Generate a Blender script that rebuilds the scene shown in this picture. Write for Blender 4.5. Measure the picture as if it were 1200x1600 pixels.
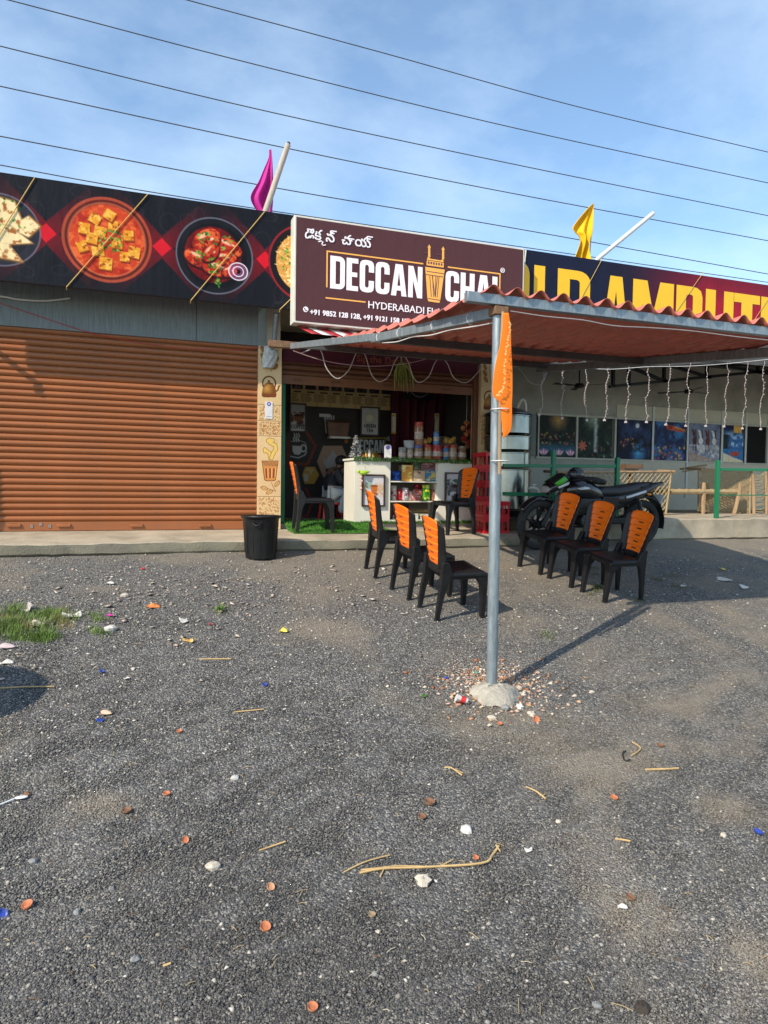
import bpy, math, random
import numpy as np
from mathutils import Vector, Matrix
rnd = random.Random(7)
sc = bpy.context.scene
C = sc.collection
for o in list(bpy.data.objects): bpy.data.objects.remove(o)

# ------------------------------------------------------------------ camera
# the camera stands at the origin; X runs along the shop front, Y into the shops, Z up
FOC = 1080.0
CR = np.array([0.940808, -0.338673, 0.013471]); CD = np.array([-0.000555, -0.041283, -0.999147]); CF = np.array([0.338941, 0.939998, -0.039027])
cam = bpy.data.cameras.new('camera')
cam.sensor_fit = 'HORIZONTAL'; cam.sensor_width = 36.0; cam.lens = 36.0 * FOC / 1200.0
cam.clip_start = 0.05; cam.clip_end = 2000.0
camo = bpy.data.objects.new('camera', cam); C.objects.link(camo)
camo.matrix_world = Matrix(((CR[0], -CD[0], -CF[0], 0), (CR[1], -CD[1], -CF[1], 0), (CR[2], -CD[2], -CF[2], 0), (0, 0, 0, 1)))
sc.camera = camo

# ------------------------------------------------------------------ sun, sky, exposure
SUN = Vector((2.508, 1.442, -2.314)).normalized()      # the way the light travels
SUN_STRENGTH, SKY_STRENGTH, EXPOSURE = 3.3, 0.145, 0.72
sl = bpy.data.lights.new('sun', 'SUN'); sl.energy = SUN_STRENGTH; sl.angle = math.radians(0.55); sl.color = (1.0, 0.885, 0.72)
so = bpy.data.objects.new('sun', sl); C.objects.link(so)
so.rotation_euler = SUN.to_track_quat('-Z', 'Y').to_euler()
so.location = (-8, -6, 12)
elev = math.asin(-SUN.z); az = math.atan2(-SUN.x, -SUN.y)
world = bpy.data.worlds.new('World'); sc.world = world; world.use_nodes = True
nt = world.node_tree; nt.nodes.clear()
def N(tree, kind, **kw):
    n = tree.nodes.new(kind)
    for k, v in kw.items(): setattr(n, k, v)
    return n
wo = N(nt, 'ShaderNodeOutputWorld'); bg = N(nt, 'ShaderNodeBackground'); bg.inputs[1].default_value = SKY_STRENGTH
sky = N(nt, 'ShaderNodeTexSky', sky_type='NISHITA'); sky.sun_disc = False
sky.sun_elevation = elev; sky.sun_rotation = az; sky.air_density = 1.0; sky.dust_density = 0.5; sky.ozone_density = 1.8
# thin high cloud: a veil of noise over the sky's own directions
tc = N(nt, 'ShaderNodeTexCoord'); mp = N(nt, 'ShaderNodeMapping'); mp.inputs['Scale'].default_value = (1.0, 1.3, 2.0); mp.inputs['Rotation'].default_value = (0.2, 0.1, 0.7)
nz = N(nt, 'ShaderNodeTexNoise'); nz.inputs['Scale'].default_value = 2.6; nz.inputs['Detail'].default_value = 9; nz.inputs['Roughness'].default_value = 0.58; nz.inputs['Distortion'].default_value = 0.1
rp = N(nt, 'ShaderNodeMapRange'); rp.inputs[1].default_value = 0.40; rp.inputs[2].default_value = 0.78; rp.inputs[3].default_value = 0.06; rp.inputs[4].default_value = 0.44
mx = N(nt, 'ShaderNodeMix', data_type='RGBA'); mx.inputs[7].default_value = (5.2, 6.1, 6.9, 1)
L = nt.links.new
L(tc.outputs['Generated'], mp.inputs[0]); L(mp.outputs[0], nz.inputs['Vector']); L(nz.outputs['Fac'], rp.inputs[0])
tint = N(nt, 'ShaderNodeMix', data_type='RGBA', blend_type='MULTIPLY'); tint.inputs[0].default_value = 1; tint.inputs[7].default_value = (.84, .97, 1.0, 1); L(sky.outputs[0], tint.inputs[6])
L(rp.outputs[0], mx.inputs[0]); L(tint.outputs[2], mx.inputs[6]); L(mx.outputs[2], bg.inputs[0]); L(bg.outputs[0], wo.inputs[0])
vs = sc.view_settings; vs.view_transform = 'Standard'; vs.look = 'None'; vs.gamma = 1.0; vs.use_curve_mapping = False; vs.exposure = EXPOSURE

# ------------------------------------------------------------------ places
def ray(px, py): return (px - 600) / FOC * CR + (py - 800) / FOC * CD + CF
def W(px, py, Y):                                     # the point of the photograph that stands at depth Y
    d = ray(px, py); return Vector(d * (Y / d[1]))
def XZ(px, py, Y): w = W(px, py, Y); return (w.x, w.z)
GY = [-80, 0, 1.2, 2.2, 3.2, 4.17, 5.44, 6.9, 7.9, 8.6, 12, 80]; GZ = [-1.78, -1.75, -1.73, -1.68, -1.57, -1.40, -1.17, -.945, -.785, -.72, -.7, -.7]
_gy = np.linspace(-2, 12, 281); _gz = np.interp(_gy, GY, GZ)
_k = np.ones(13) / 13; _gs = np.convolve(np.pad(_gz, 6, 'edge'), _k, 'valid')
def gz(Y): return np.interp(Y, _gy, _gs)
def G(px, py, lift=0.0):                              # where that point of the photograph meets the gravel
    d = ray(px, py); lo, hi = 0.5, 30.0
    for _ in range(50):
        m = (lo + hi) / 2
        if d[2] * m > gz(d[1] * m): lo = m
        else: hi = m
    p = d * lo; return Vector((p[0], p[1], p[2] + lift))

# ------------------------------------------------------------------ materials
MATS = {}
def srgb(c):
    c = np.asarray(c, float) / 255.0
    return np.where(c <= .04045, c / 12.92, ((c + .055) / 1.055) ** 2.4)
def M(name, col, rough=.55, metal=0.0, var=.12, vs=5.0, bump=0.0, bs=60.0, dirt=None, stretch=None, spec=.5, rand=0.0, trans=0.0, coat=0.0):
    if name in MATS: return MATS[name]
    m = bpy.data.materials.new(name); m.use_nodes = True; t = m.node_tree; p = t.nodes['Principled BSDF']; l = t.links.new
    p.inputs['Roughness'].default_value = rough; p.inputs['Metallic'].default_value = metal; p.inputs['Specular IOR Level'].default_value = spec
    p.inputs['Transmission Weight'].default_value = trans; p.inputs['Coat Weight'].default_value = coat
    tcn = N(t, 'ShaderNodeTexCoord'); vec = tcn.outputs['Object']
    if stretch:
        mpn = N(t, 'ShaderNodeMapping'); mpn.inputs['Scale'].default_value = stretch; l(vec, mpn.inputs[0]); vec = mpn.outputs[0]
    n1 = N(t, 'ShaderNodeTexNoise'); n1.inputs['Scale'].default_value = vs; n1.inputs['Detail'].default_value = 7; n1.inputs['Roughness'].default_value = .6; l(vec, n1.inputs['Vector'])
    r1 = N(t, 'ShaderNodeMapRange'); r1.inputs[1].default_value = .3; r1.inputs[2].default_value = .7; r1.inputs[3].default_value = 1 - var; r1.inputs[4].default_value = 1 + var; l(n1.outputs['Fac'], r1.inputs[0])
    mul = N(t, 'ShaderNodeMix', data_type='RGBA', blend_type='MULTIPLY'); mul.inputs[0].default_value = 1; mul.inputs[6].default_value = (*col, 1)
    g = r1.outputs[0]
    if rand:
        oi = N(t, 'ShaderNodeObjectInfo'); rr = N(t, 'ShaderNodeMapRange'); rr.inputs[3].default_value = 1 - rand; rr.inputs[4].default_value = 1 + rand; l(oi.outputs['Random'], rr.inputs[0])
        mm = N(t, 'ShaderNodeMath', operation='MULTIPLY'); l(g, mm.inputs[0]); l(rr.outputs[0], mm.inputs[1]); g = mm.outputs[0]
    l(g, mul.inputs[7]); out = mul.outputs[2]
    if dirt:
        dc, amt, ds = dirt
        n2 = N(t, 'ShaderNodeTexNoise'); n2.inputs['Scale'].default_value = ds; n2.inputs['Detail'].default_value = 8; n2.inputs['Roughness'].default_value = .7; l(vec, n2.inputs['Vector'])
        r2 = N(t, 'ShaderNodeMapRange'); r2.inputs[1].default_value = .46; r2.inputs[2].default_value = .72; r2.inputs[4].default_value = amt; l(n2.outputs['Fac'], r2.inputs[0])
        dm = N(t, 'ShaderNodeMix', data_type='RGBA'); dm.inputs[7].default_value = (*dc, 1); l(r2.outputs[0], dm.inputs[0]); l(out, dm.inputs[6]); out = dm.outputs[2]
    l(out, p.inputs['Base Color'])
    r3 = N(t, 'ShaderNodeMapRange'); r3.inputs[3].default_value = max(0, rough - .08); r3.inputs[4].default_value = min(1, rough + .08); l(n1.outputs['Fac'], r3.inputs[0]); l(r3.outputs[0], p.inputs['Roughness'])
    if bump:
        n3 = N(t, 'ShaderNodeTexNoise'); n3.inputs['Scale'].default_value = bs; n3.inputs['Detail'].default_value = 4; l(vec, n3.inputs['Vector'])
        b = N(t, 'ShaderNodeBump'); b.inputs['Strength'].default_value = bump; b.inputs['Distance'].default_value = .01; l(n3.outputs['Fac'], b.inputs['Height']); l(b.outputs[0], p.inputs['Normal'])
    MATS[name] = m; return m
def dust_nodes(t, l, v):                              # tan earth lying over the chips in patches, most of it near the shops
    n1 = N(t, 'ShaderNodeTexNoise'); n1.inputs['Scale'].default_value = .75; n1.inputs['Detail'].default_value = 9; n1.inputs['Roughness'].default_value = .68; n1.inputs['Distortion'].default_value = .6; l(v, n1.inputs['Vector'])
    sx = N(t, 'ShaderNodeSeparateXYZ'); l(v, sx.inputs[0])
    ny = N(t, 'ShaderNodeMapRange'); ny.inputs[1].default_value = 5.6; ny.inputs[2].default_value = 8.0; ny.inputs[3].default_value = 0; ny.inputs[4].default_value = .17; l(sx.outputs[1], ny.inputs[0])
    nx = N(t, 'ShaderNodeMapRange'); nx.inputs[1].default_value = 0.8; nx.inputs[2].default_value = 2.2; nx.inputs[3].default_value = -.01; nx.inputs[4].default_value = .09; l(sx.outputs[0], nx.inputs[0])
    ad = N(t, 'ShaderNodeMath', operation='ADD'); l(n1.outputs['Fac'], ad.inputs[0]); l(ny.outputs[0], ad.inputs[1])
    ad2 = N(t, 'ShaderNodeMath', operation='ADD'); l(ad.outputs[0], ad2.inputs[0]); l(nx.outputs[0], ad2.inputs[1])
    acc = ad2.outputs[0]
    for (px, py, ra, amt, sx_) in ((490, 990, .42, .20, 1.6), (150, 1262, .22, .20, 1.3), (560, 1335, .16, .17, 1.6), (1140, 1262, .30, .26, 1.2), (930, 1195, .34, .12, 1.6), (1010, 1440, .30, .15, 1.0), (1180, 1500, .22, .18, 1.0), (700, 870, .8, .10, 2.4)):
        c_ = G(px, py); mpn = N(t, 'ShaderNodeMapping'); mpn.inputs['Location'].default_value = (-c_.x / sx_, -c_.y, 0); mpn.inputs['Scale'].default_value = (1 / sx_, 1, 0); l(v, mpn.inputs[0])
        ln = N(t, 'ShaderNodeVectorMath', operation='LENGTH'); l(mpn.outputs[0], ln.inputs[0]); mr = N(t, 'ShaderNodeMapRange', interpolation_type='SMOOTHSTEP'); mr.inputs[1].default_value = 0; mr.inputs[2].default_value = ra; mr.inputs[3].default_value = amt; mr.inputs[4].default_value = 0; l(ln.outputs['Value'], mr.inputs[0])
        a3 = N(t, 'ShaderNodeMath', operation='ADD'); l(acc, a3.inputs[0]); l(mr.outputs[0], a3.inputs[1]); acc = a3.outputs[0]
    dr = N(t, 'ShaderNodeMapRange'); dr.inputs[1].default_value = .55; dr.inputs[2].default_value = .74; dr.inputs[4].default_value = .80; l(acc, dr.inputs[0])
    n2 = N(t, 'ShaderNodeTexNoise'); n2.inputs['Scale'].default_value = 60; n2.inputs['Detail'].default_value = 3; l(v, n2.inputs['Vector'])
    dd = N(t, 'ShaderNodeMapRange'); dd.inputs[1].default_value = .3; dd.inputs[2].default_value = .7; dd.inputs[3].default_value = .45; dd.inputs[4].default_value = 1.1; l(n2.outputs['Fac'], dd.inputs[0])
    mm = N(t, 'ShaderNodeMath', operation='MULTIPLY'); l(dr.outputs[0], mm.inputs[0]); l(dd.outputs[0], mm.inputs[1]); return mm.outputs[0]
DUST = (.285, .240, .180, 1)
def MP(name='print', rough=.5, bump=0.0):              # flat print: the colours come from the sheet's own dots
    if name in MATS: return MATS[name]
    m = bpy.data.materials.new(name); m.use_nodes = True; t = m.node_tree; p = t.nodes['Principled BSDF']; p.inputs['Roughness'].default_value = rough; p.inputs['Specular IOR Level'].default_value = .22
    a = N(t, 'ShaderNodeAttribute', attribute_name='Col'); out = a.outputs['Color']
    if name == 'dusty_chip':
        tcn = N(t, 'ShaderNodeTexCoord'); f = dust_nodes(t, t.links.new, tcn.outputs['Object']); mu = N(t, 'ShaderNodeMath', operation='MULTIPLY'); mu.inputs[1].default_value = .85; t.links.new(f, mu.inputs[0])
        mxn = N(t, 'ShaderNodeMix', data_type='RGBA'); mxn.inputs[7].default_value = DUST
        n5 = N(t, 'ShaderNodeTexNoise'); n5.inputs['Scale'].default_value = .9; n5.inputs['Detail'].default_value = 4; t.links.new(tcn.outputs['Object'], n5.inputs['Vector'])
        r5 = N(t, 'ShaderNodeMapRange'); r5.inputs[1].default_value = .35; r5.inputs[2].default_value = .65; r5.inputs[3].default_value = .80; r5.inputs[4].default_value = 1.22; t.links.new(n5.outputs['Fac'], r5.inputs[0])
        m5 = N(t, 'ShaderNodeMix', data_type='RGBA', blend_type='MULTIPLY'); m5.inputs[0].default_value = 1; t.links.new(out, m5.inputs[6]); t.links.new(r5.outputs[0], m5.inputs[7]); out = m5.outputs[2]
        t.links.new(mu.outputs[0], mxn.inputs[0]); t.links.new(out, mxn.inputs[6]); out = mxn.outputs[2]
    t.links.new(out, p.inputs['Base Color'])
    if bump:                                           # slack in the flex sheet
        tcn = N(t, 'ShaderNodeTexCoord'); mpn = N(t, 'ShaderNodeMapping'); mpn.inputs['Scale'].default_value = (1.6, 1, .5); t.links.new(tcn.outputs['Object'], mpn.inputs[0])
        nn = N(t, 'ShaderNodeTexNoise'); nn.inputs['Scale'].default_value = 2.2; nn.inputs['Detail'].default_value = 3; t.links.new(mpn.outputs[0], nn.inputs['Vector'])
        bn = N(t, 'ShaderNodeBump'); bn.inputs['Strength'].default_value = bump; bn.inputs['Distance'].default_value = .06; t.links.new(nn.outputs['Fac'], bn.inputs['Height']); t.links.new(bn.outputs[0], p.inputs['Normal'])
    MATS[name] = m; return m

# ------------------------------------------------------------------ mesh builder
class MB:
    def __init__(s): s.v = []; s.f = []; s.m = []
    def add(s, v, f, mi=0):
        b = len(s.v); s.v += [tuple(map(float, q)) for q in v]; s.f += [tuple(b + i for i in q) for q in f]; s.m += [mi] * len(f); return s
    def box(s, x0, x1, y0, y1, z0, z1, mi=0):
        v = [(x, y, z) for z in (z0, z1) for y in (y0, y1) for x in (x0, x1)]
        return s.add(v, [(0, 2, 3, 1), (4, 5, 7, 6), (0, 1, 5, 4), (2, 6, 7, 3), (0, 4, 6, 2), (1, 3, 7, 5)], mi)
    def obox(s, c, size, mat=None, mi=0):              # box about a centre, turned by a matrix
        h = Vector(size) / 2; mat = mat or Matrix.Identity(3); c = Vector(c)
        v = [c + mat @ Vector((x * h.x, y * h.y, z * h.z)) for z in (-1, 1) for y in (-1, 1) for x in (-1, 1)]
        return s.add(v, [(0, 2, 3, 1), (4, 5, 7, 6), (0, 1, 5, 4), (2, 6, 7, 3), (0, 4, 6, 2), (1, 3, 7, 5)], mi)
    def bar(s, a, b, w, h, mi=0, up=(0, 0, 1)):        # a square bar from a to b
        a = Vector(a); b = Vector(b); d = (b - a); ln = d.length; d.normalize(); up = Vector(up)
        if abs(d.dot(up)) > .98: up = Vector((0, 1, 0))
        x = d.cross(up).normalized(); z = x.cross(d).normalized()
        m = Matrix((x, d, z)).transposed(); return s.obox((a + b) / 2, (w, ln, h), m, mi)
    def tube(s, pts, r, n=8, mi=0, caps=True, flat=None):
        pts = [Vector(p) for p in pts]; k = len(pts); rs = r if isinstance(r, (list, tuple)) else [r] * k
        t0 = (pts[1] - pts[0]).normalized(); u = t0.orthogonal().normalized(); V_ = []; F_ = []
        for i, p in enumerate(pts):
            t = (pts[min(i + 1, k - 1)] - pts[max(i - 1, 0)]).normalized()
            u = (u - t * u.dot(t)); u = u.normalized() if u.length > 1e-6 else t.orthogonal().normalized(); w = t.cross(u)
            for j in range(n):
                a = 2 * math.pi * j / n; V_.append(p + (u * math.cos(a) + w * math.sin(a)) * rs[i])
        for i in range(k - 1):
            for j in range(n): F_.append((i * n + j, i * n + (j + 1) % n, (i + 1) * n + (j + 1) % n, (i + 1) * n + j))
        if caps: F_.append(tuple(range(n - 1, -1, -1))); F_.append(tuple((k - 1) * n + j for j in range(n)))
        return s.add(V_, F_, mi)
    def lathe(s, prof, n=24, o=(0, 0, 0), ax=(0, 0, 1), mi=0, cap0=True, cap1=True):
        ax = Vector(ax).normalized(); u = ax.orthogonal().normalized(); w = ax.cross(u); o = Vector(o); V_ = []; F_ = []
        for r, h in prof:
            for j in range(n):
                a = 2 * math.pi * j / n; V_.append(o + ax * h + (u * math.cos(a) + w * math.sin(a)) * r)
        k = len(prof)
        for i in range(k - 1):
            for j in range(n): F_.append((i * n + j, i * n + (j + 1) % n, (i + 1) * n + (j + 1) % n, (i + 1) * n + j))
        if cap0: F_.append(tuple(range(n - 1, -1, -1)))
        if cap1: F_.append(tuple((k - 1) * n + j for j in range(n)))
        return s.add(V_, F_, mi)
    def ball(s, c, r, n=10, mi=0, noise=0, seed=0):
        rr = random.Random(seed); r = r if isinstance(r, (tuple, list)) else (r, r, r); V_ = []; F_ = []; k = max(4, n // 2 + 1)
        for i in range(k + 1):
            th = math.pi * i / k
            for j in range(n):
                q = 1 + (rr.random() - .5) * noise; ph = 2 * math.pi * j / n
                V_.append((c[0] + r[0] * q * math.sin(th) * math.cos(ph), c[1] + r[1] * q * math.sin(th) * math.sin(ph), c[2] + r[2] * q * math.cos(th)))
        for i in range(k):
            for j in range(n): F_.append((i * n + j, (i + 1) * n + j, (i + 1) * n + (j + 1) % n, i * n + (j + 1) % n))
        return s.add(V_, F_, mi)
    def prism(s, poly, y0, y1, mi=0):                  # an outline in X-Z given depth along Y
        n = len(poly); v = [(x, y0, z) for x, z in poly] + [(x, y1, z) for x, z in poly]
        f = [tuple(range(n)), tuple(range(2 * n - 1, n - 1, -1))] + [(i, i + n, (i + 1) % n + n, (i + 1) % n) for i in range(n)]
        return s.add(v, f, mi)
    def grid(s, fn, nu, nv, mi=0, flip=False):
        v = [fn(i / nu, j / nv) for j in range(nv + 1) for i in range(nu + 1)]; w = nu + 1
        f = [(j * w + i, j * w + i + 1, (j + 1) * w + i + 1, (j + 1) * w + i) for j in range(nv) for i in range(nu)]
        if flip: f = [q[::-1] for q in f]
        return s.add(v, f, mi)
    def mesh(s, name, mats, smooth=38):
        me = bpy.data.meshes.new(name); me.from_pydata(s.v, [], s.f)
        for m in (mats if isinstance(mats, (list, tuple)) else [mats]): me.materials.append(m)
        me.polygons.foreach_set('material_index', s.m)
        if smooth:
            me.polygons.foreach_set('use_smooth', [True] * len(s.f)); me.set_sharp_from_angle(angle=math.radians(smooth))
        me.update(); return me
    def build(s, name, mats, parent=None, loc=None, smooth=38, bevel=0, solid=0):
        o = bpy.data.objects.new(name, s.mesh(name, mats, smooth)); C.objects.link(o)
        if parent: o.parent = parent
        if loc is not None: o.location = loc
        if bevel:
            b = o.modifiers.new('bevel', 'BEVEL'); b.width = bevel; b.segments = 2; b.limit_method = 'ANGLE'
        if solid:
            b = o.modifiers.new('solid', 'SOLIDIFY'); b.thickness = solid; b.offset = 0
        return o
def tag(o, label=None, cat=None, group=None, kind=None):
    if label: o['label'] = label
    if cat: o['category'] = cat
    if group: o['group'] = group
    if kind: o['kind'] = kind
    return o
def thing(name, label, cat, loc=(0, 0, 0), rz=0.0, group=None):
    o = bpy.data.objects.new(name, None); o.empty_display_size = .1; C.objects.link(o); o.location = loc; o.rotation_euler = (0, 0, rz); return tag(o, label, cat, group)
def link_copy(src, parent=None, loc=None, rz=None):
    c = src.copy(); C.objects.link(c)
    if parent: c.parent = parent
    if loc is not None: c.location = loc
    if rz is not None: c.rotation_euler = (0, 0, rz)
    return c
KIDS = {}
def copy_tree(src, parent=None, label=None, loc=None, rz=None, group=None):
    c = link_copy(src, parent, loc, rz)
    if label: c['label'] = label
    if group: c['group'] = group
    for ch in [k for k in bpy.data.objects if k.parent == src]: copy_tree(ch, c)
    return c
ORD = ['first', 'second', 'third', 'fourth', 'fifth', 'sixth', 'seventh', 'eighth', 'ninth', 'tenth', 'eleventh', 'twelfth', 'thirteenth', 'fourteenth']
def sag(a, b, drop, n=16):
    a = Vector(a); b = Vector(b); return [a.lerp(b, i / n) + Vector((0, 0, -drop * 4 * (i / n) * (1 - i / n))) for i in range(n + 1)]

# ------------------------------------------------------------------ writing
def text_geo(s, size, width=None, bold=0.0, spacing=1.0):
    cu = bpy.data.curves.new('writing', 'FONT'); cu.body = s; cu.size = size; cu.space_character = spacing; cu.resolution_u = 3
    o = bpy.data.objects.new('writing', cu); C.objects.link(o); dg = bpy.context.evaluated_depsgraph_get(); dg.update()
    me = bpy.data.meshes.new_from_object(o.evaluated_get(dg)); bpy.data.objects.remove(o); bpy.data.curves.remove(cu)
    V_ = [tuple(v.co) for v in me.vertices]; F_ = [tuple(p.vertices) for p in me.polygons]; bpy.data.meshes.remove(me)
    par = list(range(len(V_)))
    def find(a):
        while par[a] != a: par[a] = par[par[a]]; a = par[a]
        return a
    for f in F_:
        for q in f[1:]: par[find(q)] = find(f[0])
    ids = {}; x0 = min(v[0] for v in V_); x1 = max(v[0] for v in V_); y0 = min(v[1] for v in V_); y1 = max(v[1] for v in V_)
    k = (width / (x1 - x0)) if width else 1.0
    out = [((v[0] - x0) * k, v[1], 0.0002 * (ids.setdefault(find(i), len(ids)) % 5)) for i, v in enumerate(V_)]
    if bold:
        base = list(out); n = len(base); F0 = list(F_); F_ = []; out = []
        for q, (dx, dy) in enumerate(((0, 0), (bold, 0), (0, bold), (bold, bold))):
            b = len(out); out += [(x + dx, y + dy, z + .0012 * q) for x, y, z in base]; F_ += [tuple(b + i for i in f) for f in F0]
    return out, F_
def text_on(mb, s, size, org, width=None, bold=0.0, mi=0, out=.004, u=Vector((1, 0, 0)), v=Vector((0, 0, 1)), spacing=1.0):
    V_, F_ = text_geo(s, size, width, bold, spacing); n = u.cross(v).normalized(); o = Vector(org)
    return mb.add([o + u * x + v * y + n * (z + out) for x, y, z in V_], F_, mi)
def flat(mb, loops, Y, mi=0):                          # filled outlines with holes (X-Z), facing the road, at depth Y
    cu = bpy.data.curves.new('shape', 'CURVE'); cu.dimensions = '2D'; cu.fill_mode = 'BOTH'
    for lp in loops:
        sp = cu.splines.new('POLY'); sp.points.add(len(lp) - 1); sp.use_cyclic_u = True
        for p, q in zip(sp.points, lp): p.co = (q[0], q[1], 0, 1)
    o = bpy.data.objects.new('shape', cu); C.objects.link(o); dg = bpy.context.evaluated_depsgraph_get(); dg.update()
    me = bpy.data.meshes.new_from_object(o.evaluated_get(dg)); bpy.data.objects.remove(o); bpy.data.curves.remove(cu)
    mb.add([(v.co.x, Y, v.co.y) for v in me.vertices], [tuple(p.vertices) for p in me.polygons], mi); bpy.data.meshes.remove(me); return mb
def rr(x0, x1, z0, z1, r, n=5):                        # rounded rectangle; r = radii of corners bl br tr tl
    r = r if isinstance(r, (tuple, list)) else (r,) * 4; P = []
    for (cx, cz, a0), q in zip(((x0, z0, 180), (x1, z0, 270), (x1, z1, 0), (x0, z1, 90)), r):
        if q <= 0: P.append((cx, cz)); continue
        ox = cx + q * (1 if cx == x0 else -1); oz = cz + q * (1 if cz == z0 else -1)
        for i in range(n + 1):
            a = math.radians(a0 + 90 * i / n); P.append((ox + q * math.cos(a), oz + q * math.sin(a)))
    return P
def glyph(ch):                                         # heavy condensed capitals, one high
    t = .17
    if ch == 'D': return .46, [rr(0, .46, 0, 1, (0, .17, .17, 0)), rr(t, .46 - t + .02, .15, .85, (0, .05, .05, 0))]
    if ch == 'O': return .47, [rr(0, .47, 0, 1, .18), rr(t, .47 - t, .15, .85, .06)]
    if ch == 'E': return .37, [[(0, 0), (.37, 0), (.37, .15), (t, .15), (t, .43), (.34, .43), (.34, .57), (t, .57), (t, .85), (.37, .85), (.37, 1), (0, 1)]]
    if ch == 'C':
        o_ = rr(0, .46, 0, 1, .18); i_ = rr(t, .46 - t, .15, .85, .06)
        return .46, [[(.46, .37), (.29, .37)] + [p for p in i_ if p[1] < .36][::-1][0:0] + [(.29, .2), (.26, .15), (.2, .15), (t, .2), (t, .8), (.2, .85), (.26, .85), (.29, .8), (.29, .63), (.46, .63)] + [(.46, .82), (.44, .92), (.38, .98), (.28, 1), (.18, 1), (.08, .98), (.02, .92), (0, .82), (0, .18), (.02, .08), (.08, .02), (.18, 0), (.28, 0), (.38, .02), (.44, .08), (.46, .18)]]
    if ch == 'A': return .52, [[(0, 0), (.17, 0), (.19, .17), (.33, .17), (.35, 0), (.52, 0), (.38, 1), (.14, 1)], [(.21, .32), (.26, .75), (.31, .32)]]
    if ch == 'N': return .48, [[(0, 0), (.16, 0), (.16, .55), (.31, 0), (.48, 0), (.48, 1), (.32, 1), (.32, .47), (.17, 1), (0, 1)]]
    if ch == 'H': return .48, [[(0, 0), (t, 0), (t, .42), (.31, .42), (.31, 0), (.48, 0), (.48, 1), (.31, 1), (.31, .57), (t, .57), (t, 1), (0, 1)]]
    if ch == 'I': return .18, [[(0, 0), (.18, 0), (.18, 1), (0, 1)]]
    if ch == 'L': return .36, [[(0, 0), (.36, 0), (.36, .16), (.18, .16), (.18, 1), (0, 1)]]
    if ch == 'M': return .64, [[(0, 0), (.15, 0), (.15, .6), (.26, 0), (.38, 0), (.49, .6), (.49, 0), (.64, 0), (.64, 1), (.42, 1), (.32, .45), (.22, 1), (0, 1)]]
    if ch == 'R': return .47, [rr(0, .46, .42, 1, (0, .12, .16, 0)) and [(0, 0), (.17, 0), (.17, .40), (.22, .40), (.29, 0), (.47, 0), (.385, .44), (.43, .49), (.46, .56), (.46, .83), (.43, .94), (.36, .99), (.28, 1), (0, 1)], rr(.17, .29, .54, .86, .04)]
    if ch == 'U': return .48, [rr(0, .48, 0, 1, (.18, .18, 0, 0))[:-2] + [(.48, 1), (.31, 1), (.31, .22), (.28, .15), (.2, .15), (t, .22), (t, 1), (0, 1)]]
    if ch == 'T': return .42, [[(.12, 0), (.30, 0), (.30, .84), (.42, .84), (.42, 1), (0, 1), (0, .84), (.12, .84)]]
def block_text(mb, s, x0, x1, z0, z1, Y, gap=.05, mi=0, slant=0.0):
    tot = sum(glyph(c)[0] for c in s if c != ' ') + gap * (len(s) - 1) + .18 * s.count(' '); k = (x1 - x0) / tot; x = 0.0
    for c in s:
        if c == ' ': x += .18 + gap; continue
        w, loops = glyph(c); flat(mb, [[(x0 + (x + p[0]) * k, z0 + p[1] * (z1 - z0)) for p in lp] for lp in loops], Y, mi); x += w + gap
    return mb

# ------------------------------------------------------------------ printed sheets (painted dot by dot on a fine grid)
def vnoise(h, w, cell, seed, octv=4):
    g = np.random.default_rng(seed); out = np.zeros((h, w)); amp = 1.0; tot = 0
    for o_ in range(octv):
        c = max(1.0, cell / 2 ** o_); gh, gw = int(h / c) + 3, int(w / c) + 3; r = g.random((gh, gw))
        y = np.arange(h) / c; x = np.arange(w) / c; yi = y.astype(int); xi = x.astype(int); fy = (y - yi)[:, None]; fx = (x - xi)[None, :]
        fy = fy * fy * (3 - 2 * fy); fx = fx * fx * (3 - 2 * fx)
        a = r[np.ix_(yi, xi)]; b = r[np.ix_(yi, xi + 1)]; c_ = r[np.ix_(yi + 1, xi)]; d = r[np.ix_(yi + 1, xi + 1)]
        out += amp * ((a * (1 - fx) + b * fx) * (1 - fy) + (c_ * (1 - fx) + d * fx) * fy); tot += amp; amp *= .55
    return out / tot
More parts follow.
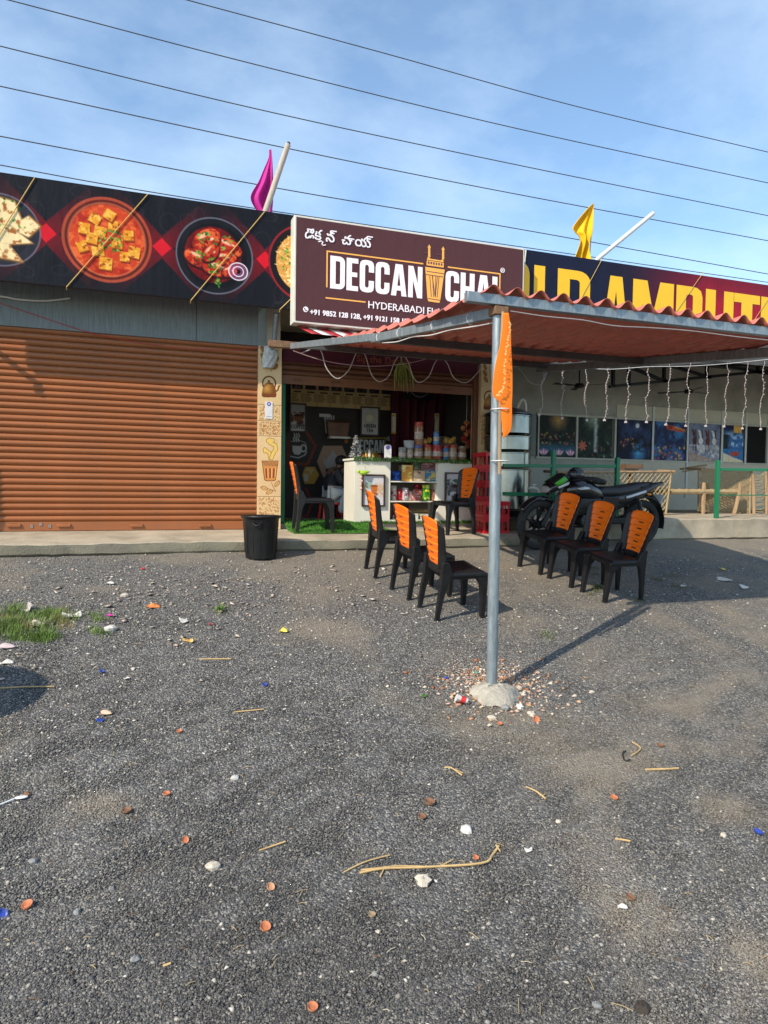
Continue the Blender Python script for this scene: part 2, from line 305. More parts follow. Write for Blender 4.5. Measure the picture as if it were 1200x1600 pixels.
class Canvas:                                          # x0..x1 across, z1 at the top; colours are the inks (0-255)
    def __init__(s, x0, x1, z0, z1, step, col):
        s.x0, s.x1, s.z0, s.z1 = x0, x1, z0, z1; s.w = max(4, int((x1 - x0) / step)); s.h = max(4, int((z1 - z0) / step))
        s.a = np.zeros((s.h, s.w, 3)) + np.array(col, float); s.px = (x1 - x0) / (s.w - 1)
        s.X = np.linspace(x0, x1, s.w)[None, :].repeat(s.h, 0); s.Z = np.linspace(z1, z0, s.h)[:, None].repeat(s.w, 1)
    def noise(s, cell, seed, octv=4): return vnoise(s.h, s.w, cell / s.px, seed, octv)
    def put(s, m, col, al=1.0):
        m = (np.clip(m, 0, 1) * al)[..., None]; s.a = s.a * (1 - m) + np.array(col, float) * m; return s
    def sd(s, d, soft=None): return np.clip(.5 - d / (soft or s.px), 0, 1)
    def ell(s, c, rx, rz, col, al=1.0, rot=0.0, soft=None, ring=None):
        dx = s.X - c[0]; dz = s.Z - c[1]; ca, sa = math.cos(rot), math.sin(rot); u = dx * ca + dz * sa; v = -dx * sa + dz * ca
        d = (np.sqrt((u / rx) ** 2 + (v / rz) ** 2) - 1) * min(rx, rz)
        if ring: d = np.abs(d) - ring
        m = s.sd(d, soft); s.put(m, col, al); return m
    def line(s, p, q, wd, col, al=1.0):
        px_, pz = p; dx, dz = q[0] - p[0], q[1] - p[1]; t = np.clip(((s.X - px_) * dx + (s.Z - pz) * dz) / (dx * dx + dz * dz + 1e-12), 0, 1)
        return s.put(s.sd(np.hypot(s.X - px_ - t * dx, s.Z - pz - t * dz) - wd / 2), col, al)
    def path(s, P, wd, col, al=1.0):
        for a, b in zip(P, P[1:]): s.line(a, b, wd, col, al)
        return s
    def poly(s, P, col, al=1.0, soft=None):
        d = np.full(s.X.shape, 1e9); ins = np.zeros(s.X.shape, bool); n = len(P)
        for i in range(n):
            a, b = P[i], P[(i + 1) % n]; dx, dz = b[0] - a[0], b[1] - a[1]
            t = np.clip(((s.X - a[0]) * dx + (s.Z - a[1]) * dz) / (dx * dx + dz * dz + 1e-12), 0, 1)
            d = np.minimum(d, np.hypot(s.X - a[0] - t * dx, s.Z - a[1] - t * dz))
            c = (a[1] > s.Z) != (b[1] > s.Z); xx = a[0] + (s.Z - a[1]) / (dz if abs(dz) > 1e-9 else 1e-9) * dx; ins ^= c & (s.X < xx)
        m = s.sd(np.where(ins, -d, d), soft); s.put(m, col, al); return m
    def rect(s, x0, x1, z0, z1, col, al=1.0): return s.poly([(x0, z0), (x1, z0), (x1, z1), (x0, z1)], col, al)
    def speckle(s, amt, seed): s.a = s.a + (np.random.default_rng(seed).random((s.h, s.w, 1)) - .5) * amt; return s
    def sheet(s, name, Y, parent=None, mat=None, fn=None):
        me = bpy.data.meshes.new(name); n = s.w * s.h
        co = np.empty((n, 3)); co[:, 0] = s.X.ravel(); co[:, 1] = Y; co[:, 2] = s.Z.ravel()
        if fn: co = fn(co)
        i = np.arange(s.w - 1)[None, :] + np.arange(s.h - 1)[:, None] * s.w; q = np.stack([i, i + s.w, i + s.w + 1, i + 1], -1).reshape(-1)
        me.vertices.add(n); me.vertices.foreach_set('co', co.ravel()); nf = (s.w - 1) * (s.h - 1)
        me.loops.add(nf * 4); me.loops.foreach_set('vertex_index', q.astype(np.int32)); me.polygons.add(nf); me.polygons.foreach_set('loop_start', np.arange(0, nf * 4, 4, dtype=np.int32))
        me.update(calc_edges=True); at = me.color_attributes.new('Col', 'FLOAT_COLOR', 'POINT')
        c = np.ones((n, 4)); c[:, :3] = srgb(np.clip(s.a, 0, 255)).reshape(-1, 3) * .86; at.data.foreach_set('color', c.ravel().astype(np.float32))
        me.materials.append(mat or MP()); o = bpy.data.objects.new(name, me); C.objects.link(o)
        if parent: o.parent = parent
        return o
# ================================================================== palette
white = M('white_paint', (.72, .70, .64), .5, var=.06, dirt=((.35, .30, .22), .25, 3))
galv = M('galvanised_steel', (.27, .315, .34), .42, .5, var=.28, vs=16, bump=.08, bs=90, stretch=(3, 3, .5), dirt=((.18, .15, .12), .35, 5))
rust = M('rusty_steel', (.20, .11, .06), .8, .2, var=.35, vs=30, bump=.3)
conc = M('concrete', (.40, .34, .25), .9, var=.20, vs=3, bump=.5, bs=45, dirt=((.17, .135, .09), .55, 2.2))
conc2 = M('pale_cement', (.40, .365, .30), .95, var=.28, vs=16, bump=.9, bs=70, dirt=((.22, .195, .155), .7, 12))
board = M('cement_board', (.185, .21, .21), .75, var=.22, vs=9, stretch=(7, 7, .5), dirt=((.10, .10, .10), .4, 6))
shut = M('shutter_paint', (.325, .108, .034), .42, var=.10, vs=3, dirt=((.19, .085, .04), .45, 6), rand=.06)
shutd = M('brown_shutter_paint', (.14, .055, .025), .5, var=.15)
black_pl = M('black_plastic', (.009, .009, .010), .44, var=.2, vs=10, spec=.36, dirt=((.034, .034, .033), .25, 7))
orange_pl = M('orange_plastic', (.92, .165, .006), .24, var=.07, dirt=((.55, .16, .04), .3, 9), rand=.06)
beige = M('beige_wall_paint', (.34, .31, .24), .8, var=.10, vs=2.5, dirt=((.16, .14, .10), .4, 1.5))
creamw = M('cream_wall_paint', (.55, .51, .41), .7, var=.06)
greyw = M('grey_wall_paint', (.38, .37, .32), .85, var=.12, vs=2, dirt=((.12, .11, .09), .5, 1.2))
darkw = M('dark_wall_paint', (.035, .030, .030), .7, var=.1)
maroon = M('maroon_cloth', (.075, .006, .016), .85, var=.2, vs=6)
green_p = M('green_enamel', (.010, .17, .075), .35, var=.12, dirt=((.02, .08, .04), .4, 5))
black_st = M('black_steel', (.015, .015, .017), .5, .2, var=.2)
wire_m = M('black_wire', (.05, .05, .055), .6)
wwire = M('white_cable', (.62, .60, .58), .5)
gold_st = M('gold_string', (.55, .36, .10), .6)
wood = M('pale_wood', (.34, .225, .125), .7, var=.22, vs=9, stretch=(1, 1, .2), bump=.2)
rope = M('jute_rope', (.36, .265, .14), .9, var=.22, vs=30, bump=.3)
steel = M('stainless_steel', (.27, .28, .28), .22, 1.0, var=.25, vs=3)
print_m = MP(); print_gloss = MP('glossy_print', .3)

# ================================================================== ground
def ground_mat():
    m = bpy.data.materials.new('gravel_ground'); m.use_nodes = True; t = m.node_tree; l = t.links.new; p = t.nodes['Principled BSDF']; p.inputs['Roughness'].default_value = .92; p.inputs['Specular IOR Level'].default_value = .25
    tcn = N(t, 'ShaderNodeTexCoord'); v = tcn.outputs['Object']
    vo = N(t, 'ShaderNodeTexVoronoi'); vo.inputs['Scale'].default_value = 95; l(v, vo.inputs['Vector'])
    sep = N(t, 'ShaderNodeSeparateColor'); l(vo.outputs['Color'], sep.inputs[0])
    cr = N(t, 'ShaderNodeValToRGB'); l(sep.outputs[0], cr.inputs[0]); e = cr.color_ramp.elements
    e[0].position = 0; e[0].color = (.066, .066, .067, 1); e[1].position = 1; e[1].color = (.36, .345, .31, 1)
    for pos, c in ((.35, (.100, .098, .095, 1)), (.70, (.158, .153, .145, 1)), (.90, (.26, .25, .225, 1))):
        q = cr.color_ramp.elements.new(pos); q.color = c
    mmo = dust_nodes(t, l, v)
    mx_ = N(t, 'ShaderNodeMix', data_type='RGBA'); mx_.inputs[7].default_value = DUST; l(mmo, mx_.inputs[0]); l(cr.outputs[0], mx_.inputs[6]); l(mx_.outputs[2], p.inputs['Base Color'])
    b = N(t, 'ShaderNodeBump'); b.inputs['Strength'].default_value = .9; b.inputs['Distance'].default_value = .012; b.invert = True; l(vo.outputs['Distance'], b.inputs['Height']); l(b.outputs[0], p.inputs['Normal'])
    return m
gm = ground_mat()
xs = np.concatenate([np.linspace(-80, -4, 20), np.linspace(-3.6, 12, 120), np.linspace(13, 90, 20)]); ys = np.concatenate([np.linspace(-80, -1, 16), np.linspace(0, 9, 110), np.linspace(9.5, 90, 18)])
gx, gy = np.meshgrid(xs, ys); bumpn = np.random.default_rng(3).random(gx.shape) - .5
gzz = gz(gy) + bumpn * .008 * ((gy > 0) & (gy < 9))
mb = MB(); w_ = len(xs)
mb.v = list(map(tuple, np.stack([gx.ravel(), gy.ravel(), gzz.ravel()], 1).tolist()))
mb.f = [(j * w_ + i, j * w_ + i + 1, (j + 1) * w_ + i + 1, (j + 1) * w_ + i) for j in range(len(ys) - 1) for i in range(w_ - 1)]; mb.m = [0] * len(mb.f)
tag(mb.build('ground', gm), 'sloping yard of grey stone chips with patches of tan dust', 'ground', kind='structure')

# ================================================================== raised concrete step before the shops
def step(name, x0, x1, yf, yb, ztf, ztb, label, wob, face=1):
    r_ = random.Random(5); n = int((x1 - x0) / .12); b = MB(); V_ = []; F_ = []
    for i in range(n + 1):
        x = x0 + (x1 - x0) * i / n; w1 = math.sin(x * 1.7 + wob) * .03 + (r_.random() - .5) * .022; w2 = (r_.random() - .5) * .012; w3 = (r_.random() - .5) * .04
        V_ += [(x, yb, ztb), (x, yf + .5, (ztf + ztb) / 2 + w2 * .3), (x, yf + w1 + .008, ztf + w2), (x, yf + w1 - .002, ztf - .012 + w2), (x, yf + w1 * .9 + .004 + w3 * .3, ztf - .07), (x, yf + w1 * .9 + .012 + w3 * .5, float(gz(yf)) + .022 + abs(w3) * .5), (x, yf + .12, float(gz(yf)) - .05)]
    for i in range(n):
        for k in range(6): F_.append((i * 7 + k, i * 7 + k + 1, (i + 1) * 7 + k + 1, (i + 1) * 7 + k))
    V_ += [(x0, yb, -1.3), (x1, yb, -1.3)]; k_ = len(V_) - 2; F_ += [tuple([k_] + list(range(6, -1, -1))), tuple([k_ + 1] + list(range(n * 7, n * 7 + 7)))]
    b.add(V_, F_); b.m = [face if 3 <= k % 6 else 0 for k in range(len(b.f))]; return tag(b.build(name, [conc, M('stained_concrete', (.27, .245, .18), .92, var=.3, vs=6, bump=.6, bs=50, dirt=((.10, .095, .06), .7, 3.0))], smooth=28), label, 'step', kind='structure')
step('pavement', -4.2, 5.15, 7.9, 9.06, -.655, -.60, 'low worn concrete step running along the front of the tea shop', 0)
step('pavement', 5.15, 14.5, 8.17, 11.3, -.445, -.42, 'higher sunlit concrete platform of the open hall', 2, 0)

# ================================================================== the shop building
shop = thing('shop_building', 'single storey row of shops with rolling shutters and a dark tea stall', 'building', (0, 0, 0))
FY = 9.04
b = MB(); b.box(-4.2, 1.49, 8.985, 9.008, 1.765, 2.75)
b.build('lintel_board', board, shop, bevel=.004)
b = MB()
for x in (.72,): b.box(x - .003, x + .003, 8.980, 8.9845, 1.77, 2.7)
b.build('board_joint', M('dark_joint', (.05, .05, .05), .9), shop)
b = MB(); b.box(-4.2, 12.9, 8.62, 11.6, 2.78, 2.90); b.build('roof', conc, shop)
b = MB(); b.box(-4.2, -2.75, 9.0, 9.3, -.62, 1.76); b.box(-4.3, -4.2, 9.0, 12.6, -.8, 2.78); b.build('side_wall', beige, shop)
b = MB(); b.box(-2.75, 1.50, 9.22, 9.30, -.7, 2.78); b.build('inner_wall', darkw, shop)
b = MB(); b.box(1.80, 4.72, 9.06, 10.9, -.66, -.535); b.build('shop_floor', M('shop_floor_paint', (.30, .27, .23), .5), shop)
b = MB(); b.box(1.62, 1.80, 9.10, 10.9, -.66, 2.4); b.build('partition_wall', creamw, shop)
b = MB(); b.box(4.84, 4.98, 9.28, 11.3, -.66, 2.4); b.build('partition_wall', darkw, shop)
b = MB(); b.box(1.5, 4.98, 9.32, 10.9, 2.38, 2.46); b.build('shop_ceiling', creamw, shop)
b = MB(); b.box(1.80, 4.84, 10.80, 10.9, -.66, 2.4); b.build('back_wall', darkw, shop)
b = MB(); b.box(1.795, 1.875, 9.10, 9.16, -.535, 1.36); b.build('door_frame', green_p, shop, bevel=.004)
b = MB(); b.box(4.63, 4.70, 9.05, 9.12, -.535, 1.70); b.build('door_frame', shutd, shop, bevel=.004)
b = MB(); b.tube([(1.66, 8.98, 1.72), (1.66, 8.80, 1.78), (1.66, 8.66, 2.12)], .032, 8); b.build('downpipe', galv, shop)
b = MB(); b.box(-4.2, 1.78, 8.53, 8.984, 2.40, 2.44); b.build('shade_board', M('dark_joint', (.05, .05, .05), .9), shop)  # unseen board added behind the sign to darken the top of the lintel
# lettered board over the rolled-up shutter
b = MB(); b.box(1.82, 4.66, 9.03, 9.07, 1.60, 1.80); b.build('header_board', maroon, shop)
b = MB(); text_on(b, 'Sip the Deccan', .13, XZ(557, 562, 9.03) and (XZ(557, 562, 9.03)[0], 9.03, XZ(557, 565, 9.03)[1]), width=.80, bold=.003)
b.build('lettering', M('rust_red_ink', (.28, .07, .03), .6), shop, smooth=0)

# ------------------------------------------------------------------ rolling shutters
def slat_mesh(x0, x1, pitch, name):
    prof = [(0, 0), (-.006, .006), (-.019, .018), (-.0235, .030), (-.0225, .048), (-.016, .058), (-.006, .0635), (.015, .066), (.015, pitch - .002), (.004, pitch + .002)]
    b = MB(); n = len(prof); segs = 6
    V_ = [(x0 + (x1 - x0) * i / segs, y, z) for i in range(segs + 1) for y, z in prof]
    b.add(V_, [(i * n + k, i * n + k + 1, (i + 1) * n + k + 1, (i + 1) * n + k) for i in range(segs) for k in range(n - 1)])
    return b
sh = thing('rolling_shutter', 'closed terracotta brown rolling shutter left of the tea shop', 'shutter', (0, FY, -.60))
pitch = .0735; zb = .115
sm = slat_mesh(-2.74, 1.495, pitch, 'slat').mesh('slat', shut, 60)
for i in range(33):
    o = bpy.data.objects.new('slat', sm); C.objects.link(o); o.parent = sh; o.location = (0, 0, zb + i * pitch); o.rotation_euler = (rnd.uniform(-.012, .012), rnd.uniform(-.0006, .0006), 0)
b = MB(); b.box(-2.74, 1.495, -.016, .006, .004, .112); bb = b.build('bottom_bar', shut, sh, bevel=.003)
for px, py in ((22, 821), (100, 821), (213, 821), (320, 821)):
    x, z = XZ(px, py, FY); q = MB(); q.box(x - .075, x + .075, -.038, -.026, z + .60 - .016, z + .60 + .016); q.box(x + .05, x + .075, -.027, -.0155, z + .60 - .02, z + .60 + .02)
    q.build('handle', shut, bb, bevel=.004)
for px, py in ((50, 822), (64, 819), (78, 822)):
    x, z = XZ(px, py, FY); q = MB(); q.box(x - .016, x + .016, -.022, -.0155, z + .60 - .02, z + .60 + .02); q.build('lock_plate', M('worn_lock', (.30, .25, .22), .5, .6, var=.4, vs=60), bb)
sh2 = thing('rolling_shutter', 'brown rolling shutter rolled up above the tea shop counter', 'shutter', (0, 9.10, 1.32))
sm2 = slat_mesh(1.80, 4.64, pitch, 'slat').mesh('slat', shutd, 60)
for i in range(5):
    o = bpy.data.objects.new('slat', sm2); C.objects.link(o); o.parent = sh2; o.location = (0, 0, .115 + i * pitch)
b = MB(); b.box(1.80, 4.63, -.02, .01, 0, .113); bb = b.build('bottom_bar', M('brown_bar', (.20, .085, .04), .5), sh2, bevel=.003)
for x in (2.02, 2.55, 3.3, 4.2):
    q = MB(); q.box(x - .06, x + .06, -.036, -.026, .045, .075); q.build('handle', shutd, bb)

# ------------------------------------------------------------------ decorated pillars
PB, PT = -.60, 1.765
def pillar(x0, w, label, yf=8.98):
    t = thing('decorated_pillar', label, 'pillar', (x0, yf, 0)); k = w / .30
    b = MB(); b.box(0, w, .006, .30, PB, PT); b.build('core', M('pillar_plaster', (.50, .38, .22), .7), t, bevel=.004)
    c = Canvas(0, .30, PB, PT, .0042, (232, 200, 150)); n = c.noise(.10, 4); c.a *= (.95 + .1 * n)[..., None]
    def q(px, py):                                     # photo spot on the left pillar -> place on the tile face
        x, z = XZ(px, py, 8.98); return (x - 1.493, z)
    dk = (120, 72, 34); md = (176, 112, 56)
    zl = [q(404, y)[1] for y in (632, 657, 681, 776, 801)]
    for (za, zb_) in ((zl[1], zl[0]), (zl[2], zl[1]), (PB, zl[3])):
        seed = int(abs(za) * 1000); m = c.noise(.014, seed, 2); band = ((c.Z > za + .01) & (c.Z < zb_ - .01) & (c.X > .018) & (c.X < .282)).astype(float)
        c.put(band * np.clip((m - .52) * 9, 0, 1), (170, 112, 60), .75)
    # carved lattice band: rows of hooked strokes
    for i in range(9):
        for j in range(4):
            x = .03 + i * .030; z = zl[2] + .03 + j * .045; c.path([(x, z), (x + .018, z), (x + .018, z + .024), (x + .006, z + .024)], .005, (168, 106, 52), .8)
    for z in zl[:4]: c.line((0, z), (.30, z), .007, (140, 92, 48)); c.line((0, z - .008), (.30, z - .008), .004, (255, 232, 190))
    def leaf(p, ang, L_=.075, w_=.022, fill=(214, 164, 92)):
        c.ell((p[0], p[1]), L_ / 2 + .006, w_ + .006, dk, .9, ang); c.ell((p[0], p[1]), L_ / 2, w_, fill, 1, ang)
        c.line((p[0] - math.cos(ang) * L_ / 2, p[1] - math.sin(ang) * L_ / 2), (p[0] + math.cos(ang) * L_ / 2, p[1] + math.sin(ang) * L_ / 2), .004, dk, .8)
    for px, py, a in ((411, 546, 2.0), (411, 557, 2.1), (413, 568, 2.2), (428, 551, 1.0), (431, 562, .9), (430, 573, .8)): leaf(q(px, py), a, .085, .022, (176, 128, 70))
    c.path([q(424, 580), q(421, 565), q(420, 545)], .006, dk)
    # kettle
    c.ell(q(420.5, 599), .083, .088, dk, 1, ring=.009)
    body = [q(*p) for p in ((409, 617), (411, 605), (415, 599), (420, 596.5), (426, 599), (430, 605), (432, 617), (431, 620), (420, 621), (410, 620))]
    c.put(np.clip((q(420, 595)[1] - c.Z) / .03, 0, 1) * 0, dk); m = c.poly(body, (126, 78, 34)); g_ = np.clip(1 - np.hypot((c.X - q(417, 607)[0]) / .09, (c.Z - q(417, 607)[1]) / .10), 0, 1)
    c.put(m * g_, (222, 168, 84), .9); c.put(m * ((c.Z < q(420, 615)[1]).astype(float)), (128, 66, 40), .8)
    c.path([q(431, 612), q(434.5, 609), q(435.5, 604), q(437, 603)], .018, (120, 70, 32)); c.ell(q(420, 595.5), .014, .014, dk); c.line(q(412, 620.5), q(431, 620.5), .006, (84, 48, 26))
    # rising steam
    S1 = [q(*p) for p in ((422, 716), (421, 708), (416, 704), (414, 705.5), (414, 702))]; S2 = [q(*p) for p in ((424, 716), (427, 708), (431, 702), (430, 696), (422, 692), (419, 689), (421, 687.5), (426, 688.5))]
    for P, w0 in ((S1, .034), (S2, .042)): c.path(P, w0 + .012, (150, 104, 40)); c.path(P, w0, (240, 204, 112))
    # tumbler
    cup = [q(*p) for p in ((409, 720), (435, 720), (431, 750), (428, 752), (416, 752), (413, 750))]
    c.poly(cup, dk); c.poly([q(*p) for p in ((410, 721), (434, 721), (430, 749.5), (427, 751), (417, 751), (414, 749.5))], (218, 150, 84))
    c.rect(q(411, 728)[0], q(433, 728)[0], q(420, 728)[1], q(420, 722)[1], (150, 92, 50))
    for i in range(10): c.line(q(411 + i * 2.2, 727.5), q(413 + i * 2.2, 722.5), .006, (232, 176, 112))
    for px in (416, 422, 428): c.line(q(px, 733), q(px * .9 + 42.2, 746), .022, (150, 74, 30)); c.line(q(px + 2.5, 732), q(px * .9 + 44.5, 746), .007, (250, 206, 148))
    for px, py, a in ((413, 763, 2.9), (421, 769, 3.6), (433, 756, .9)): leaf(q(px, py), a, .085, .020, (228, 182, 118))
    c.path([q(431, 768), q(427, 761), q(424, 754)], .007, (160, 100, 50)); c.path([q(431, 768), q(418, 763)], .006, (160, 100, 50))
    c.speckle(10, 2)
    hgt = (c.a.mean(2) - 200) / 255 * .006
    def relief(co): co[:, 1] = co[:, 1] + np.clip(-hgt.ravel(), -.002, .004); co[:, 0] *= k; return co
    c.sheet('tile_face', -.0015, t, MP('tile_print', .55), relief)
    for z in zl[:4]: pass
    return t
pillar(1.493, .303, 'pillar clad in carved cream tiles, standing in the sun beside the closed shutter')
pillar(4.70, .303, 'shaded pillar clad in carved cream tiles, behind the canopy post')
# stickers: the printed code itself is left out
def sticker(px0, px1, py0, py1, Y, label):
    a = XZ(px0, py1, Y); d = XZ(px1, py0, Y); b = MB(); b.prism([(a[0], a[1]), (d[0], a[1]), (d[0], d[1]), (a[0], d[1])], Y - .004, Y, 0)
    cx = (a[0] + d[0]) / 2; w = d[0] - a[0]; flat(b, [[(cx + .27 * w * math.cos(i * .4488), d[1] - .30 * w + .27 * w * math.sin(i * .4488)) for i in range(14)]], Y - .0055, 1)
    flat(b, [[(cx + .12 * w * math.cos(i * .7854), d[1] - .30 * w + .12 * w * math.sin(i * .7854)) for i in range(8)]], Y - .0068, 0)
    flat(b, [[(cx - .35 * w, a[1] + .26 * w), (cx + .35 * w, a[1] + .26 * w), (cx + .35 * w, a[1] + .34 * w), (cx - .35 * w, a[1] + .34 * w)]], Y - .0055, 2)
    return tag(b.build('payment_sticker', [M('white_sticker', (.72, .72, .74), .4), M('indigo_ink', (.10, .08, .38), .5), M('grey_ink', (.4, .4, .42), .5)], smooth=0), label, 'sticker')
sticker(414, 426, 628, 654, 8.976, 'small white payment sticker with a round blue emblem on the sunlit pillar')
sticker(758, 768, 644, 666, 8.976, 'small white payment sticker on the shaded pillar behind the post')
# crumpled clear bag tucked at the pillar top
b = MB(); r_ = random.Random(3)
p0 = W(420, 541, 8.94); p1 = W(421, 575, 8.94)
def bag(u, v):
    wd = .055 + .03 * math.sin(v * 3.0); a = u * 2 * math.pi; k = 1 + .35 * math.sin(7 * a + v * 9) * .5
    return (p0.x + wd * math.cos(a) * k + .02 * math.sin(v * 4), 8.94 + .025 * math.sin(a) * k, p0.z + (p1.z - p0.z) * v)
b.grid(bag, 28, 14); tag(b.build('plastic_bag', M('crumpled_plastic', (.55, .53, .48), .25, var=.25, vs=25, bump=.6, bs=40)), 'crumpled whitish plastic bag tied at the top of the sunlit pillar', 'bag')

# ================================================================== sign boards on the fascia
ZF0, ZF1 = 2.138, 3.272
SY = 8.45
food = thing('food_signboard', 'long dark fascia board printed with bowls of curry and naan', 'signboard', (0, SY, 0))
b = MB(); b.box(-2.06, 1.86, .002, .07, ZF0, ZF1); b.build('board', M('sign_back', (.03, .03, .035), .6), food)
b = MB(); b.box(-3.6, -2.062, .002, .07, ZF0 + .50, ZF1); b.build('board', M('sign_back', (.03, .03, .035), .6), food)
c = Canvas(-2.06, 1.86, ZF0, ZF1, .0062, (27, 27, 35)); n = c.noise(.30, 11); n2 = c.noise(.05, 12)
c.a *= (.78 + .45 * n)[..., None]
q = lambda px, py: XZ(px, py, SY)
plates = [(-2, 354), (168, 375), (336, 400), (478, 412)]; mids = [(72, 364), (253, 388), (414, 412)]
P_ = [q(*p) for p in plates]; D_ = [q(*p) for p in mids]
zc = sum(p[1] for p in P_) / 4; per = D_[1][0] - D_[0][0]
xm = [D_[0][0] - per] + [d[0] for d in D_] + [D_[2][0] + per]
for x in xm:                                           # crossing red bands
    dd = np.abs(np.abs(c.X - x) - np.abs(c.Z - zc) * 1.0); r = np.hypot(c.X - x, c.Z - zc)
    c.put(np.clip((.135 - dd) / .02, 0, 1) * np.clip(1.15 - r / .72, 0, 1), (126, 22, 34), .85)
for i in range(26):                                    # faint line drawings of fruit in the dark fields
    rr_ = random.Random(i); c.ell((rr_.uniform(-2, 1.8), rr_.uniform(ZF0, ZF1)), rr_.uniform(.05, .11), rr_.uniform(.05, .11), (70, 66, 76), .35, ring=.006)
for x, p in zip(xm, [(0, 0)] * 5):
    s_ = .105; c.poly([(x - s_, zc), (x, zc - s_), (x + s_, zc), (x, zc + s_)], (214, 28, 48))
def leafbits(cx, cz, k, rad, seed):
    r_ = random.Random(seed)
    for i in range(k):
        a = r_.uniform(0, 6.3); d = rad * math.sqrt(r_.random()); c.ell((cx + d * math.cos(a), cz + d * math.sin(a)), r_.uniform(.010, .022), r_.uniform(.007, .014), r_.choice([(58, 120, 38), (96, 150, 56), (40, 92, 30), (140, 176, 84)]), 1, r_.uniform(0, 3))
# naan on a dark plate, far left
x, z = P_[0]; c.ell((x, z - .03), .40, .38, (48, 48, 58)); c.ell((x, z - .03), .40, .38, (120, 120, 132), .8, ring=.008); c.ell((x, z - .03), .31, .29, (34, 34, 42))
for pts in ([(-.20, .36), (.16, .30), (.25, .05), (.12, -.08), (-.2, .0)], [(-.3, .05), (.12, .02), (.34, -.14), (.02, -.20), (-.3, -.12)], [(-.3, -.15), (.1, -.18), (.24, -.36), (.0, -.34), (-.3, -.3)], [(.22, .10), (.30, .16), (.42, .06), (.30, -.08), (.20, -.04)]):
    pp = [(x + a, z + d) for a, d in pts]; c.poly(pp, (150, 98, 48), 1, .03); m = c.poly([(x + a * .95, z + d * .95) for a, d in pts], (246, 222, 170), 1, .02)
    c.put(m * np.clip((c.noise(.05, int(abs(pts[0][0]) * 977) + 3) - .58) * 8, 0, 1), (158, 92, 42), .9)
leafbits(x + .05, z + .1, 22, .22, 5)
# paneer curry in a clay bowl
x, z = P_[1]; c.ell((x, z), .465, .465, (96, 36, 26)); c.ell((x, z), .455, .455, (182, 84, 58), .9, ring=.016); c.ell((x, z), .42, .42, (120, 44, 28)); m = c.ell((x, z - .01), .395, .395, (206, 74, 38))
c.put(m * np.clip((n2 - .45) * 4, 0, 1), (238, 120, 62), .8); c.put(m * np.clip((c.noise(.09, 31) - .55) * 6, 0, 1), (160, 34, 22), .7)
c.ell((x, z), .40, .40, (230, 150, 110), .45, ring=.01)
for a, d in ((-.13, .22), (.06, .17), (.22, .08), (-.24, .10), (-.08, .08), (-.26, -.10), (-.10, -.12), (.18, -.16), (-.02, -.26), (.10, -.02), (.28, -.10), (-.16, .0), (.02, .28)):
    r_ = random.Random(int(a * 100 + d * 999)); an = r_.uniform(-.5, .5); s_ = r_.uniform(.062, .082); cc = [(x + a + s_ * 1.15 * math.cos(an + k * math.pi / 2 + .78), z + d + s_ * 1.15 * math.sin(an + k * math.pi / 2 + .78)) for k in range(4)]
    c.poly([(u + .010, v - .026) for u, v in cc], (112, 34, 12), 1, .008); c.poly([(u + .004, v - .014) for u, v in cc], (176, 96, 24), 1, .006); m = c.poly(cc, (232, 156, 44)); c.put(m * np.clip((c.noise(.03, int(500 + a * 100)) - .45) * 5, 0, 1), (250, 206, 104), .8); c.put(m * np.clip((c.noise(.03, int(900 + a * 100)) - .6) * 8, 0, 1), (150, 60, 20), .8)
leafbits(x + .05, z + .0, 38, .13, 6)
# chicken in red sauce on a black plate with onion rings
x, z = P_[2]; c.ell((x, z), .445, .445, (28, 28, 34)); c.ell((x, z), .437, .437, (128, 130, 142), .75, ring=.009); c.ell((x, z), .375, .375, (18, 16, 20)); m = c.ell((x - .02, z + .01), .325, .325, (104, 10, 18)); c.put(m * np.clip((n2 - .5) * 5, 0, 1), (150, 16, 22), .8)
for a, d, ra, rb, an in ((.15, .13, .17, .095, -.45), (-.10, .17, .18, .115, .65), (.10, -.02, .15, .085, .2), (-.19, -.05, .165, .095, -.35), (.02, -.14, .17, .095, -.15), (-.05, .03, .12, .075, .9), (.17, -.16, .09, .06, .4)):
    c.ell((x + a, z + d - .015), ra + .014, rb + .014, (58, 5, 9), 1, an, .014); m = c.ell((x + a, z + d), ra, rb, (196, 58, 30), 1, an, .010); c.put(m * np.clip((z + d + rb * .35 - c.Z) / (rb * 1.2), 0, 1), (140, 24, 18), .75)
    c.put(m * np.clip((c.noise(.045, int(150 + a * 300)) - .48) * 6, 0, 1), (236, 118, 62), .85); c.put(m * np.clip((c.noise(.04, int(450 + d * 300)) - .6) * 8, 0, 1), (104, 16, 14), .85)
    c.ell((x + a - .03, z + d + rb * .45), ra * .42, rb * .20, (255, 214, 180), .8, an, .012); c.ell((x + a + ra * .35, z + d + rb * .2), ra * .14, rb * .12, (255, 226, 200), .8, an, .01)
for k in range(4): c.ell((x + .27, z - .15), .11 - .024 * k, .10 - .021 * k, (236, 222, 232) if k % 2 == 0 else (150, 80, 130), 1, ring=.007)
leafbits(x - .02, z - .12, 26, .10, 8); leafbits(x + .1, z + .12, 18, .14, 9); leafbits(x + .04, z - .30, 14, .05, 10); leafbits(x - .12, z + .20, 16, .07, 21); leafbits(x - .18, z - .02, 10, .06, 22)
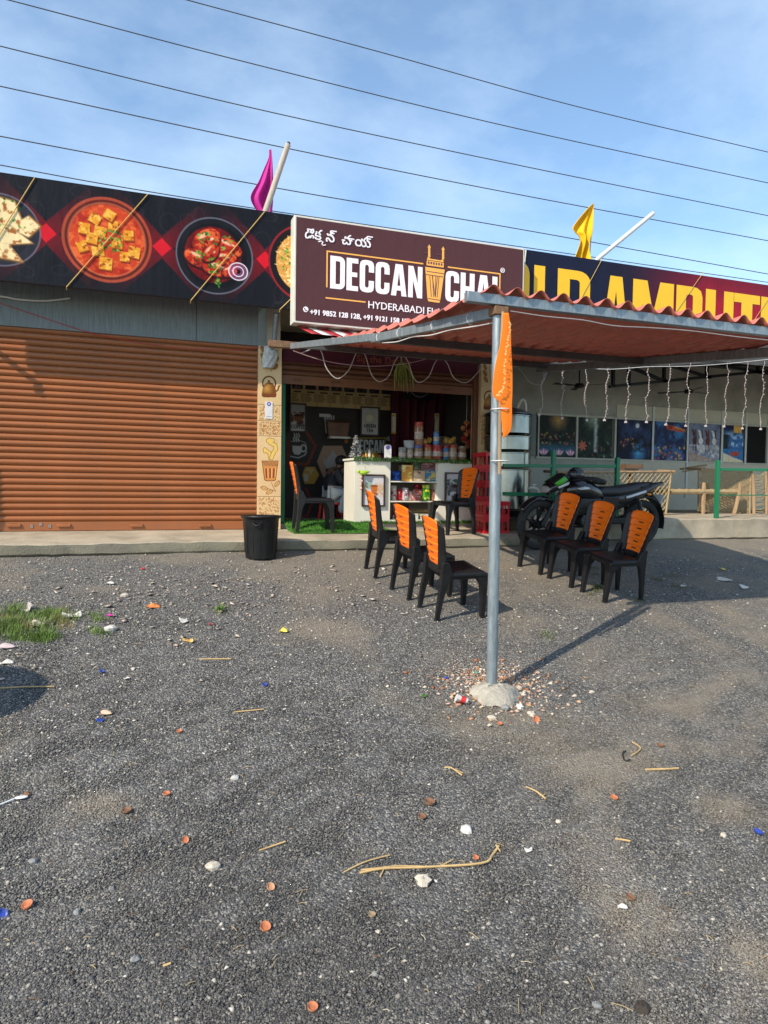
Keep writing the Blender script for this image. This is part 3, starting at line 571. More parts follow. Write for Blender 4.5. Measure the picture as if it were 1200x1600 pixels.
# rice bowl, half behind the next board
x, z = P_[3]; c.ell((x, z), .46, .46, (30, 24, 28)); c.ell((x, z), .455, .455, (160, 40, 50), .9, ring=.012); m = c.ell((x, z), .37, .37, (214, 160, 84)); r_ = random.Random(2)
for i in range(420):
    a = r_.uniform(0, 6.28); d = .36 * math.sqrt(r_.random()); u, v = x + d * math.cos(a), z + d * math.sin(a); an = r_.uniform(0, 3.1)
    if u < 1.95: c.line((u, v), (u + .03 * math.cos(an), v + .03 * math.sin(an)), .009, r_.choice([(252, 236, 190), (240, 196, 110), (222, 150, 70), (250, 220, 150), (170, 96, 44)]))
leafbits(x - .17, z + .02, 26, .16, 12)
c.a = 128 + (c.a - 128) * 1.08 - 4; c.speckle(8, 1); flexm = MP('flex_print', .5, .35); c.sheet('print', -.0012, food, flexm)
def tie(par, a, b_, name='tie_rope', r=.0055, m=gold_st, Y=SY):
    p0 = W(*a, Y); p1 = W(*b_, Y); q_ = MB(); q_.tube([p0 + Vector((0, .03, .012)), p0 + Vector((0, -.013, 0)), p1 + Vector((0, -.013, 0)), p1 + Vector((0, .03, -.02))], r, 6); o = q_.build(name, m); o.parent = par; o.matrix_parent_inverse = Matrix.Translation((0, -Y, 0)) if par.type == 'EMPTY' else Matrix.Identity(4); return o
for a, d in (((55, 277.5), (-12, 386)), ((231, 304), (104, 449)), ((413, 331.5), (298, 470)), ((470, 452), (437, 484))): tie(food, a, d)

# tea shop's own box sign
QY = 8.25
X0, X1, Z0, Z1 = 1.79, 4.935, 1.935, 3.205
dec = thing('tea_shop_signboard', 'maroon box sign of the tea shop with white lettering and yellow tumbler emblem', 'signboard', (0, QY, 0))
b = MB(); b.box(X0, X1, 0, .20, Z0, Z1); b.build('box', M('sign_box_edge', (.66, .66, .58), .45, var=.08, dirt=((.35, .32, .25), .4, 4)), dec, bevel=.004)
c = Canvas(X0 + .022, X1 - .022, Z0 + .022, Z1 - .022, .03, (86, 53, 55)); c.speckle(2, 3); fo = c.sheet('face', -.004, dec, MP('flex_face', .4, .25))
q = lambda px, py: XZ(px, py, QY)
mw, my, mk = M('white_vinyl', (.86, .85, .88), .4, var=.03), M('amber_vinyl', (.84, .44, .09), .4, var=.05), M('brown_vinyl', (.12, .045, .05), .4)
b = MB()
def zr(px0, py0, px1): return q(px0, py0), q(px1, py0)
xa, zt = q(516, 399.3); _, zb_ = q(515, 450.5); xb, _ = q(660, 416); block_text(b, 'DECCAN', xa, xb, zb_, zt, -.0075); b.build('brand_lettering', mw, dec, smooth=0); b = MB()
xa, _ = q(696, 425); xb, _ = q(777, 433); block_text(b, 'CHAI', xa, xb, zb_, zt, -.0075)
b.build('brand_lettering', mw, dec, smooth=0)
b = MB(); x, z = q(476, 371)
V0 = len(b.v); text_on(b, 'డెక', .165, (x, -.006, z - .012), bold=.0045); w1 = max(v[0] for v in b.v) - x
# the second consonant hangs below right as a small hooked stroke
b.tube([Vector((x + w1 - .045, -.008, z - .032)), Vector((x + w1 - .01, -.008, z - .020)), Vector((x + w1 + .012, -.008, z - .030)), Vector((x + w1 - .004, -.008, z - .052)), Vector((x + w1 + .012, -.008, z - .068)), Vector((x + w1 + .045, -.008, z - .058))], .0085, 5)
text_on(b, 'న్', .165, (x + w1 + .045, -.006, z - .018), bold=.0045); w2 = max(v[0] for v in b.v); b.build('regional_lettering', mw, dec, smooth=0); b = MB(); text_on(b, 'చాయ్', .165, (w2 + .065, -.006, z - .024), bold=.0045)
b.build('regional_lettering', mw, dec, smooth=0)
x, z = q(575, 476); x2, _ = q(706, 490); wt = 1.33 * (x2 - x) / 1.13
b = MB(); text_on(b, 'HYDERABADI', .125, (x, -.006, z - .045), width=wt * .555, bold=.002); b.build('tagline_lettering', mw, dec, smooth=0)
b = MB(); text_on(b, 'FLAVOUR', .125, (x + wt * .590, -.006, z - .045), width=wt * .41, bold=.002); b.build('tagline_lettering', mw, dec, smooth=0)
b = MB(); x, z = q(484, 487); x2, _ = q(636, 499); text_on(b, '+91 9852 128 128, +91 9121 158 128', .085, (x, -.006, z - .035), width=(x2 - x) * 1.03, bold=.006)
b.build('phone_lettering', mw, dec, smooth=0); b = MB(); cx, cz = q(477.5, 483.5); R_ = .033; flat(b, [[(cx + R_ * math.cos(i * .3927), cz + R_ * math.sin(i * .3927)) for i in range(16)]], -.006)
b.build('icon_disc', mw, dec, smooth=0); b = MB(); x, z = q(781, 424); text_on(b, '®', .09, (x, -.006, z - .02), bold=.002); b.build('registered_mark', mw, dec, smooth=0)
b = MB(); b.tube([(cx - .016, -.010, cz + .016), (cx - .012, -.010, cz - .004), (cx + .004, -.010, cz - .014), (cx + .017, -.010, cz - .015)], .0055, 5); b.build('phone_icon', M('maroon_vinyl', (.12, .05, .052), .4), dec)
b = MB(); fx0, fz1 = q(510, 391.5); fx1, _ = q(661, 412); t_ = .017; _, fz0 = q(509.5, 449)
b.box(fx0, fx0 + t_, -.008, -.0045, fz0, fz1); b.box(fx0 + t_ + .0005, fx1, -.0082, -.0046, fz1 - t_, fz1)
gx0, _ = q(699.5, 417); gx1, _ = q(780, 427); b.box(gx0, gx1, -.008, -.0045, fz1 - t_, fz1); b.box(gx1 + .0005, gx1 + t_, -.0082, -.0046, fz0, fz1)
lx0, lz = q(508.5, 465.5); lx1, _ = q(571, 471.5); b.box(lx0, lx1, -.008, -.0045, lz - t_ / 2, lz + t_ / 2)
b.build('frame_line', my, dec)
# emblem: fluted tumbler crowned by a gallery and two minarets
b = MB(); E = lambda pts: [q(*p) for p in pts]
flat(b, [E(((664, 417), (694.5, 421.5), (687.5, 470), (686, 473.5), (669, 471), (667.5, 467)))], -.0075, 0)
flat(b, [E(((666.5, 407), (693, 411), (693, 418.5), (666, 414.5)))], -.0075, 0); flat(b, [E(((668.5, 401), (672, 404.5), (688, 407), (692, 405), (693, 410), (666.5, 406)))], -.0075, 0)
for x_ in (670.3, 692):
    dy = (x_ - 670.3) * .145; flat(b, [E(((x_ - 1.8, 402 + dy), (x_ + 1.8, 402.5 + dy), (x_ + 1.6, 388 + dy), (x_ + 2.6, 387 + dy), (x_ + 1.2, 384.5 + dy), (x_, 382 + dy), (x_ - 1.2, 384.3 + dy), (x_ - 2.6, 386.3 + dy), (x_ - 1.6, 387.5 + dy)))], -.0075, 0)
    b.box(q(x_ - 2.6, 0)[0], q(x_ + 2.6, 0)[0], -.0095, -.008, q(x_, 396 + dy)[1] - .006, q(x_, 396 + dy)[1] + .006, 1)
def stripe(pa, pb, w=.011):
    a, d = Vector((*q(*pa), 0)), Vector((*q(*pb), 0)); n_ = (d - a).normalized(); o_ = Vector((-n_.y, n_.x, 0)) * w / 2; flat(b, [[(p.x, p.y) for p in (a + o_, a - o_, d - o_, d + o_)]], -.0088, 1)
for pa, pb in (((666, 424), (693, 428)), ((664.5, 429), (692, 433)), ((671, 431), (673.5, 464)), ((675.5, 431.5), (677, 464)), ((680.5, 432), (679.5, 464.5)), ((685.5, 433), (682.5, 465)), ((668, 466.5), (687.5, 469.5)), ((667, 415.5), (693, 419.6)), ((675, 431), (679.4, 464)), ((683, 433), (679.6, 464))): stripe(pa, pb, .009)
for i in range(6): stripe((669.5 + i * 4, 408.8 + i * .6), (669.5 + i * 4, 412.5 + i * .6), .022)
b.build('emblem', [my, mk], dec, smooth=0)

# the neighbour's board: yellow capitals on navy running to red
old = thing('restaurant_signboard', 'long navy and red fascia board with huge yellow capital letters', 'signboard', (0, SY, 0))
b = MB(); b.box(4.945, 12.9, .002, .07, ZF0, ZF1); b.build('board', M('sign_back', (.03, .03, .035), .6), old)
c = Canvas(4.945, 12.9, ZF0, ZF1, .016, (24, 28, 52)); q = lambda px, py: XZ(px, py, SY)
xr = q(1060, 450)[0]; g_ = np.clip((c.X - q(935, 400)[0]) / (xr - q(935, 400)[0]), 0, 1); c.put(g_, (58, 24, 44)); c.put(np.clip((c.X - q(985, 400)[0]) / 1.5, 0, 1) * np.clip(1.25 - np.hypot((c.X - xr - .6) / 3.4, (c.Z - 2.6) / 1.0), 0, 1), (176, 22, 48)); c.a *= (.88 + .24 * c.noise(.4, 3))[..., None]
c.speckle(4, 3); c.sheet('print', -.0012, old, flexm)
b = MB(); z1 = q(1000, 437)[1]; z0 = z1 - .86
def let(ch, pa, pb):
    xa, xb = q(pa, 440)[0], q(pb, 440)[0]; w, lp = glyph(ch); flat(b, [[(xa + p[0] / w * (xb - xa), z0 + p[1] * (z1 - z0)) for p in l_] for l_ in lp], -.006)
for ch, pa, pb in (('O', 801, 827), ('L', 834, 868), ('D', 871, 922), ('A', 942, 983), ('M', 989, 1053), ('R', 1057, 1099), ('U', 1103, 1147), ('T', 1147.5, 1188), ('H', 1190, 1236)):
    let(ch, pa, pb)
b.build('letters', M('yellow_vinyl', (.86, .50, .012), .4, var=.04), old, smooth=0)
for a, d in (((940, 405), (905, 470)), ((1098, 426), (1050, 495)), ((1216, 442), (1170, 512))): tie(old, a, d, r=.004)
tie(old, (821, 391), (815, 452), r=.009, m=M('pale_edging', (.6, .6, .52), .5))
# red and white striped awning scrap below the box sign
aw = thing('striped_awning', 'small red and white striped awning folded under the maroon sign', 'awning', (0, 0, 0))
for i in range(9):
    xa = 1.86 + i * .13; q_ = MB(); q_.grid(lambda u, v: (xa + .13 * u + .12 * v, 8.42 - .30 * v, 1.93 - .14 * v + .004 * math.sin(i + 5 * u)), 2, 6)
    q_.build('stripe_panel', M('red_awning', (.38, .02, .03), .6) if i % 2 == 0 else M('white_awning', (.7, .68, .66), .6), aw, solid=.004)
# ================================================================== canopy of red roofing sheet on galvanised steel
pb = G(768, 1082); PX, PY, PZ = pb.x, pb.y, pb.z
can = thing('canopy', 'red tiled sheet canopy on galvanised steel tube with one corner post', 'canopy', (PX, PY, PZ))
def loc(p): return Vector(p) - Vector((PX, PY, PZ))
ptop = W(778.5, 490, PY)
b = MB(); b.tube([(0, 0, -.03), loc(ptop)], .0375, 20); b.build('post', galv, can)
r_ = random.Random(9)
b = MB(); prof = [(.195, -.03), (.175, .008), (.15, .030), (.105, .050), (.065, .060), (.04, .066)]
b.lathe(prof, 26, (.0, -.03, 0)); b.v = [(x * (1.0 + .16 * math.sin(3 * math.atan2(y, x + 1e-6) + 1)) + r_.uniform(-.012, .012), y * .9 + r_.uniform(-.012, .012), z + r_.uniform(-.009, .009)) for x, y, z in b.v]
b.build('footing', conc2, can)
RZ = ptop.z + .09; SL = .135
RX0, RX1, RY0, RY1 = 2.12, 5.42, 4.06, 8.60
# the roof rises towards the shops in two slopes, read off its left edge
_re = []
for _x, _y in ((751, 459), (707, 474), (680, 481), (660, 488), (622, 500), (578, 514), (497, 531)):
    _d = ray(_x, _y); _t = RX0 / _d[0]; _re.append((_d[1] * _t, _d[2] * _t))
_rp = np.polyfit([p[0] for p in _re], [p[1] for p in _re], 2)
def roof_edge(y): return float(np.polyval(_rp, y)) - .050 * min(1, max(.25, (y - 4.0) / 1.0))
fb0 = W(728, 467, PY - .02); b = MB(); b.bar(loc((fb0.x, PY - .02, RZ - .010)), loc((RX1 + .05, PY - .02, RZ - .012)), .055, .066); b.build('front_beam', galv, can, bevel=.003)
be = W(455, 541, 8.45); bs = Vector((ptop.x, PY + .03, ptop.z + .012))
_best = min((abs((lambda p: 600 + FOC * np.dot(p, CR) / np.dot(p, CF))(np.array([2.35 - .1355 * (y_ - 4.17), y_, 1.6])) - 583), y_) for y_ in np.linspace(4.5, 8.3, 200))[1]
bm = W(583, 529.5, _best)
b = MB(); b.bar(loc(bs), loc(bm), .05, .072); b.build('side_beam', galv, can, bevel=.003)
b = MB(); b.bar(loc(bm + Vector((0, -.06, .004))), loc(be), .046, .070); b.build('side_beam', galv, can, bevel=.003)
b = MB(); b.bar(loc((RX1 - .12, PY + .03, ptop.z + .012)), loc((RX1 - .12, 8.45, roof_edge(8.45) - .09)), .05, .085); b.build('side_beam', galv, can, bevel=.003)
b = MB(); b.bar(loc((be.x - .28, 8.45, be.z + .01)), loc((be.x + .12, 8.45, be.z + .012)), .07, .08); b.build('beam_end', rust, can, bevel=.004)
b = MB(); b.obox(loc((ptop.x, PY, ptop.z + .012)), (.10, .10, .055)); b.build('corner_bracket', rust, can, bevel=.004)
for yy in (6.3, 8.2):
    z = roof_edge(yy) - .045; b = MB(); x0 = RX0 + (.02 if yy < 8 else -.25); b.bar(loc((x0, yy, z)), loc((RX1, yy, z)), .05, .07); b.build('purlin', M('weathered_purlin', (.10, .095, .09), .7, .3, var=.25), can, bevel=.003)
roofm = M('red_roof_sheet', (.56, .150, .105), .5, var=.12, vs=3, dirt=((.22, .10, .06), .35, 4))
def roof_z(x, y):
    s_ = ((y - RY0) / .30) % 1.0; return roof_edge(y) + .028 - .030 * math.cos(2 * math.pi * (x - RX0) / .178) + .026 * (1 - s_) ** 2 - .008
xs_ = [RX0, 3.05, 4.0, RX1]
for k in range(3):
    xa, xb = xs_[k] - (.03 if k else 0), xs_[k + 1]
    b = MB(); nu = int((xb - xa) / .178 * 14)
    b.grid(lambda u, v: loc((xa + (xb - xa) * u, RY0 + (RY1 - RY0) * v, roof_z(xa + (xb - xa) * u, RY0 + (RY1 - RY0) * v) + .003 * k)), nu, 120)
    b.build('roof_sheet', roofm, can, smooth=60, solid=.0025)
# white ties round the beams
for t_ in (.16, .42, .72, .93):
    p = bs.lerp(bm, t_); b = MB(); b.tube([loc(p) + Vector((math.cos(a) * .030 * (1.4 if False else 1), 0, 0)) + Vector((0, .0, math.sin(a) * .047)) for a in [i * math.pi / 4 for i in range(9)]], .004, 5, caps=False); b.build('wire_tie', wwire, can)
# cable under the front beam and along the side beam
def cable(name, pts, r, mat, label, cat='cable', group=None):
    q_ = MB(); q_.tube(pts, r, 6); return tag(q_.build(name, mat), label, cat, group)
def smooth_pts(P, n=8):
    P = [Vector(p) for p in P]; out = []
    for i in range(len(P) - 1):
        a, b_, c_, d = P[max(i - 1, 0)], P[i], P[i + 1], P[min(i + 2, len(P) - 1)]
        for j in range(n):
            t = j / n; out.append(.5 * ((2 * b_) + (c_ - a) * t + (2 * a - 5 * b_ + 4 * c_ - d) * t * t + (3 * b_ - a - 3 * c_ + d) * t ** 3))
    out.append(P[-1]); return out
cable('cable', smooth_pts([W(*p, PY - .05) for p in ((798, 486), (850, 494), (910, 500), (960, 509), (1015, 512), (1080, 517), (1150, 526), (1215, 533))]), .0035, M('grey_cable', (.35, .33, .33), .5), 'thin grey cable drooping along the front beam of the canopy')
cable('cable', smooth_pts([bs.lerp(bm, t) + Vector((0, 0, -.060 - .008 * math.sin(t * 19))) for t in (0.02, .15, .3, .45, .6, .75, .9)]), .0045, wwire, 'thin white cable slung under the left side beam of the canopy')
wav = [(470, 552), (490, 545), (502, 549), (510, 575), (527, 591.5), (545, 578), (556, 553), (563, 547.5), (571, 556), (580, 584), (592, 596), (607, 588), (618, 563), (628, 554.5), (638, 566), (645, 588), (655, 597.5), (670, 588), (680, 566), (689, 559.5), (699, 568), (709, 590), (727, 598), (741, 588), (754, 572)]
cable('cable', smooth_pts([W(*p, 8.52) for p in wav], 5), .0055, wwire, 'white cable hung in four wavy loops across the tea shop front')
cable('cable', smooth_pts([W(*p, 8.6) for p in ((458, 548), (500, 562), (545, 570), (590, 572), (640, 567), (675, 558))]), .005, M('pinkish_cable', (.50, .36, .36), .5), 'pale pink cable sagging above the rolled up shutter')
cable('cable', smooth_pts([W(*p, 8.95) for p in ((-40, 462), (0, 463), (30, 468), (70, 470), (109, 466))]), .010, wwire, 'thick white cable end hanging below the food board')
cable('cable', smooth_pts([W(*p, 8.98) for p in ((-30, 463), (60, 494), (150, 522), (250, 540), (345, 547), (408, 543), (440, 536))]), .004, M('red_wire', (.45, .03, .03), .5), 'thin red wire sagging across the lintel over the closed shutter')
cable('cable', smooth_pts([W(*p, 8.4) for p in ((795, 566), (815, 580), (828, 597), (845, 600), (853, 585), (855, 570))]), .006, M('grey_cable', (.35, .33, .33), .5), 'grey cable loop hanging right of the orange flag')

# ================================================================== flags
def cloth(name, rows, Y, mat, label, fold=.05, nf=3, parent=None, seed=1, solid=.003, n=26):
    # rows: (left, right) photo outline from top to bottom at depth Y, with folds running down
    P = [(W(*a, Y), W(*d, Y)) for a, d in rows]; A = smooth_pts([p[0] for p in P], 5); B = smooth_pts([p[1] for p in P], 5); m = len(A) - 1; r_ = random.Random(seed); ph = r_.uniform(0, 6)
    def fn(u, v):
        i = v * m; i0 = min(int(i), m - 1); t = i - i0; a = A[i0].lerp(A[i0 + 1], t); d = B[i0].lerp(B[i0 + 1], t); p = a.lerp(d, u); w = (d - a).length
        return (p.x, p.y + fold * min(1, w * 5) * (math.sin(u * nf * 6.28 + ph + v * 1.5) * (.4 + .6 * v) + .5 * math.sin(v * 9 + u * 4 + ph)), p.z)
    q_ = MB(); q_.grid(fn, n, m); return q_.build(name, mat, parent, smooth=80, solid=solid)
magc = M('magenta_cloth', (.50, .012, .25), .8, var=.10, trans=0); yelc = M('yellow_cloth', (.80, .44, .0), .8, var=.06); orac = M('orange_cloth', (.95, .205, .004), .75, var=.06)
FYY = 8.75
fl = thing('flag', 'magenta cloth flag hanging beside a leaning pole above the food board', 'flag', (0, 0, 0))
cloth('cloth', [((420.5, 234), (424, 233)), ((420, 246), (425, 247)), ((412, 265), (426.5, 270)), ((404, 284), (427.5, 290)), ((391.5, 308), (427, 312)), ((402, 328), (425, 332)), ((409, 338), (424, 342))], FYY + .06, magc, '', .045, 2, fl, 2)
b = MB(); b.tube([W(423, 236, FYY + .08), W(425, 345, FYY + .08)], .008, 6); b.build('stick', wood, fl)
b = MB(); b.tube([W(414, 333, FYY - .1), W(450, 226, FYY - .1)], [.038, .036], 12); b.tube([W(450.2, 225.5, FYY - .1), W(451.6, 222.5, FYY - .1)], .02, 8, 1)
tag(b.build('flag_pole', [M('weathered_pipe', (.42, .36, .30), .7, var=.2, vs=12, stretch=(3, 3, .4)), black_st]), 'weathered pale pole leaning beside the magenta flag', 'pole')
fl2 = thing('flag', 'yellow cloth flag standing above the navy and red board', 'flag', (0, 0, 0))
cloth('cloth', [((926, 318), (927.5, 318)), ((915, 328), (927, 330)), ((904, 341), (924, 350)), ((894, 357), (922.5, 366)), ((901, 366), (921, 374)), ((903.5, 377), (920, 386)), ((898, 395), (920, 399)), ((895, 405), (921, 409))], FYY + .06, yelc, '', .05, 2, fl2, 5)
b = MB(); b.tube([W(927.3, 319, FYY + .09), W(920.5, 412, FYY + .09)], .007, 6); b.build('stick', wood, fl2)
b = MB(); b.tube([W(930, 408, FYY - .12), W(1020.5, 333.5, FYY - .12)], .032, 12); tag(b.build('flag_pole', M('white_pipe', (.66, .66, .64), .4, var=.08)), 'white plastic pipe leaning to the right beside the yellow flag', 'pole')
of = thing('flag', 'bright orange cloth flag tied to the galvanised canopy post', 'flag', (0, 0, 0))
OY = PY - .075
b = MB(); b.tube([W(786, 487, OY), W(782, 560, OY), W(780.5, 741, OY)], [.010, .011, .012], 8); b.build('stick', wood, of)
cloth('cloth', [((786, 489), (794.5, 489)), ((785, 515), (798, 512)), ((781, 540), (799, 545)), ((773, 575), (801, 580)), ((770, 615), (801, 612)), ((780, 628), (800, 632)), ((783, 650), (800, 655)), ((785, 668), (798, 672)), ((786, 685), (791, 681))], OY - .010, orac, '', .004, .9, of, 3, n=30)
b = MB()
for y in (640.5, 720.5):
    c0 = W(774.5, y, PY); b.tube([c0 + Vector((math.cos(a) * .056 + .014, math.sin(a) * .070 - .032, 0)) for a in [i * .5236 for i in range(13)]], .004, 5, caps=False)
b.build('cable_tie', wwire, of)
cl = M('glint_trim', (.85, .60, .22), .35)  # flag trim with its reflections put into the pale orange colour
b = MB(); r_ = random.Random(4)
pts = smooth_pts([W(*p, OY - .040) for p in ((797, 505), (795, 525), (791.5, 545), (789, 570), (787, 600), (784, 612), (777, 618))], 10)
for p in pts:
    for k in range(1): b.obox(p + Vector((r_.uniform(-.006, .006), r_.uniform(-.006, .006), r_.uniform(-.012, .012))), (.010, .002, .007), Matrix.Rotation(r_.uniform(-.6, .6), 3, 'Y'))
tag(b.build('trim_glints', cl, of), kind='stuff')
# a bent pole and two drums, added out of view to cast shadows into it
kk = (FY - 8.45) / SUN.y
def sh_src(px, py): return W(px, py, FY) - SUN * kk
b = MB(); b.tube([sh_src(66, 620), sh_src(66, 606), sh_src(40, 586), sh_src(-30, 528)], .030, 8); tag(b.build('shadow_pole', wood), 'bent wooden pole added out of view to cast a shadow on the closed shutter', 'pole')
def drum(x, y, r, h, label, rz=0):
    z = float(gz(y)) if y < 7.9 else -.60; t = thing('shadow_drum', label, 'drum', (x, y, z - .01), rz)
    q_ = MB(); q_.lathe([(r * .93, 0), (r * .97, .02), (r, .06), (r, h * .3), (r * 1.03, h * .32), (r * 1.03, h * .36), (r, h * .38), (r, h * .62), (r * 1.03, h * .64), (r * 1.03, h * .68), (r, h * .7), (r * .99, h * .9), (r * .9, h * .97), (r * .8, h)], 28); q_.build('body', M('blue_plastic', (.02, .08, .30), .4), t)
    q_ = MB(); q_.lathe([(r * .3, h - .002), (r * .3, h + .03)], 16, (r * .35, 0, 0)); q_.build('cap', black_pl, t)
drum(-2.90, 8.55, .32, 2.05, 'tall blue drum added out of view to shade the left end of the closed shutter')
drum(-1.78, 4.28, .42, .95, 'wide blue drum added out of view to cast a shadow on the chips')

# ================================================================== overhead wires
WY = 12.0
for k, P in enumerate([((285, -2), (600, 83), (900, 166), (1210, 240)), ((10, -1), (400, 101), (800, 199), (1210, 288)), ((-10, 69.5), (400, 170), (800, 256), (1210, 339)), ((-10, 132.5), (450, 232), (800, 302), (1210, 378)), ((-10, 211), (450, 297), (800, 356), (1210, 430)), ((-10, 256), (200, 294), (455, 334), (900, 398))]):
    cable('power_line', smooth_pts((lambda q_: [q_[0] - (q_[1] - q_[0]) * 3, q_[0] - (q_[1] - q_[0]) * 1.2] + q_ + [q_[-1] + (q_[-1] - q_[-2]) * 1.2, q_[-1] + (q_[-1] - q_[-2]) * 3])([W(x, y, WY) for x, y in P]), 10), .0085 if k != 5 else .008, wire_m, ['topmost dark power line crossing the sky', 'second power line from the top, starting near the upper left corner', 'third power line from the top', 'fourth power line, passing just over the leaning grey pole', 'fifth power line, passing behind the magenta and yellow flags', 'lowest power line, almost touching the top of the food board'][k], 'power line', 'power lines strung over the shops')

# ================================================================== open hall on the right
hall = thing('hall_building', 'open fronted hall with a row of posters along its windows', 'building', (0, 0, 0))
HY = 11.2
hz = lambda px, py: XZ(px, py, HY)
zt1 = hz(964, 655)[1]; zb1 = hz(964, 717)[1]; zc1 = hz(964, 632)[1]
xl = hz(837, 680)[0]
# wall pieces round the window strip
b = MB(); b.box(4.98, 16.5, HY, HY + .15, -.6, zb1 - .0); b.box(4.98, xl, HY, HY + .15, zb1, 2.5); b.box(xl, 16.5, HY + .002, HY + .15, zt1 + .03, 2.5); b.box(xl, 16.5, HY + .09, HY + .152, zb1, zt1 + .03)
b.build('wall', greyw, hall)
b = MB(); xq = hz(963, 650)[0]; b.box(xq, 16.5, HY - .012, HY + .0005, zt1 + .045, zc1); b.build('cream_band', creamw, hall, bevel=.003)
b = MB(); b.box(xq, 16.5, HY - .010, HY - .0005, -.42, zb1 - .03); b.build('cream_dado', creamw, hall)
b = MB(); b.box(4.98, 16.5, 8.62, 11.4, 2.50, 2.55); b.build('ceiling', M('tin_ceiling', (.05, .05, .048), .8), hall)
b = MB(); b.box(14.4, 14.5, 8.7, 11.2, -.7, 2.5); b.build('side_wall', greyw, hall)
fm = M('window_frame_paint', (.50, .48, .40), .5)
b = MB(); b.box(xl, 13.8, HY - .03, HY - .011, zb1 - .035, zb1); b.box(xl, 13.8, HY - .03, HY - .011, zt1, zt1 + .04); b.build('window_frame', fm, hall, bevel=.003)
posters = [(827, 839, None), (841, 899, 'lotus'), (902, 957, 'fall'), (963.5, 1017.5, 'moon'), (1020, 1071.5, 'garden'), (1075, 1125, 'horses'), (1128.5, 1162, 'boat'), (1166, 1197, 'black')]
for px in (840, 900, 960, 1018.7, 1073, 1126.7, 1163.8, 1198.5):
    x = hz(px, 690)[0]; q_ = MB(); w_ = .045 if px > 840 else .03
    q_.box(x - w_ / 2, x + w_ / 2, HY - .034, HY - .012, zb1 - (.75 if px in (1073,) else .03), zt1 + (.29 if px > 960 else .03)); q_.build('mullion', fm if px < 1000 else M('white_mullion', (.62, .62, .60), .4), hall, bevel=.003)
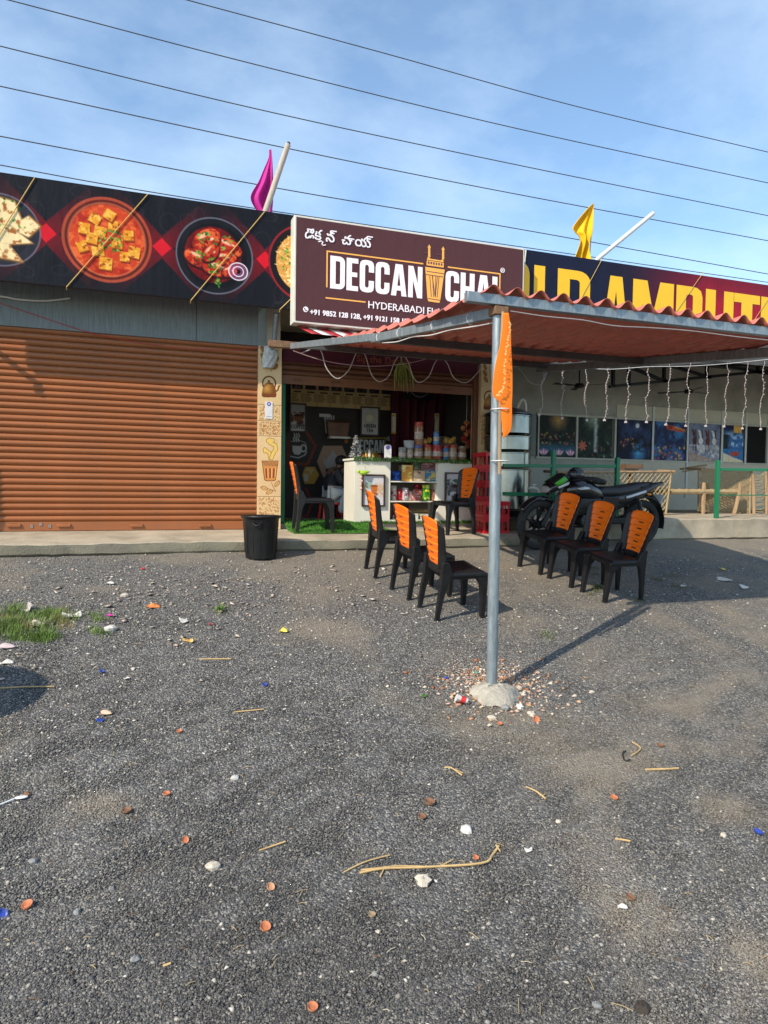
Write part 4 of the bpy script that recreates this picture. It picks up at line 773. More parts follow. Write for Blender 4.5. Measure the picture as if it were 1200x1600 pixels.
def painting(kind, xa, xb, label):
    c = Canvas(xa, xb, zb1 + .004, zt1 - .004, .0105, (20, 24, 26)); w = xb - xa; h = zt1 - zb1; U = lambda u, v: (xa + u * w, zb1 + v * h); u_ = (c.X - xa) / w; v_ = (c.Z - zb1) / h; n = c.noise(.08, len(label)); n3 = c.noise(.2, len(label) + 5); r_ = random.Random(len(label))
    if kind == 'lotus':
        c.put(np.clip((n - .35) * 2, 0, 1), (34, 52, 30)); c.put(np.clip(1 - np.hypot(u_ - .52, v_ - .9) * 3, 0, 1), (200, 140, 60)); c.put(np.clip(1 - np.abs(v_ - .2) * 5, 0, 1), (40, 120, 170), .7)
        for i in range(40): c.ell(U(r_.random(), r_.uniform(.3, .6)), .02, .015, r_.choice([(190, 60, 60), (200, 160, 50), (60, 110, 50), (120, 40, 90)]), .9)
        for u in (.12, .55, .88): [c.ell((U(u + .04 * k, .13)[0], U(0, .13 - abs(k) * .012)[1]), .016, .055, (220, 110, 150) if k % 2 else (240, 170, 190), 1, -.35 * k) for k in (-2, 2, -1, 1, 0)]
    elif kind == 'fall':
        c.put(np.clip((n - .3) * 2, 0, 1), (38, 62, 40)); c.put(np.clip(1 - np.abs(u_ - .48 - .05 * n) * 12, 0, 1) * (v_ > .15), (200, 220, 220), .85); c.put(np.clip(1 - np.hypot(u_ - .4, v_ - .95) * 3, 0, 1), (170, 190, 160), .7)
        for i in range(7): a = i * .9; c.ell((U(.12, .3)[0] + .055 * math.cos(a), U(.12, .3)[1] + .055 * math.sin(a)), .05, .022, (210, 90, 60), .95, a)
        for i in range(24): c.ell(U(r_.uniform(.3, 1), r_.uniform(0, .45)), .03, .012, r_.choice([(60, 110, 60), (150, 140, 130), (40, 80, 50), (170, 60, 70)]), .8, r_.uniform(0, 3))
    elif kind == 'moon':
        c.a[:] = (16, 22, 52); c.put(np.clip((n3 - .4) * 3, 0, 1), (38, 58, 110)); c.ell(U(.58, .86), .045, .045, (220, 226, 235)); c.ell(U(.58, .86), .10, .10, (120, 140, 190), .35, soft=.1)
        c.put(np.clip(1 - np.hypot((u_ - .62) * 1.2, v_ - .16) * 3, 0, 1), (60, 170, 230), .9); c.put(np.clip(((n - .5) * 6), 0, 1) * (v_ < .65) * (v_ > .2), (18, 20, 18), .8)
        for i in range(26): c.ell(U(r_.uniform(.05, .5), r_.uniform(.3, .55)), .018, .012, r_.choice([(180, 60, 40), (210, 150, 60), (90, 50, 60)]), .9)
    elif kind == 'garden':
        c.a[:] = (26, 40, 84); c.put(np.clip((n3 - .4) * 4, 0, 1), (44, 120, 190), .8)
        c.poly([U(*p) for p in ((.3, .95), (.62, .9), (.98, .83), (.95, .74), (.6, .78), (.42, .8))], (200, 70, 40)); c.ell(U(.5, .86), .05, .04, (150, 40, 40)); c.line(U(.66, .87), U(.98, .8), .02, (230, 150, 60))
        for i in range(60): c.ell(U(r_.random(), r_.uniform(0, .42)), r_.uniform(.015, .035), r_.uniform(.012, .028), r_.choice([(220, 170, 40), (190, 60, 40), (120, 50, 120), (60, 60, 150), (220, 110, 50), (40, 90, 60)]), .95)
    elif kind == 'horses':
        c.a[:] = (104, 112, 140); c.put(np.clip((n3 - .4) * 4, 0, 1) * (v_ > .6), (60, 70, 110), .9); c.put((v_ < .45) * np.clip((n - .3) * 3, 0, 1), (196, 190, 190), .9); c.poly([U(*p) for p in ((0, .28), (.4, .15), (1, .02), (1, 0), (0, 0))], (170, 130, 110), .8)
        for u, col in ((.18, (90, 36, 26)), (.38, (214, 206, 200)), (.60, (110, 40, 28)), (.82, (190, 184, 180))):
            c.ell(U(u, .55), .055, .075, col); c.ell((U(u - .03, .74)[0], U(0, .72)[1]), .032, .065, col, 1, .3); c.ell((U(u - .06, .80)[0], U(0, .80)[1]), .04, .022, col, 1, -.6); c.line(U(u + .02, .83), U(u + .05, .62), .02, (30, 20, 22))
            for k in (-.06, .03, .07): c.line(U(u + k * .6, .48), U(u + k, .27), .014, tuple(int(q_ * .8) for q_ in col))
    elif kind == 'boat':
        c.a[:] = (36, 96, 170); c.put(np.clip((n - .42) * 5, 0, 1) * (v_ > .35), (170, 205, 235), .85); c.put(np.clip(v_ - .72, 0, .2) * 5, (20, 24, 70)); c.poly([U(*p) for p in ((.5, .8), (.9, .8), (.9, 1), (.5, 1))], (214, 150, 50)); c.put(np.clip((.35 - u_) * 6, 0, 1) * (v_ > .3) * (v_ < .75), (20, 34, 40), .9); c.put((v_ < .36).astype(float), (30, 110, 180)); c.poly([U(*p) for p in ((0, .26), (.5, .14), (1, .05), (1, 0), (0, 0))], (216, 190, 150)); c.poly([U(*p) for p in ((.32, .28), (.82, .30), (.74, .17), (.42, .17))], (190, 60, 40))
    else: c.a[:] = (9, 9, 11)
    c.a *= (.85 + .5 * c.noise(.03, 61))[..., None] * 1.12; c.a = c.a * .72 + c.a.mean(2, keepdims=True) * .28; o = c.sheet('poster_print', HY - .0095); b_ = MB(); b_.box(xa, xb, HY - .008, HY + .05, zb1 + .004, zt1 - .004)
    p = b_.build('window_poster', M('poster_backing', (.05, .05, .05), .5)); o.parent = p; return tag(p, label, 'poster', 'posters fixed in the hall windows')
for (pa, pb_, kind), label in zip(posters, (None, 'poster of pink lotus flowers on a pond under a golden glow', 'poster of a waterfall among leaves with an orange flower', 'poster of a moonlit river at night', 'poster of a bright bird over a blue garden full of flowers', 'poster of four brown and white horses galloping through surf', 'poster of a red boat on a blue beach', 'plain black panel in the last window at the right')):
    if kind: painting(kind, hz(pa, 690)[0] + .02, hz(pb_, 690)[0] - .02, label)
b = MB(); b.box(hz(824, 690)[0], xl - .016, HY - .01, HY - .0005, zb1, zt1); b.build('dark_pane', M('dark_pane', (.02, .022, .02), .1), hall)
# steel truss under the hall roof, eave beam, ceiling fans
TY = 9.9
tz = lambda px, py: W(px, py, TY)
b = MB()
for a, d in (((952, 604), (1215, 578)), ((985, 574), (1040, 596)), ((1050, 572), (1110, 590)), ((1110, 568), (1200, 584)), ((1060, 567), (1215, 572)), ((958, 570), (958, 604)), ((983, 570), (982, 602)), ((1038, 566), (1037, 597)), ((1105, 560), (1104, 591)), ((1185, 560), (1184, 583)), ((958, 572), (1215, 560))): b.bar(tz(*a), tz(*d), .05, .05)
b.build('roof_truss', black_st, hall)
EY = 8.45
b = MB(); b.bar(W(776, 563, EY), W(1025, 566, EY), .06, .10); b.bar(W(1024.5, 566, EY), W(1215, 559, EY + .005), .06, .11); b.build('eave_beam', M('weathered_purlin', (.10, .095, .09), .7, .3, var=.25), hall, bevel=.004)
b = MB(); b.box(4.98, 14.4, 8.54, 8.60, 2.05, 2.50); b.build('eave_board', greyw, hall)
b = MB(); b.box(5.3, 12.9, 8.40, 8.43, 1.98, 2.43); b.build('eave_sheet', M('weathered_purlin', (.10, .095, .09), .7, .3, var=.25), hall)
for px, py, dy, w_, label in ((905, 603, -38, 44, 'dark ceiling fan in the hall, behind the second light strand'), (1076, 612, -40, 46, 'dark ceiling fan in the hall, in front of the horses poster')):
    c0 = W(px, py, 10.4); t = thing('ceiling_fan', label, 'fan', c0)
    q_ = MB(); q_.tube([(0, 0, .02), (0, 0, 2.5 - c0.z)], .012, 8); q_.build('rod', black_st, t)
    q_ = MB(); q_.lathe([(.02, .05), (.07, .04), (.09, .0), (.07, -.03), (.02, -.04)], 16); q_.build('motor', black_st, t)
    for k in range(3):
        a = .15 + k * 2.094 + (px % 2); u = Vector((math.cos(a), math.sin(a), 0)); w2 = Vector((-u.y, u.x, .12)) * .055; q_ = MB()
        V_ = [u * .08 - w2 * .5, u * .08 + w2 * .5, u * .55 + w2, u * .55 - w2]; q_.add([v + Vector((0, 0, s_)) for s_ in (0, .006) for v in V_], [(3, 2, 1, 0), (4, 5, 6, 7), (0, 1, 5, 4), (1, 2, 6, 5), (2, 3, 7, 6), (3, 0, 4, 7)]); q_.build('blade', black_st, t)
# ------------------------------------------------------------------ hanging strands of fairy lights
strands = [((848, 576), (845, 647)), ((880.5, 568), (877, 652)), ((915.5, 565), (914, 655)), ((949, 566), (946, 655)), ((983, 566), (978, 658)), ((1014.5, 570), (1009, 658)), ((1047, 562), (1042.5, 662)), ((1077, 565), (1072.5, 664)), ((1106.5, 572), (1102, 664)), ((1138, 567), (1131.5, 665)), ((1167, 566), (1161, 668)), ((1195, 564), (1186.5, 669))]
LY = 8.36
cable('light_cable', smooth_pts([W(*p, LY) for p in ((796, 572), (848, 573), (880, 572), (949, 577), (1014, 573), (1077, 572), (1138, 568), (1215, 560))], 6), .005, wwire, 'white cable along the hall eave from which the fairy light strands hang')
lm = M('fairy_light_white', (.56, .47, .45), .5)
for i, (a, d) in enumerate(strands):
    r_ = random.Random(i); p0 = W(*a, LY); p1 = W(*d, LY); n = 22; pts = [p0.lerp(p1, k / n) + Vector((r_.uniform(-.013, .013) + .02 * math.sin(k * .5 + i * 2), r_.uniform(-.008, .008), 0)) for k in range(n + 1)]
    t = thing('light_strand', ORD[i] + ' white fairy light strand from the left, ' + ['left of the lotus poster', 'over the lotus poster', 'over the left of the waterfall poster', 'over the right of the waterfall poster', 'over the left of the moonlit poster', 'over the right of the moonlit poster', 'over the middle of the bird poster', 'between the bird and horses posters', 'over the horses poster', 'over the left edge of the boat poster', 'over the right edge of the boat poster', 'over the black panel'][i], 'fairy lights', p0, 0, 'fairy light strands hanging from the hall eave')
    q_ = MB(); q_.tube([p - p0 for p in pts], .0024, 5); q_.build('wire', lm, t)
    q_ = MB()
    for k in range(3, n + 1):
        c_ = pts[k] - p0 + Vector((r_.uniform(-.014, .014), -.006, 0)); q_.obox(c_, (.009, .007, .014), Matrix.Rotation(r_.uniform(-1, 1), 3, 'Y'))
    q_.obox(pts[n] - p0 + Vector((0, 0, -.015)), (.035, .02, .025)); tag(q_.build('bulbs', lm, t), kind='stuff')
# ------------------------------------------------------------------ green railings
RYY = 8.30
def railing(label, posts, rails):
    t = thing('railing', label, 'railing', (0, RYY, 0)); L0 = Vector((0, -RYY, 0))
    for px, py, zb_ in posts:
        p = W(px, py, RYY); q_ = MB(); q_.box(p.x - .028, p.x + .028, -.028, .028, zb_, p.z); q_.build('post', green_p, t, bevel=.003)
    for a, d, th in rails:
        q_ = MB(); q_.bar(W(*a, RYY) + L0, W(*d, RYY) + L0, .04, th); q_.build('rail', green_p, t, bevel=.003)
railing('green steel railing between the crates and the motorbike, with two posts', [(865, 704, -.44), (965, 715, -.44)], [((786, 727.5), (961.5, 728.5), .045), ((786, 771.5), (861, 773), .05)])
railing('green steel railing at the right edge, before the rope cot', [(1122, 719, -.44)], [((1125.5, 733.5), (1215, 734.5), .045), ((1125.5, 773.5), (1215, 774), .016)])
# ------------------------------------------------------------------ rope cots
def net(mb, P, Q, R_, S_, n, m, r):                    # criss-cross of rope filling the quad P Q / R S (top-left, top-right, bottom-left, bottom-right)
    def at(u, v): return P.lerp(Q, u).lerp(R_.lerp(S_, u), v)
    asp = (Q - P).length / (R_ - P).length; k = n
    for i in range(-k, k + 1):
        for sgn in (1, -1):
            pts = []
            for j in range(13):
                v = j / 12; u = i / k + v / asp if sgn > 0 else 1 - (i / k + v / asp)
                if -.001 <= u <= 1.001: pts.append(at(u, v) + Vector((0, .004 * sgn, 0)))
            if len(pts) > 1: mb.tube(pts, r, 4, caps=False)
def upright_cot(label, tl, tr, bl, br, Y0, Y1):
    P, Q, R_, S_ = W(*tl, Y0), W(*tr, Y1), W(*bl, Y0), W(*br, Y1); R_.x, S_.x = P.x * .15 + R_.x * .85, S_.x
    t = thing('rope_cot', label, 'cot', (0, 0, 0))
    for a, d, nm in ((P, Q, 'side_rail'), (R_, S_, 'side_rail'), (P, R_, 'end_rail'), (Q, S_, 'end_rail')):
        q_ = MB(); e = (d - a).normalized() * .02; q_.tube([a - e, a.lerp(d, .5), d + e], .019, 8); q_.build(nm, wood if nm == 'side_rail' else rope, t)
    q_ = MB(); net(q_, P, Q, R_, S_, 24, 22, .0085); tag(q_.build('rope_weave', rope, t), kind='stuff')
    for a, o_ in ((P, (0, .30, .02)), (Q, (0, .30, .02))):
        q_ = MB(); q_.tube([a + Vector((0, -.08, 0)), a + Vector(o_)], .022, 8); q_.build('leg', wood, t)
upright_cot('rope cot standing on its side behind the motorbike seat', (868, 738), (1049, 737), (868, 803), (1040, 803), 8.85, 9.0)
upright_cot('rope cot standing on its side behind the right green railing post', (1092, 733), (1173, 737), (1092, 798), (1171, 806), 9.75, 9.5)
t = thing('rope_cot', 'low rope cot standing on its four wooden legs under the posters', 'cot', (0, 0, 0))
A = W(1046, 768, 9.45); B = W(1156, 768.5, 9.35); dpt = Vector((.1, .85, 0))
for a, d in ((A, B), (A + dpt, B + dpt), (A, A + dpt), (B, B + dpt)):
    q_ = MB(); n = 22; q_.tube([a.lerp(d, k / n) for k in range(n + 1)], [.040 + .012 * (k % 2) for k in range(n + 1)], 8); q_.build('rail', rope, t)
q_ = MB(); net(q_, A + dpt + Vector((0, 0, .01)), B + dpt + Vector((0, 0, .01)), A + Vector((0, 0, .01)), B + Vector((0, 0, .01)), 18, 16, .010); tag(q_.build('rope_weave', rope, t), kind='stuff')
for p, ang in ((A.lerp(B, .48) + Vector((0, .0, 0)), 0), (B + Vector((-.03, -.03, 0)), -.12), (A + dpt, 0), (B + dpt, 0)):
    q_ = MB(); q_.tube([p + Vector((0, 0, .16)), p + Vector((ang * .2, 0, -.05)), Vector((p.x + ang, p.y, -.435))], [.032, .040, .032], 7); q_.build('leg', wood, t)
t = thing('rope_cot', 'unfinished rope cot with loose rope ends at the right edge of the view', 'cot', (0, 0, 0))
A, B, A2, B2 = W(1176, 741, 9.2), W(1196, 736, 9.2), W(1178, 803, 9.2), W(1197, 803, 9.2)
for a, d in ((A, A2), (B, B2)):
    q_ = MB(); q_.tube([a, a.lerp(d, .5) + Vector((.012, 0, 0)), d], [.026, .032, .026], 7); q_.build('rail', wood, t)
r_ = random.Random(8); q_ = MB()
for k in range(24):
    v = (k + r_.random()) / 24; a = A.lerp(A2, v); d = B.lerp(B2, min(1, max(0, v + r_.uniform(-.06, .06)))); q_.tube([a, a.lerp(d, .5) + Vector((0, -.02, r_.uniform(-.03, .01))), d], .007, 4)
tag(q_.build('rope_weave', rope, t), kind='stuff')
b = MB(); b.bar(W(1065, 733, 10.2), W(1102, 727, 10.2), .10, .03); b.bar(W(1066, 737, 10.2), W(1101, 731, 10.2), .02, .03); tag(b.build('wooden_plank', wood), 'thin wooden plank leaning on the cot behind the right railing', 'plank')
b = MB(); b.box(W(972, 727, 9.2).x, W(999, 727, 9.2).x, 9.1, 9.3, W(972, 732, 9.2).z, W(972, 725, 9.2).z); b.box(W(970, 727, 9.2).x, W(993, 727, 9.2).x, 9.12, 9.28, W(972, 737, 9.2).z, W(972, 733, 9.2).z); b.bar(W(985, 736, 9.2), Vector((W(985, 736, 9.2).x, 9.2, -.43)), .05, .05); tag(b.build('wooden_stool', M('dark_wood', (.16, .09, .05), .7, var=.2)), 'dark wooden bench top behind the motorbike', 'bench')
# ================================================================== inside the tea stall
WYW = 10.79
c = Canvas(W(446, 700, WYW).x, W(613, 700, WYW).x, -.535, 2.2, .0095, (62, 56, 55)); q = lambda px, py: XZ(px, py, WYW)
Pn = lambda *pp: [q(*p) for p in pp]
gre = (206, 206, 208)
for P in (((470, 662), (493, 696.5), (481, 725), (456, 725)), ((478, 764), (488, 785), (480, 806), (460, 806))): c.path(Pn(*P), .045, (134, 62, 50))
c.rect(q(454, 0)[0], q(458, 0)[0], q(456, 730)[1], q(456, 688)[1], (120, 28, 34))
c.poly(Pn((457, 696), (472, 697), (471, 707), (467, 711), (460, 710), (457, 705)), gre); c.ell(q(474, 700.5), .045, .05, gre, 1, ring=.012); c.path(Pn((454, 713), (466, 715.5), (476, 711), (479, 706)), .018, gre); c.path(Pn((455, 690), (466, 687), (477, 692), (479, 699)), .012, gre, .8)
for x in (460, 463.5, 467): c.path(Pn((x, 690), (x - 1.5, 685), (x + .8, 681), (x - .5, 677)), .018, gre)
c.poly(Pn((504.8, 696.5), (534.6, 696.5), (544.5, 720), (532, 746.4), (504.8, 745.8), (495.2, 721)), (186, 152, 130))
k1 = (190, 184, 184); c.poly(Pn((510, 737), (531, 737), (530, 717), (526, 711), (515, 711), (511, 717)), k1); c.ell(q(520.5, 710), .045, .035, k1); c.line(q(520.5, 705), q(520.5, 709), .03, k1); c.poly(Pn((511, 722), (505, 715), (507, 725), (511, 731)), k1); c.ell(q(532, 722), .05, .06, k1, 1, ring=.014)
c.poly(Pn((477, 729.5), (492, 729.5), (498.5, 742), (491, 756), (476, 756), (472, 742)), (206, 162, 76)); c.rect(*[q(481.5, 0)[0], q(488.5, 0)[0]], q(0 + 485, 752)[1], q(485, 741)[1], (206, 200, 186)); c.path(Pn((485, 741), (486, 736), (489, 734)), .016, (206, 200, 186)); c.ell(q(482, 734), .03, .02, (206, 190, 150))
for x in (507.5, 511, 514.5, 518, 521.5): c.line(q(x, 650), q(514.5 + (x - 514.5) * .7, 676), .022, (196, 196, 196))
c.rect(q(505, 0)[0], q(523.5, 0)[0], q(514, 652)[1], q(514, 647)[1], (206, 206, 206)); c.ell(q(541, 689.5), .032, .032, (188, 120, 58))
c.line(q(547, 684.5), q(602, 684.5), .016, (190, 160, 60)); c.line(q(601.5, 684), q(601.5, 714), .012, (190, 160, 60)); c.put(c.ell(q(578, 718), .16, .17, (198, 168, 40), 0) * 0, gre); c.ell(q(578, 720), .17, .19, (200, 166, 40))
c.speckle(5, 4); wp = thing('wall_panel', 'dark printed back wall with hexagons, a cup and a kettle', 'wall panel', (0, 0, 0)); c.sheet('print', WYW - .004, wp)
b = MB(); b.box(c.x0, c.x1, WYW - .002, WYW + .008, c.z0, c.z1); b.build('panel', darkw, wp)
b = MB(); xa, za = q(553, 706.5); xb, zb2 = q(600, 688); block_text(b, 'DECCAN', xa, xb, za, zb2, WYW - .010); x, z = q(603.5, 686); text_on(b, '®', .10, (x, WYW - .005, z - .03), bold=.003); b.build('lettering', M('grey_vinyl', (.50, .50, .52), .5), wp, smooth=0)
# menu board
mbrd = thing('menu_board', 'long cream menu board with eight columns above the dark wall panel', 'menu board', (0, 0, 0)); q = lambda px, py: XZ(px, py, 10.74)
xa, za = q(454, 633); xb, _ = q(613, 640); _, zt = q(454, 592); c = Canvas(xa, xb, za, zt, .009, (214, 184, 128)); n_ = 8; w_ = (xb - xa) / n_; r_ = random.Random(4)
for i in range(n_):
    x = xa + i * w_; c.rect(x + .02, x + w_ - .02, zt - .15, zt - .025, (40, 34, 36))
    for k in range(9): c.ell((x + r_.uniform(.05, w_ - .05), zt - r_.uniform(.04, .13)), .025, .02, r_.choice([(110, 60, 50), (60, 70, 80), (130, 110, 90), (50, 30, 30)]), .8)
    c.line((x + .05, zt - .19), (x + w_ - .05, zt - .19), .022, (60, 44, 34)); c.line((x, za), (x, zt), .008, (120, 98, 60))
    for k in range(6): c.line((x + .02, zt - .225 - k * .022), (x + r_.uniform(.08, .13), zt - .225 - k * .022), .008, (84, 66, 48)); c.line((x + w_ - .045, zt - .225 - k * .022), (x + w_ - .02, zt - .225 - k * .022), .008, (84, 66, 48))
c.sheet('print', 10.736, mbrd); b = MB(); b.box(xa, xb, 10.738, 10.775, za, zt); b.build('board', M('menu_back', (.2, .16, .1), .6), mbrd)
def framed(px0, px1, py0, py1, Y, label, paint, text, bg_=(206, 206, 208), tsize=.075, fr=.022, depth=.025):
    (xa, za), (xb, zt) = XZ(px0, py1, Y), XZ(px1, py0, Y); t = thing('framed_poster', label, 'poster', (0, 0, 0)); c = Canvas(xa + fr, xb - fr, za + fr, zt - fr, .007, bg_); paint(c); c.speckle(6, 5); c.sheet('print', Y - .006, t)
    b = MB(); b.box(xa, xb, Y - depth, Y, za, za + fr); b.box(xa, xb, Y - depth, Y, zt - fr, zt); b.box(xa, xa + fr, Y - depth + .001, Y - .001, za + fr, zt - fr); b.box(xb - fr, xb, Y - depth + .001, Y - .001, za + fr, zt - fr); b.build('frame', M('dark_frame', (.045, .018, .012), .4), t)
    b = MB(); b.box(xa + fr, xb - fr, Y - .004, Y - .001, za + fr, zt - fr); b.build('backing', M('poster_backing', (.05, .05, .05), .5), t)
    b = MB(); h = tsize; ww = (xb - xa)
    for i, (s_, f) in enumerate(text): text_on(b, s_, h, (xa + ww * (.5 - f / 2), Y - .007, za + fr + .035 + (len(text) - 1 - i) * h * .95), width=ww * f, bold=.004)
    if b.v: b.build('lettering', M('dark_ink', (.03, .025, .025), .5), t, smooth=0)
    return t
def pcof(c):
    w, h = c.x1 - c.x0, c.z1 - c.z0; c.put(np.clip((c.noise(.06, 3) - .4) * 4, 0, 1) * (c.Z < c.z0 + .72 * h) * (c.Z > c.z0 + .2 * h), (92, 52, 44)); c.ell((c.x0 + .5 * w, c.z0 + .5 * h), w * .3, h * .16, (140, 84, 54)); c.ell((c.x0 + .5 * w, c.z0 + .6 * h), w * .3, h * .05, (60, 34, 26)); c.put((c.Z > c.z0 + .72 * h).astype(float), (150, 150, 154), .6)
def pgt(c):
    w, h = c.x1 - c.x0, c.z1 - c.z0; c.put(np.clip(1 - np.hypot((c.X - c.x0 - .5 * w) / w * 2, (c.Z - c.z0 - .62 * h) / h * 2.6), 0, 1), (190, 190, 160)); c.ell((c.x0 + .5 * w, c.z0 + .62 * h), w * .22, h * .14, (226, 222, 196)); c.put(np.clip((c.noise(.05, 8) - .55) * 5, 0, 1) * (c.Z > c.z0 + .78 * h), (140, 160, 140), .6)
framed(452, 478.5, 631, 675, 10.70, 'framed coffee poster at the left end of the dark wall', pcof, [('COFFEE', .8)], tsize=.08)
framed(562.5, 592.5, 636.5, 680.5, 10.70, 'framed green tea poster in the middle of the dark wall', pgt, [('GREEN', .6), ('TEA', .35)], tsize=.08)
b = MB(); P = [W(*p, 10.62) for p in ((512, 660), (546, 661), (543, 683), (514, 682))]; 
b.add([p for p in P] + [p + Vector((0, .12, .05)) for p in P], [(0, 3, 2, 1), (4, 5, 6, 7), (0, 1, 5, 4), (1, 2, 6, 5), (2, 3, 7, 6), (3, 0, 4, 7)], 0); a, d = W(514, 683.5, 10.6), W(545, 684.5, 10.6); b.bar(a, d, .16, .03, 1)
tag(b.build('wall_shelf', [M('brown_laminate', (.16, .06, .03), .4, var=.3), white], smooth=0), 'brown tilted wall box with a white ledge on the dark wall', 'shelf')
# doorway: maroon curtain between two pale posts, round sign above
ct = thing('curtain', 'maroon curtain drawn across the doorway behind the jars', 'curtain', (0, 0, 0)); a, d = W(611, 600, 10.6), W(692, 606, 10.6)
b = MB(); b.grid(lambda u, v: (a.x + (d.x - a.x) * (u + .10 * v * math.sin(u * 6.3)), 10.6 + .05 * math.sin(u * 36 + 2 * v) + .03 * math.sin(u * 13), 1.62 + (-.52 - 1.62) * v), 90, 16); b.build('cloth', maroon, ct, smooth=80)
b = MB(); b.tube([(a.x - .05, 10.58, 1.62), (d.x + .05, 10.58, 1.62)], .014, 8); b.build('rod', black_st, ct)
for px in (615, 682.5):
    p = W(px, 660, 10.45); b = MB(); b.box(p.x - .03, p.x + .03, 10.42, 10.48, W(px, 676, 10.45).z, W(px, 646, 10.45).z, 0); b.box(p.x - .031, p.x + .031, 10.419, 10.481, W(px, 714, 10.45).z, W(px, 676, 10.45).z, 1); b.box(p.x - .033, p.x + .033, 10.417, 10.483, W(px, 678, 10.45).z, W(px, 674.5, 10.45).z, 2); b.box(p.x - .033, p.x + .033, 10.417, 10.483, W(px, 651, 10.45).z, W(px, 648, 10.45).z, 2)
    b.box(p.x - .02, p.x + .02, 10.43, 10.47, -.535, W(px, 714, 10.45).z, 1); tag(b.build('doorway_post', [M('cream_enamel', (.55, .50, .36), .4), maroon, M('gold_band', (.45, .28, .05), .4)], bevel=.003), 'cream and maroon banded post at the %s edge of the curtain' % ('left' if px < 650 else 'right'), 'post')
c = Canvas(W(632, 620, 10.3).x, W(678, 620, 10.3).x, W(650, 624, 10.3).z, W(650, 596, 10.3).z, .009, (26, 20, 24)); m0 = ((c.x0 + c.x1) / 2, W(655, 604, 10.3).z); c.ell(m0, .165, .165, (120, 120, 124), 1, ring=.010)
for k, w_ in ((-.02, .20), (.03, .16), (-.07, .14)):
    for i in range(7): x = m0[0] - w_ / 2 + w_ * i / 7; c.line((x, m0[1] + k), (x + .016, m0[1] + k), .022, (84, 84, 88))
rs = thing('round_sign', 'dark hanging sign with a thin pale ring under the rolled shutter', 'sign', (0, 0, 0)); c.sheet('print', 10.294, rs); b = MB(); b.box(c.x0, c.x1, 10.297, 10.32, c.z0, c.z1); b.build('board', darkw, rs)
# hanging aloe
t = thing('hanging_plant', 'green aloe plant hanging head down above the counter', 'plant', W(627, 567, 9.0)); r_ = random.Random(6)
for i, (px, py, bx) in enumerate(((617, 611, -.10), (620, 596, -.12), (623, 604, -.03), (627, 607, 0), (631, 612, .03), (634, 601, .06), (637, 614, .05), (641, 603, .14), (646, 610, .16), (626, 590, -.05), (639, 594, .12))):
    tip = W(px, py, 9.0 + r_.uniform(-.08, .06)) - W(627, 567, 9.0); mid = tip * .45 + Vector((bx * .4, r_.uniform(-.05, .03), .05)); P = smooth_pts([(0, 0, 0), mid, tip], 5); n = len(P); b = MB(); b.tube(P, [.004 + .019 * math.sin(min(1, (1 - k / (n - 1)) * 1.25 + .0) * 1.57) * (1 - k / (n - 1)) ** .4 for k in range(n)], 6); b.build('leaf', M('aloe_green', (.20, .24, .045), .5, var=.25), t)
b = MB(); b.tube([(0, 0, -.01), (0, 0, .14)], .012, 6); b.build('cord', rope, t)
# ------------------------------------------------------------------ counter
CY = 9.05
cx0, cz0 = XZ(553, 817, CY); cx1, _ = XZ(736, 815, CY); cz1 = XZ(553, 719, CY)[1]; nx0, _ = XZ(610, 760, CY); nx1, _ = XZ(684, 760, CY); nz1 = XZ(640, 722, CY)[1]; nz0 = XZ(640, 812, CY)[1]
CB = CY + .50; cz0 = -.533
ctr = thing('shop_counter', 'white counter with an open snack shelf and green fringe along its top', 'counter', (0, 0, 0)); cw = M('counter_laminate', (.76, .73, .64), .35, var=.05, dirt=((.45, .38, .28), .3, 2.5))
b = MB(); b.box(cx0, nx0, CY, CY + .02, cz0, cz1); b.build('front_panel', cw, ctr, bevel=.003)
b = MB(); b.box(nx1, cx1, CY, CY + .02, cz0, cz1); b.build('front_panel', cw, ctr, bevel=.003)
b = MB(); P = [(cx0, CY + .0205), (cx0, CB)]
for (xa, ya), (xb, yb_) in zip(P, P[1:]): b.add([(xa, ya, cz0), (xb, yb_, cz0), (xb, yb_, cz1), (xa, ya, cz1), (xa + .02, ya + .01, cz0), (xb + .02, yb_ + .01, cz0), (xb + .02, yb_ + .01, cz1), (xa + .02, ya + .01, cz1)], [(0, 3, 2, 1), (4, 5, 6, 7), (0, 1, 5, 4), (2, 3, 7, 6), (1, 2, 6, 5), (3, 0, 4, 7)])
b.build('side_panel', cw, ctr)
b = MB(); b.box(cx1 - .02, cx1, CY + .0205, CB, cz0, cz1); b.build('side_panel', cw, ctr)
b = MB(); b.prism([(0, 0)] * 0 or [(cx0 - .02, cz1), (cx1 + .03, cz1), (cx1 + .03, cz1 + .03), (cx0 - .02, cz1 + .03)], CY - .02, CB + .02); b.build('counter_top', cw, ctr, bevel=.004)
b = MB(); b.box(nx0 - .02, nx0, CY + .021, CY + .36, nz0, cz1); b.box(nx1, nx1 + .02, CY + .021, CY + .36, nz0, cz1); b.build('niche_side', cw, ctr)
b = MB(); b.box(nx0, nx1, CY + .36, CY + .37, nz0, cz1); b.build('niche_back', M('niche_back', (.16, .12, .10), .6), ctr)
shz = [XZ(640, y, CY)[1] for y in (752.5, 783.5)]
for z in shz: b = MB(); b.box(nx0 + .001, nx1 - .001, CY + .004, CY + .358, z - .012, z + .006); b.build('shelf', cw, ctr, bevel=.002)
b = MB(); b.box(nx0, nx1, CY + .003, CY + .36, cz0, nz0); b.build('plinth', cw, ctr)
gr = M('artificial_grass', (.045, .16, .012), .7, var=.35, vs=20)
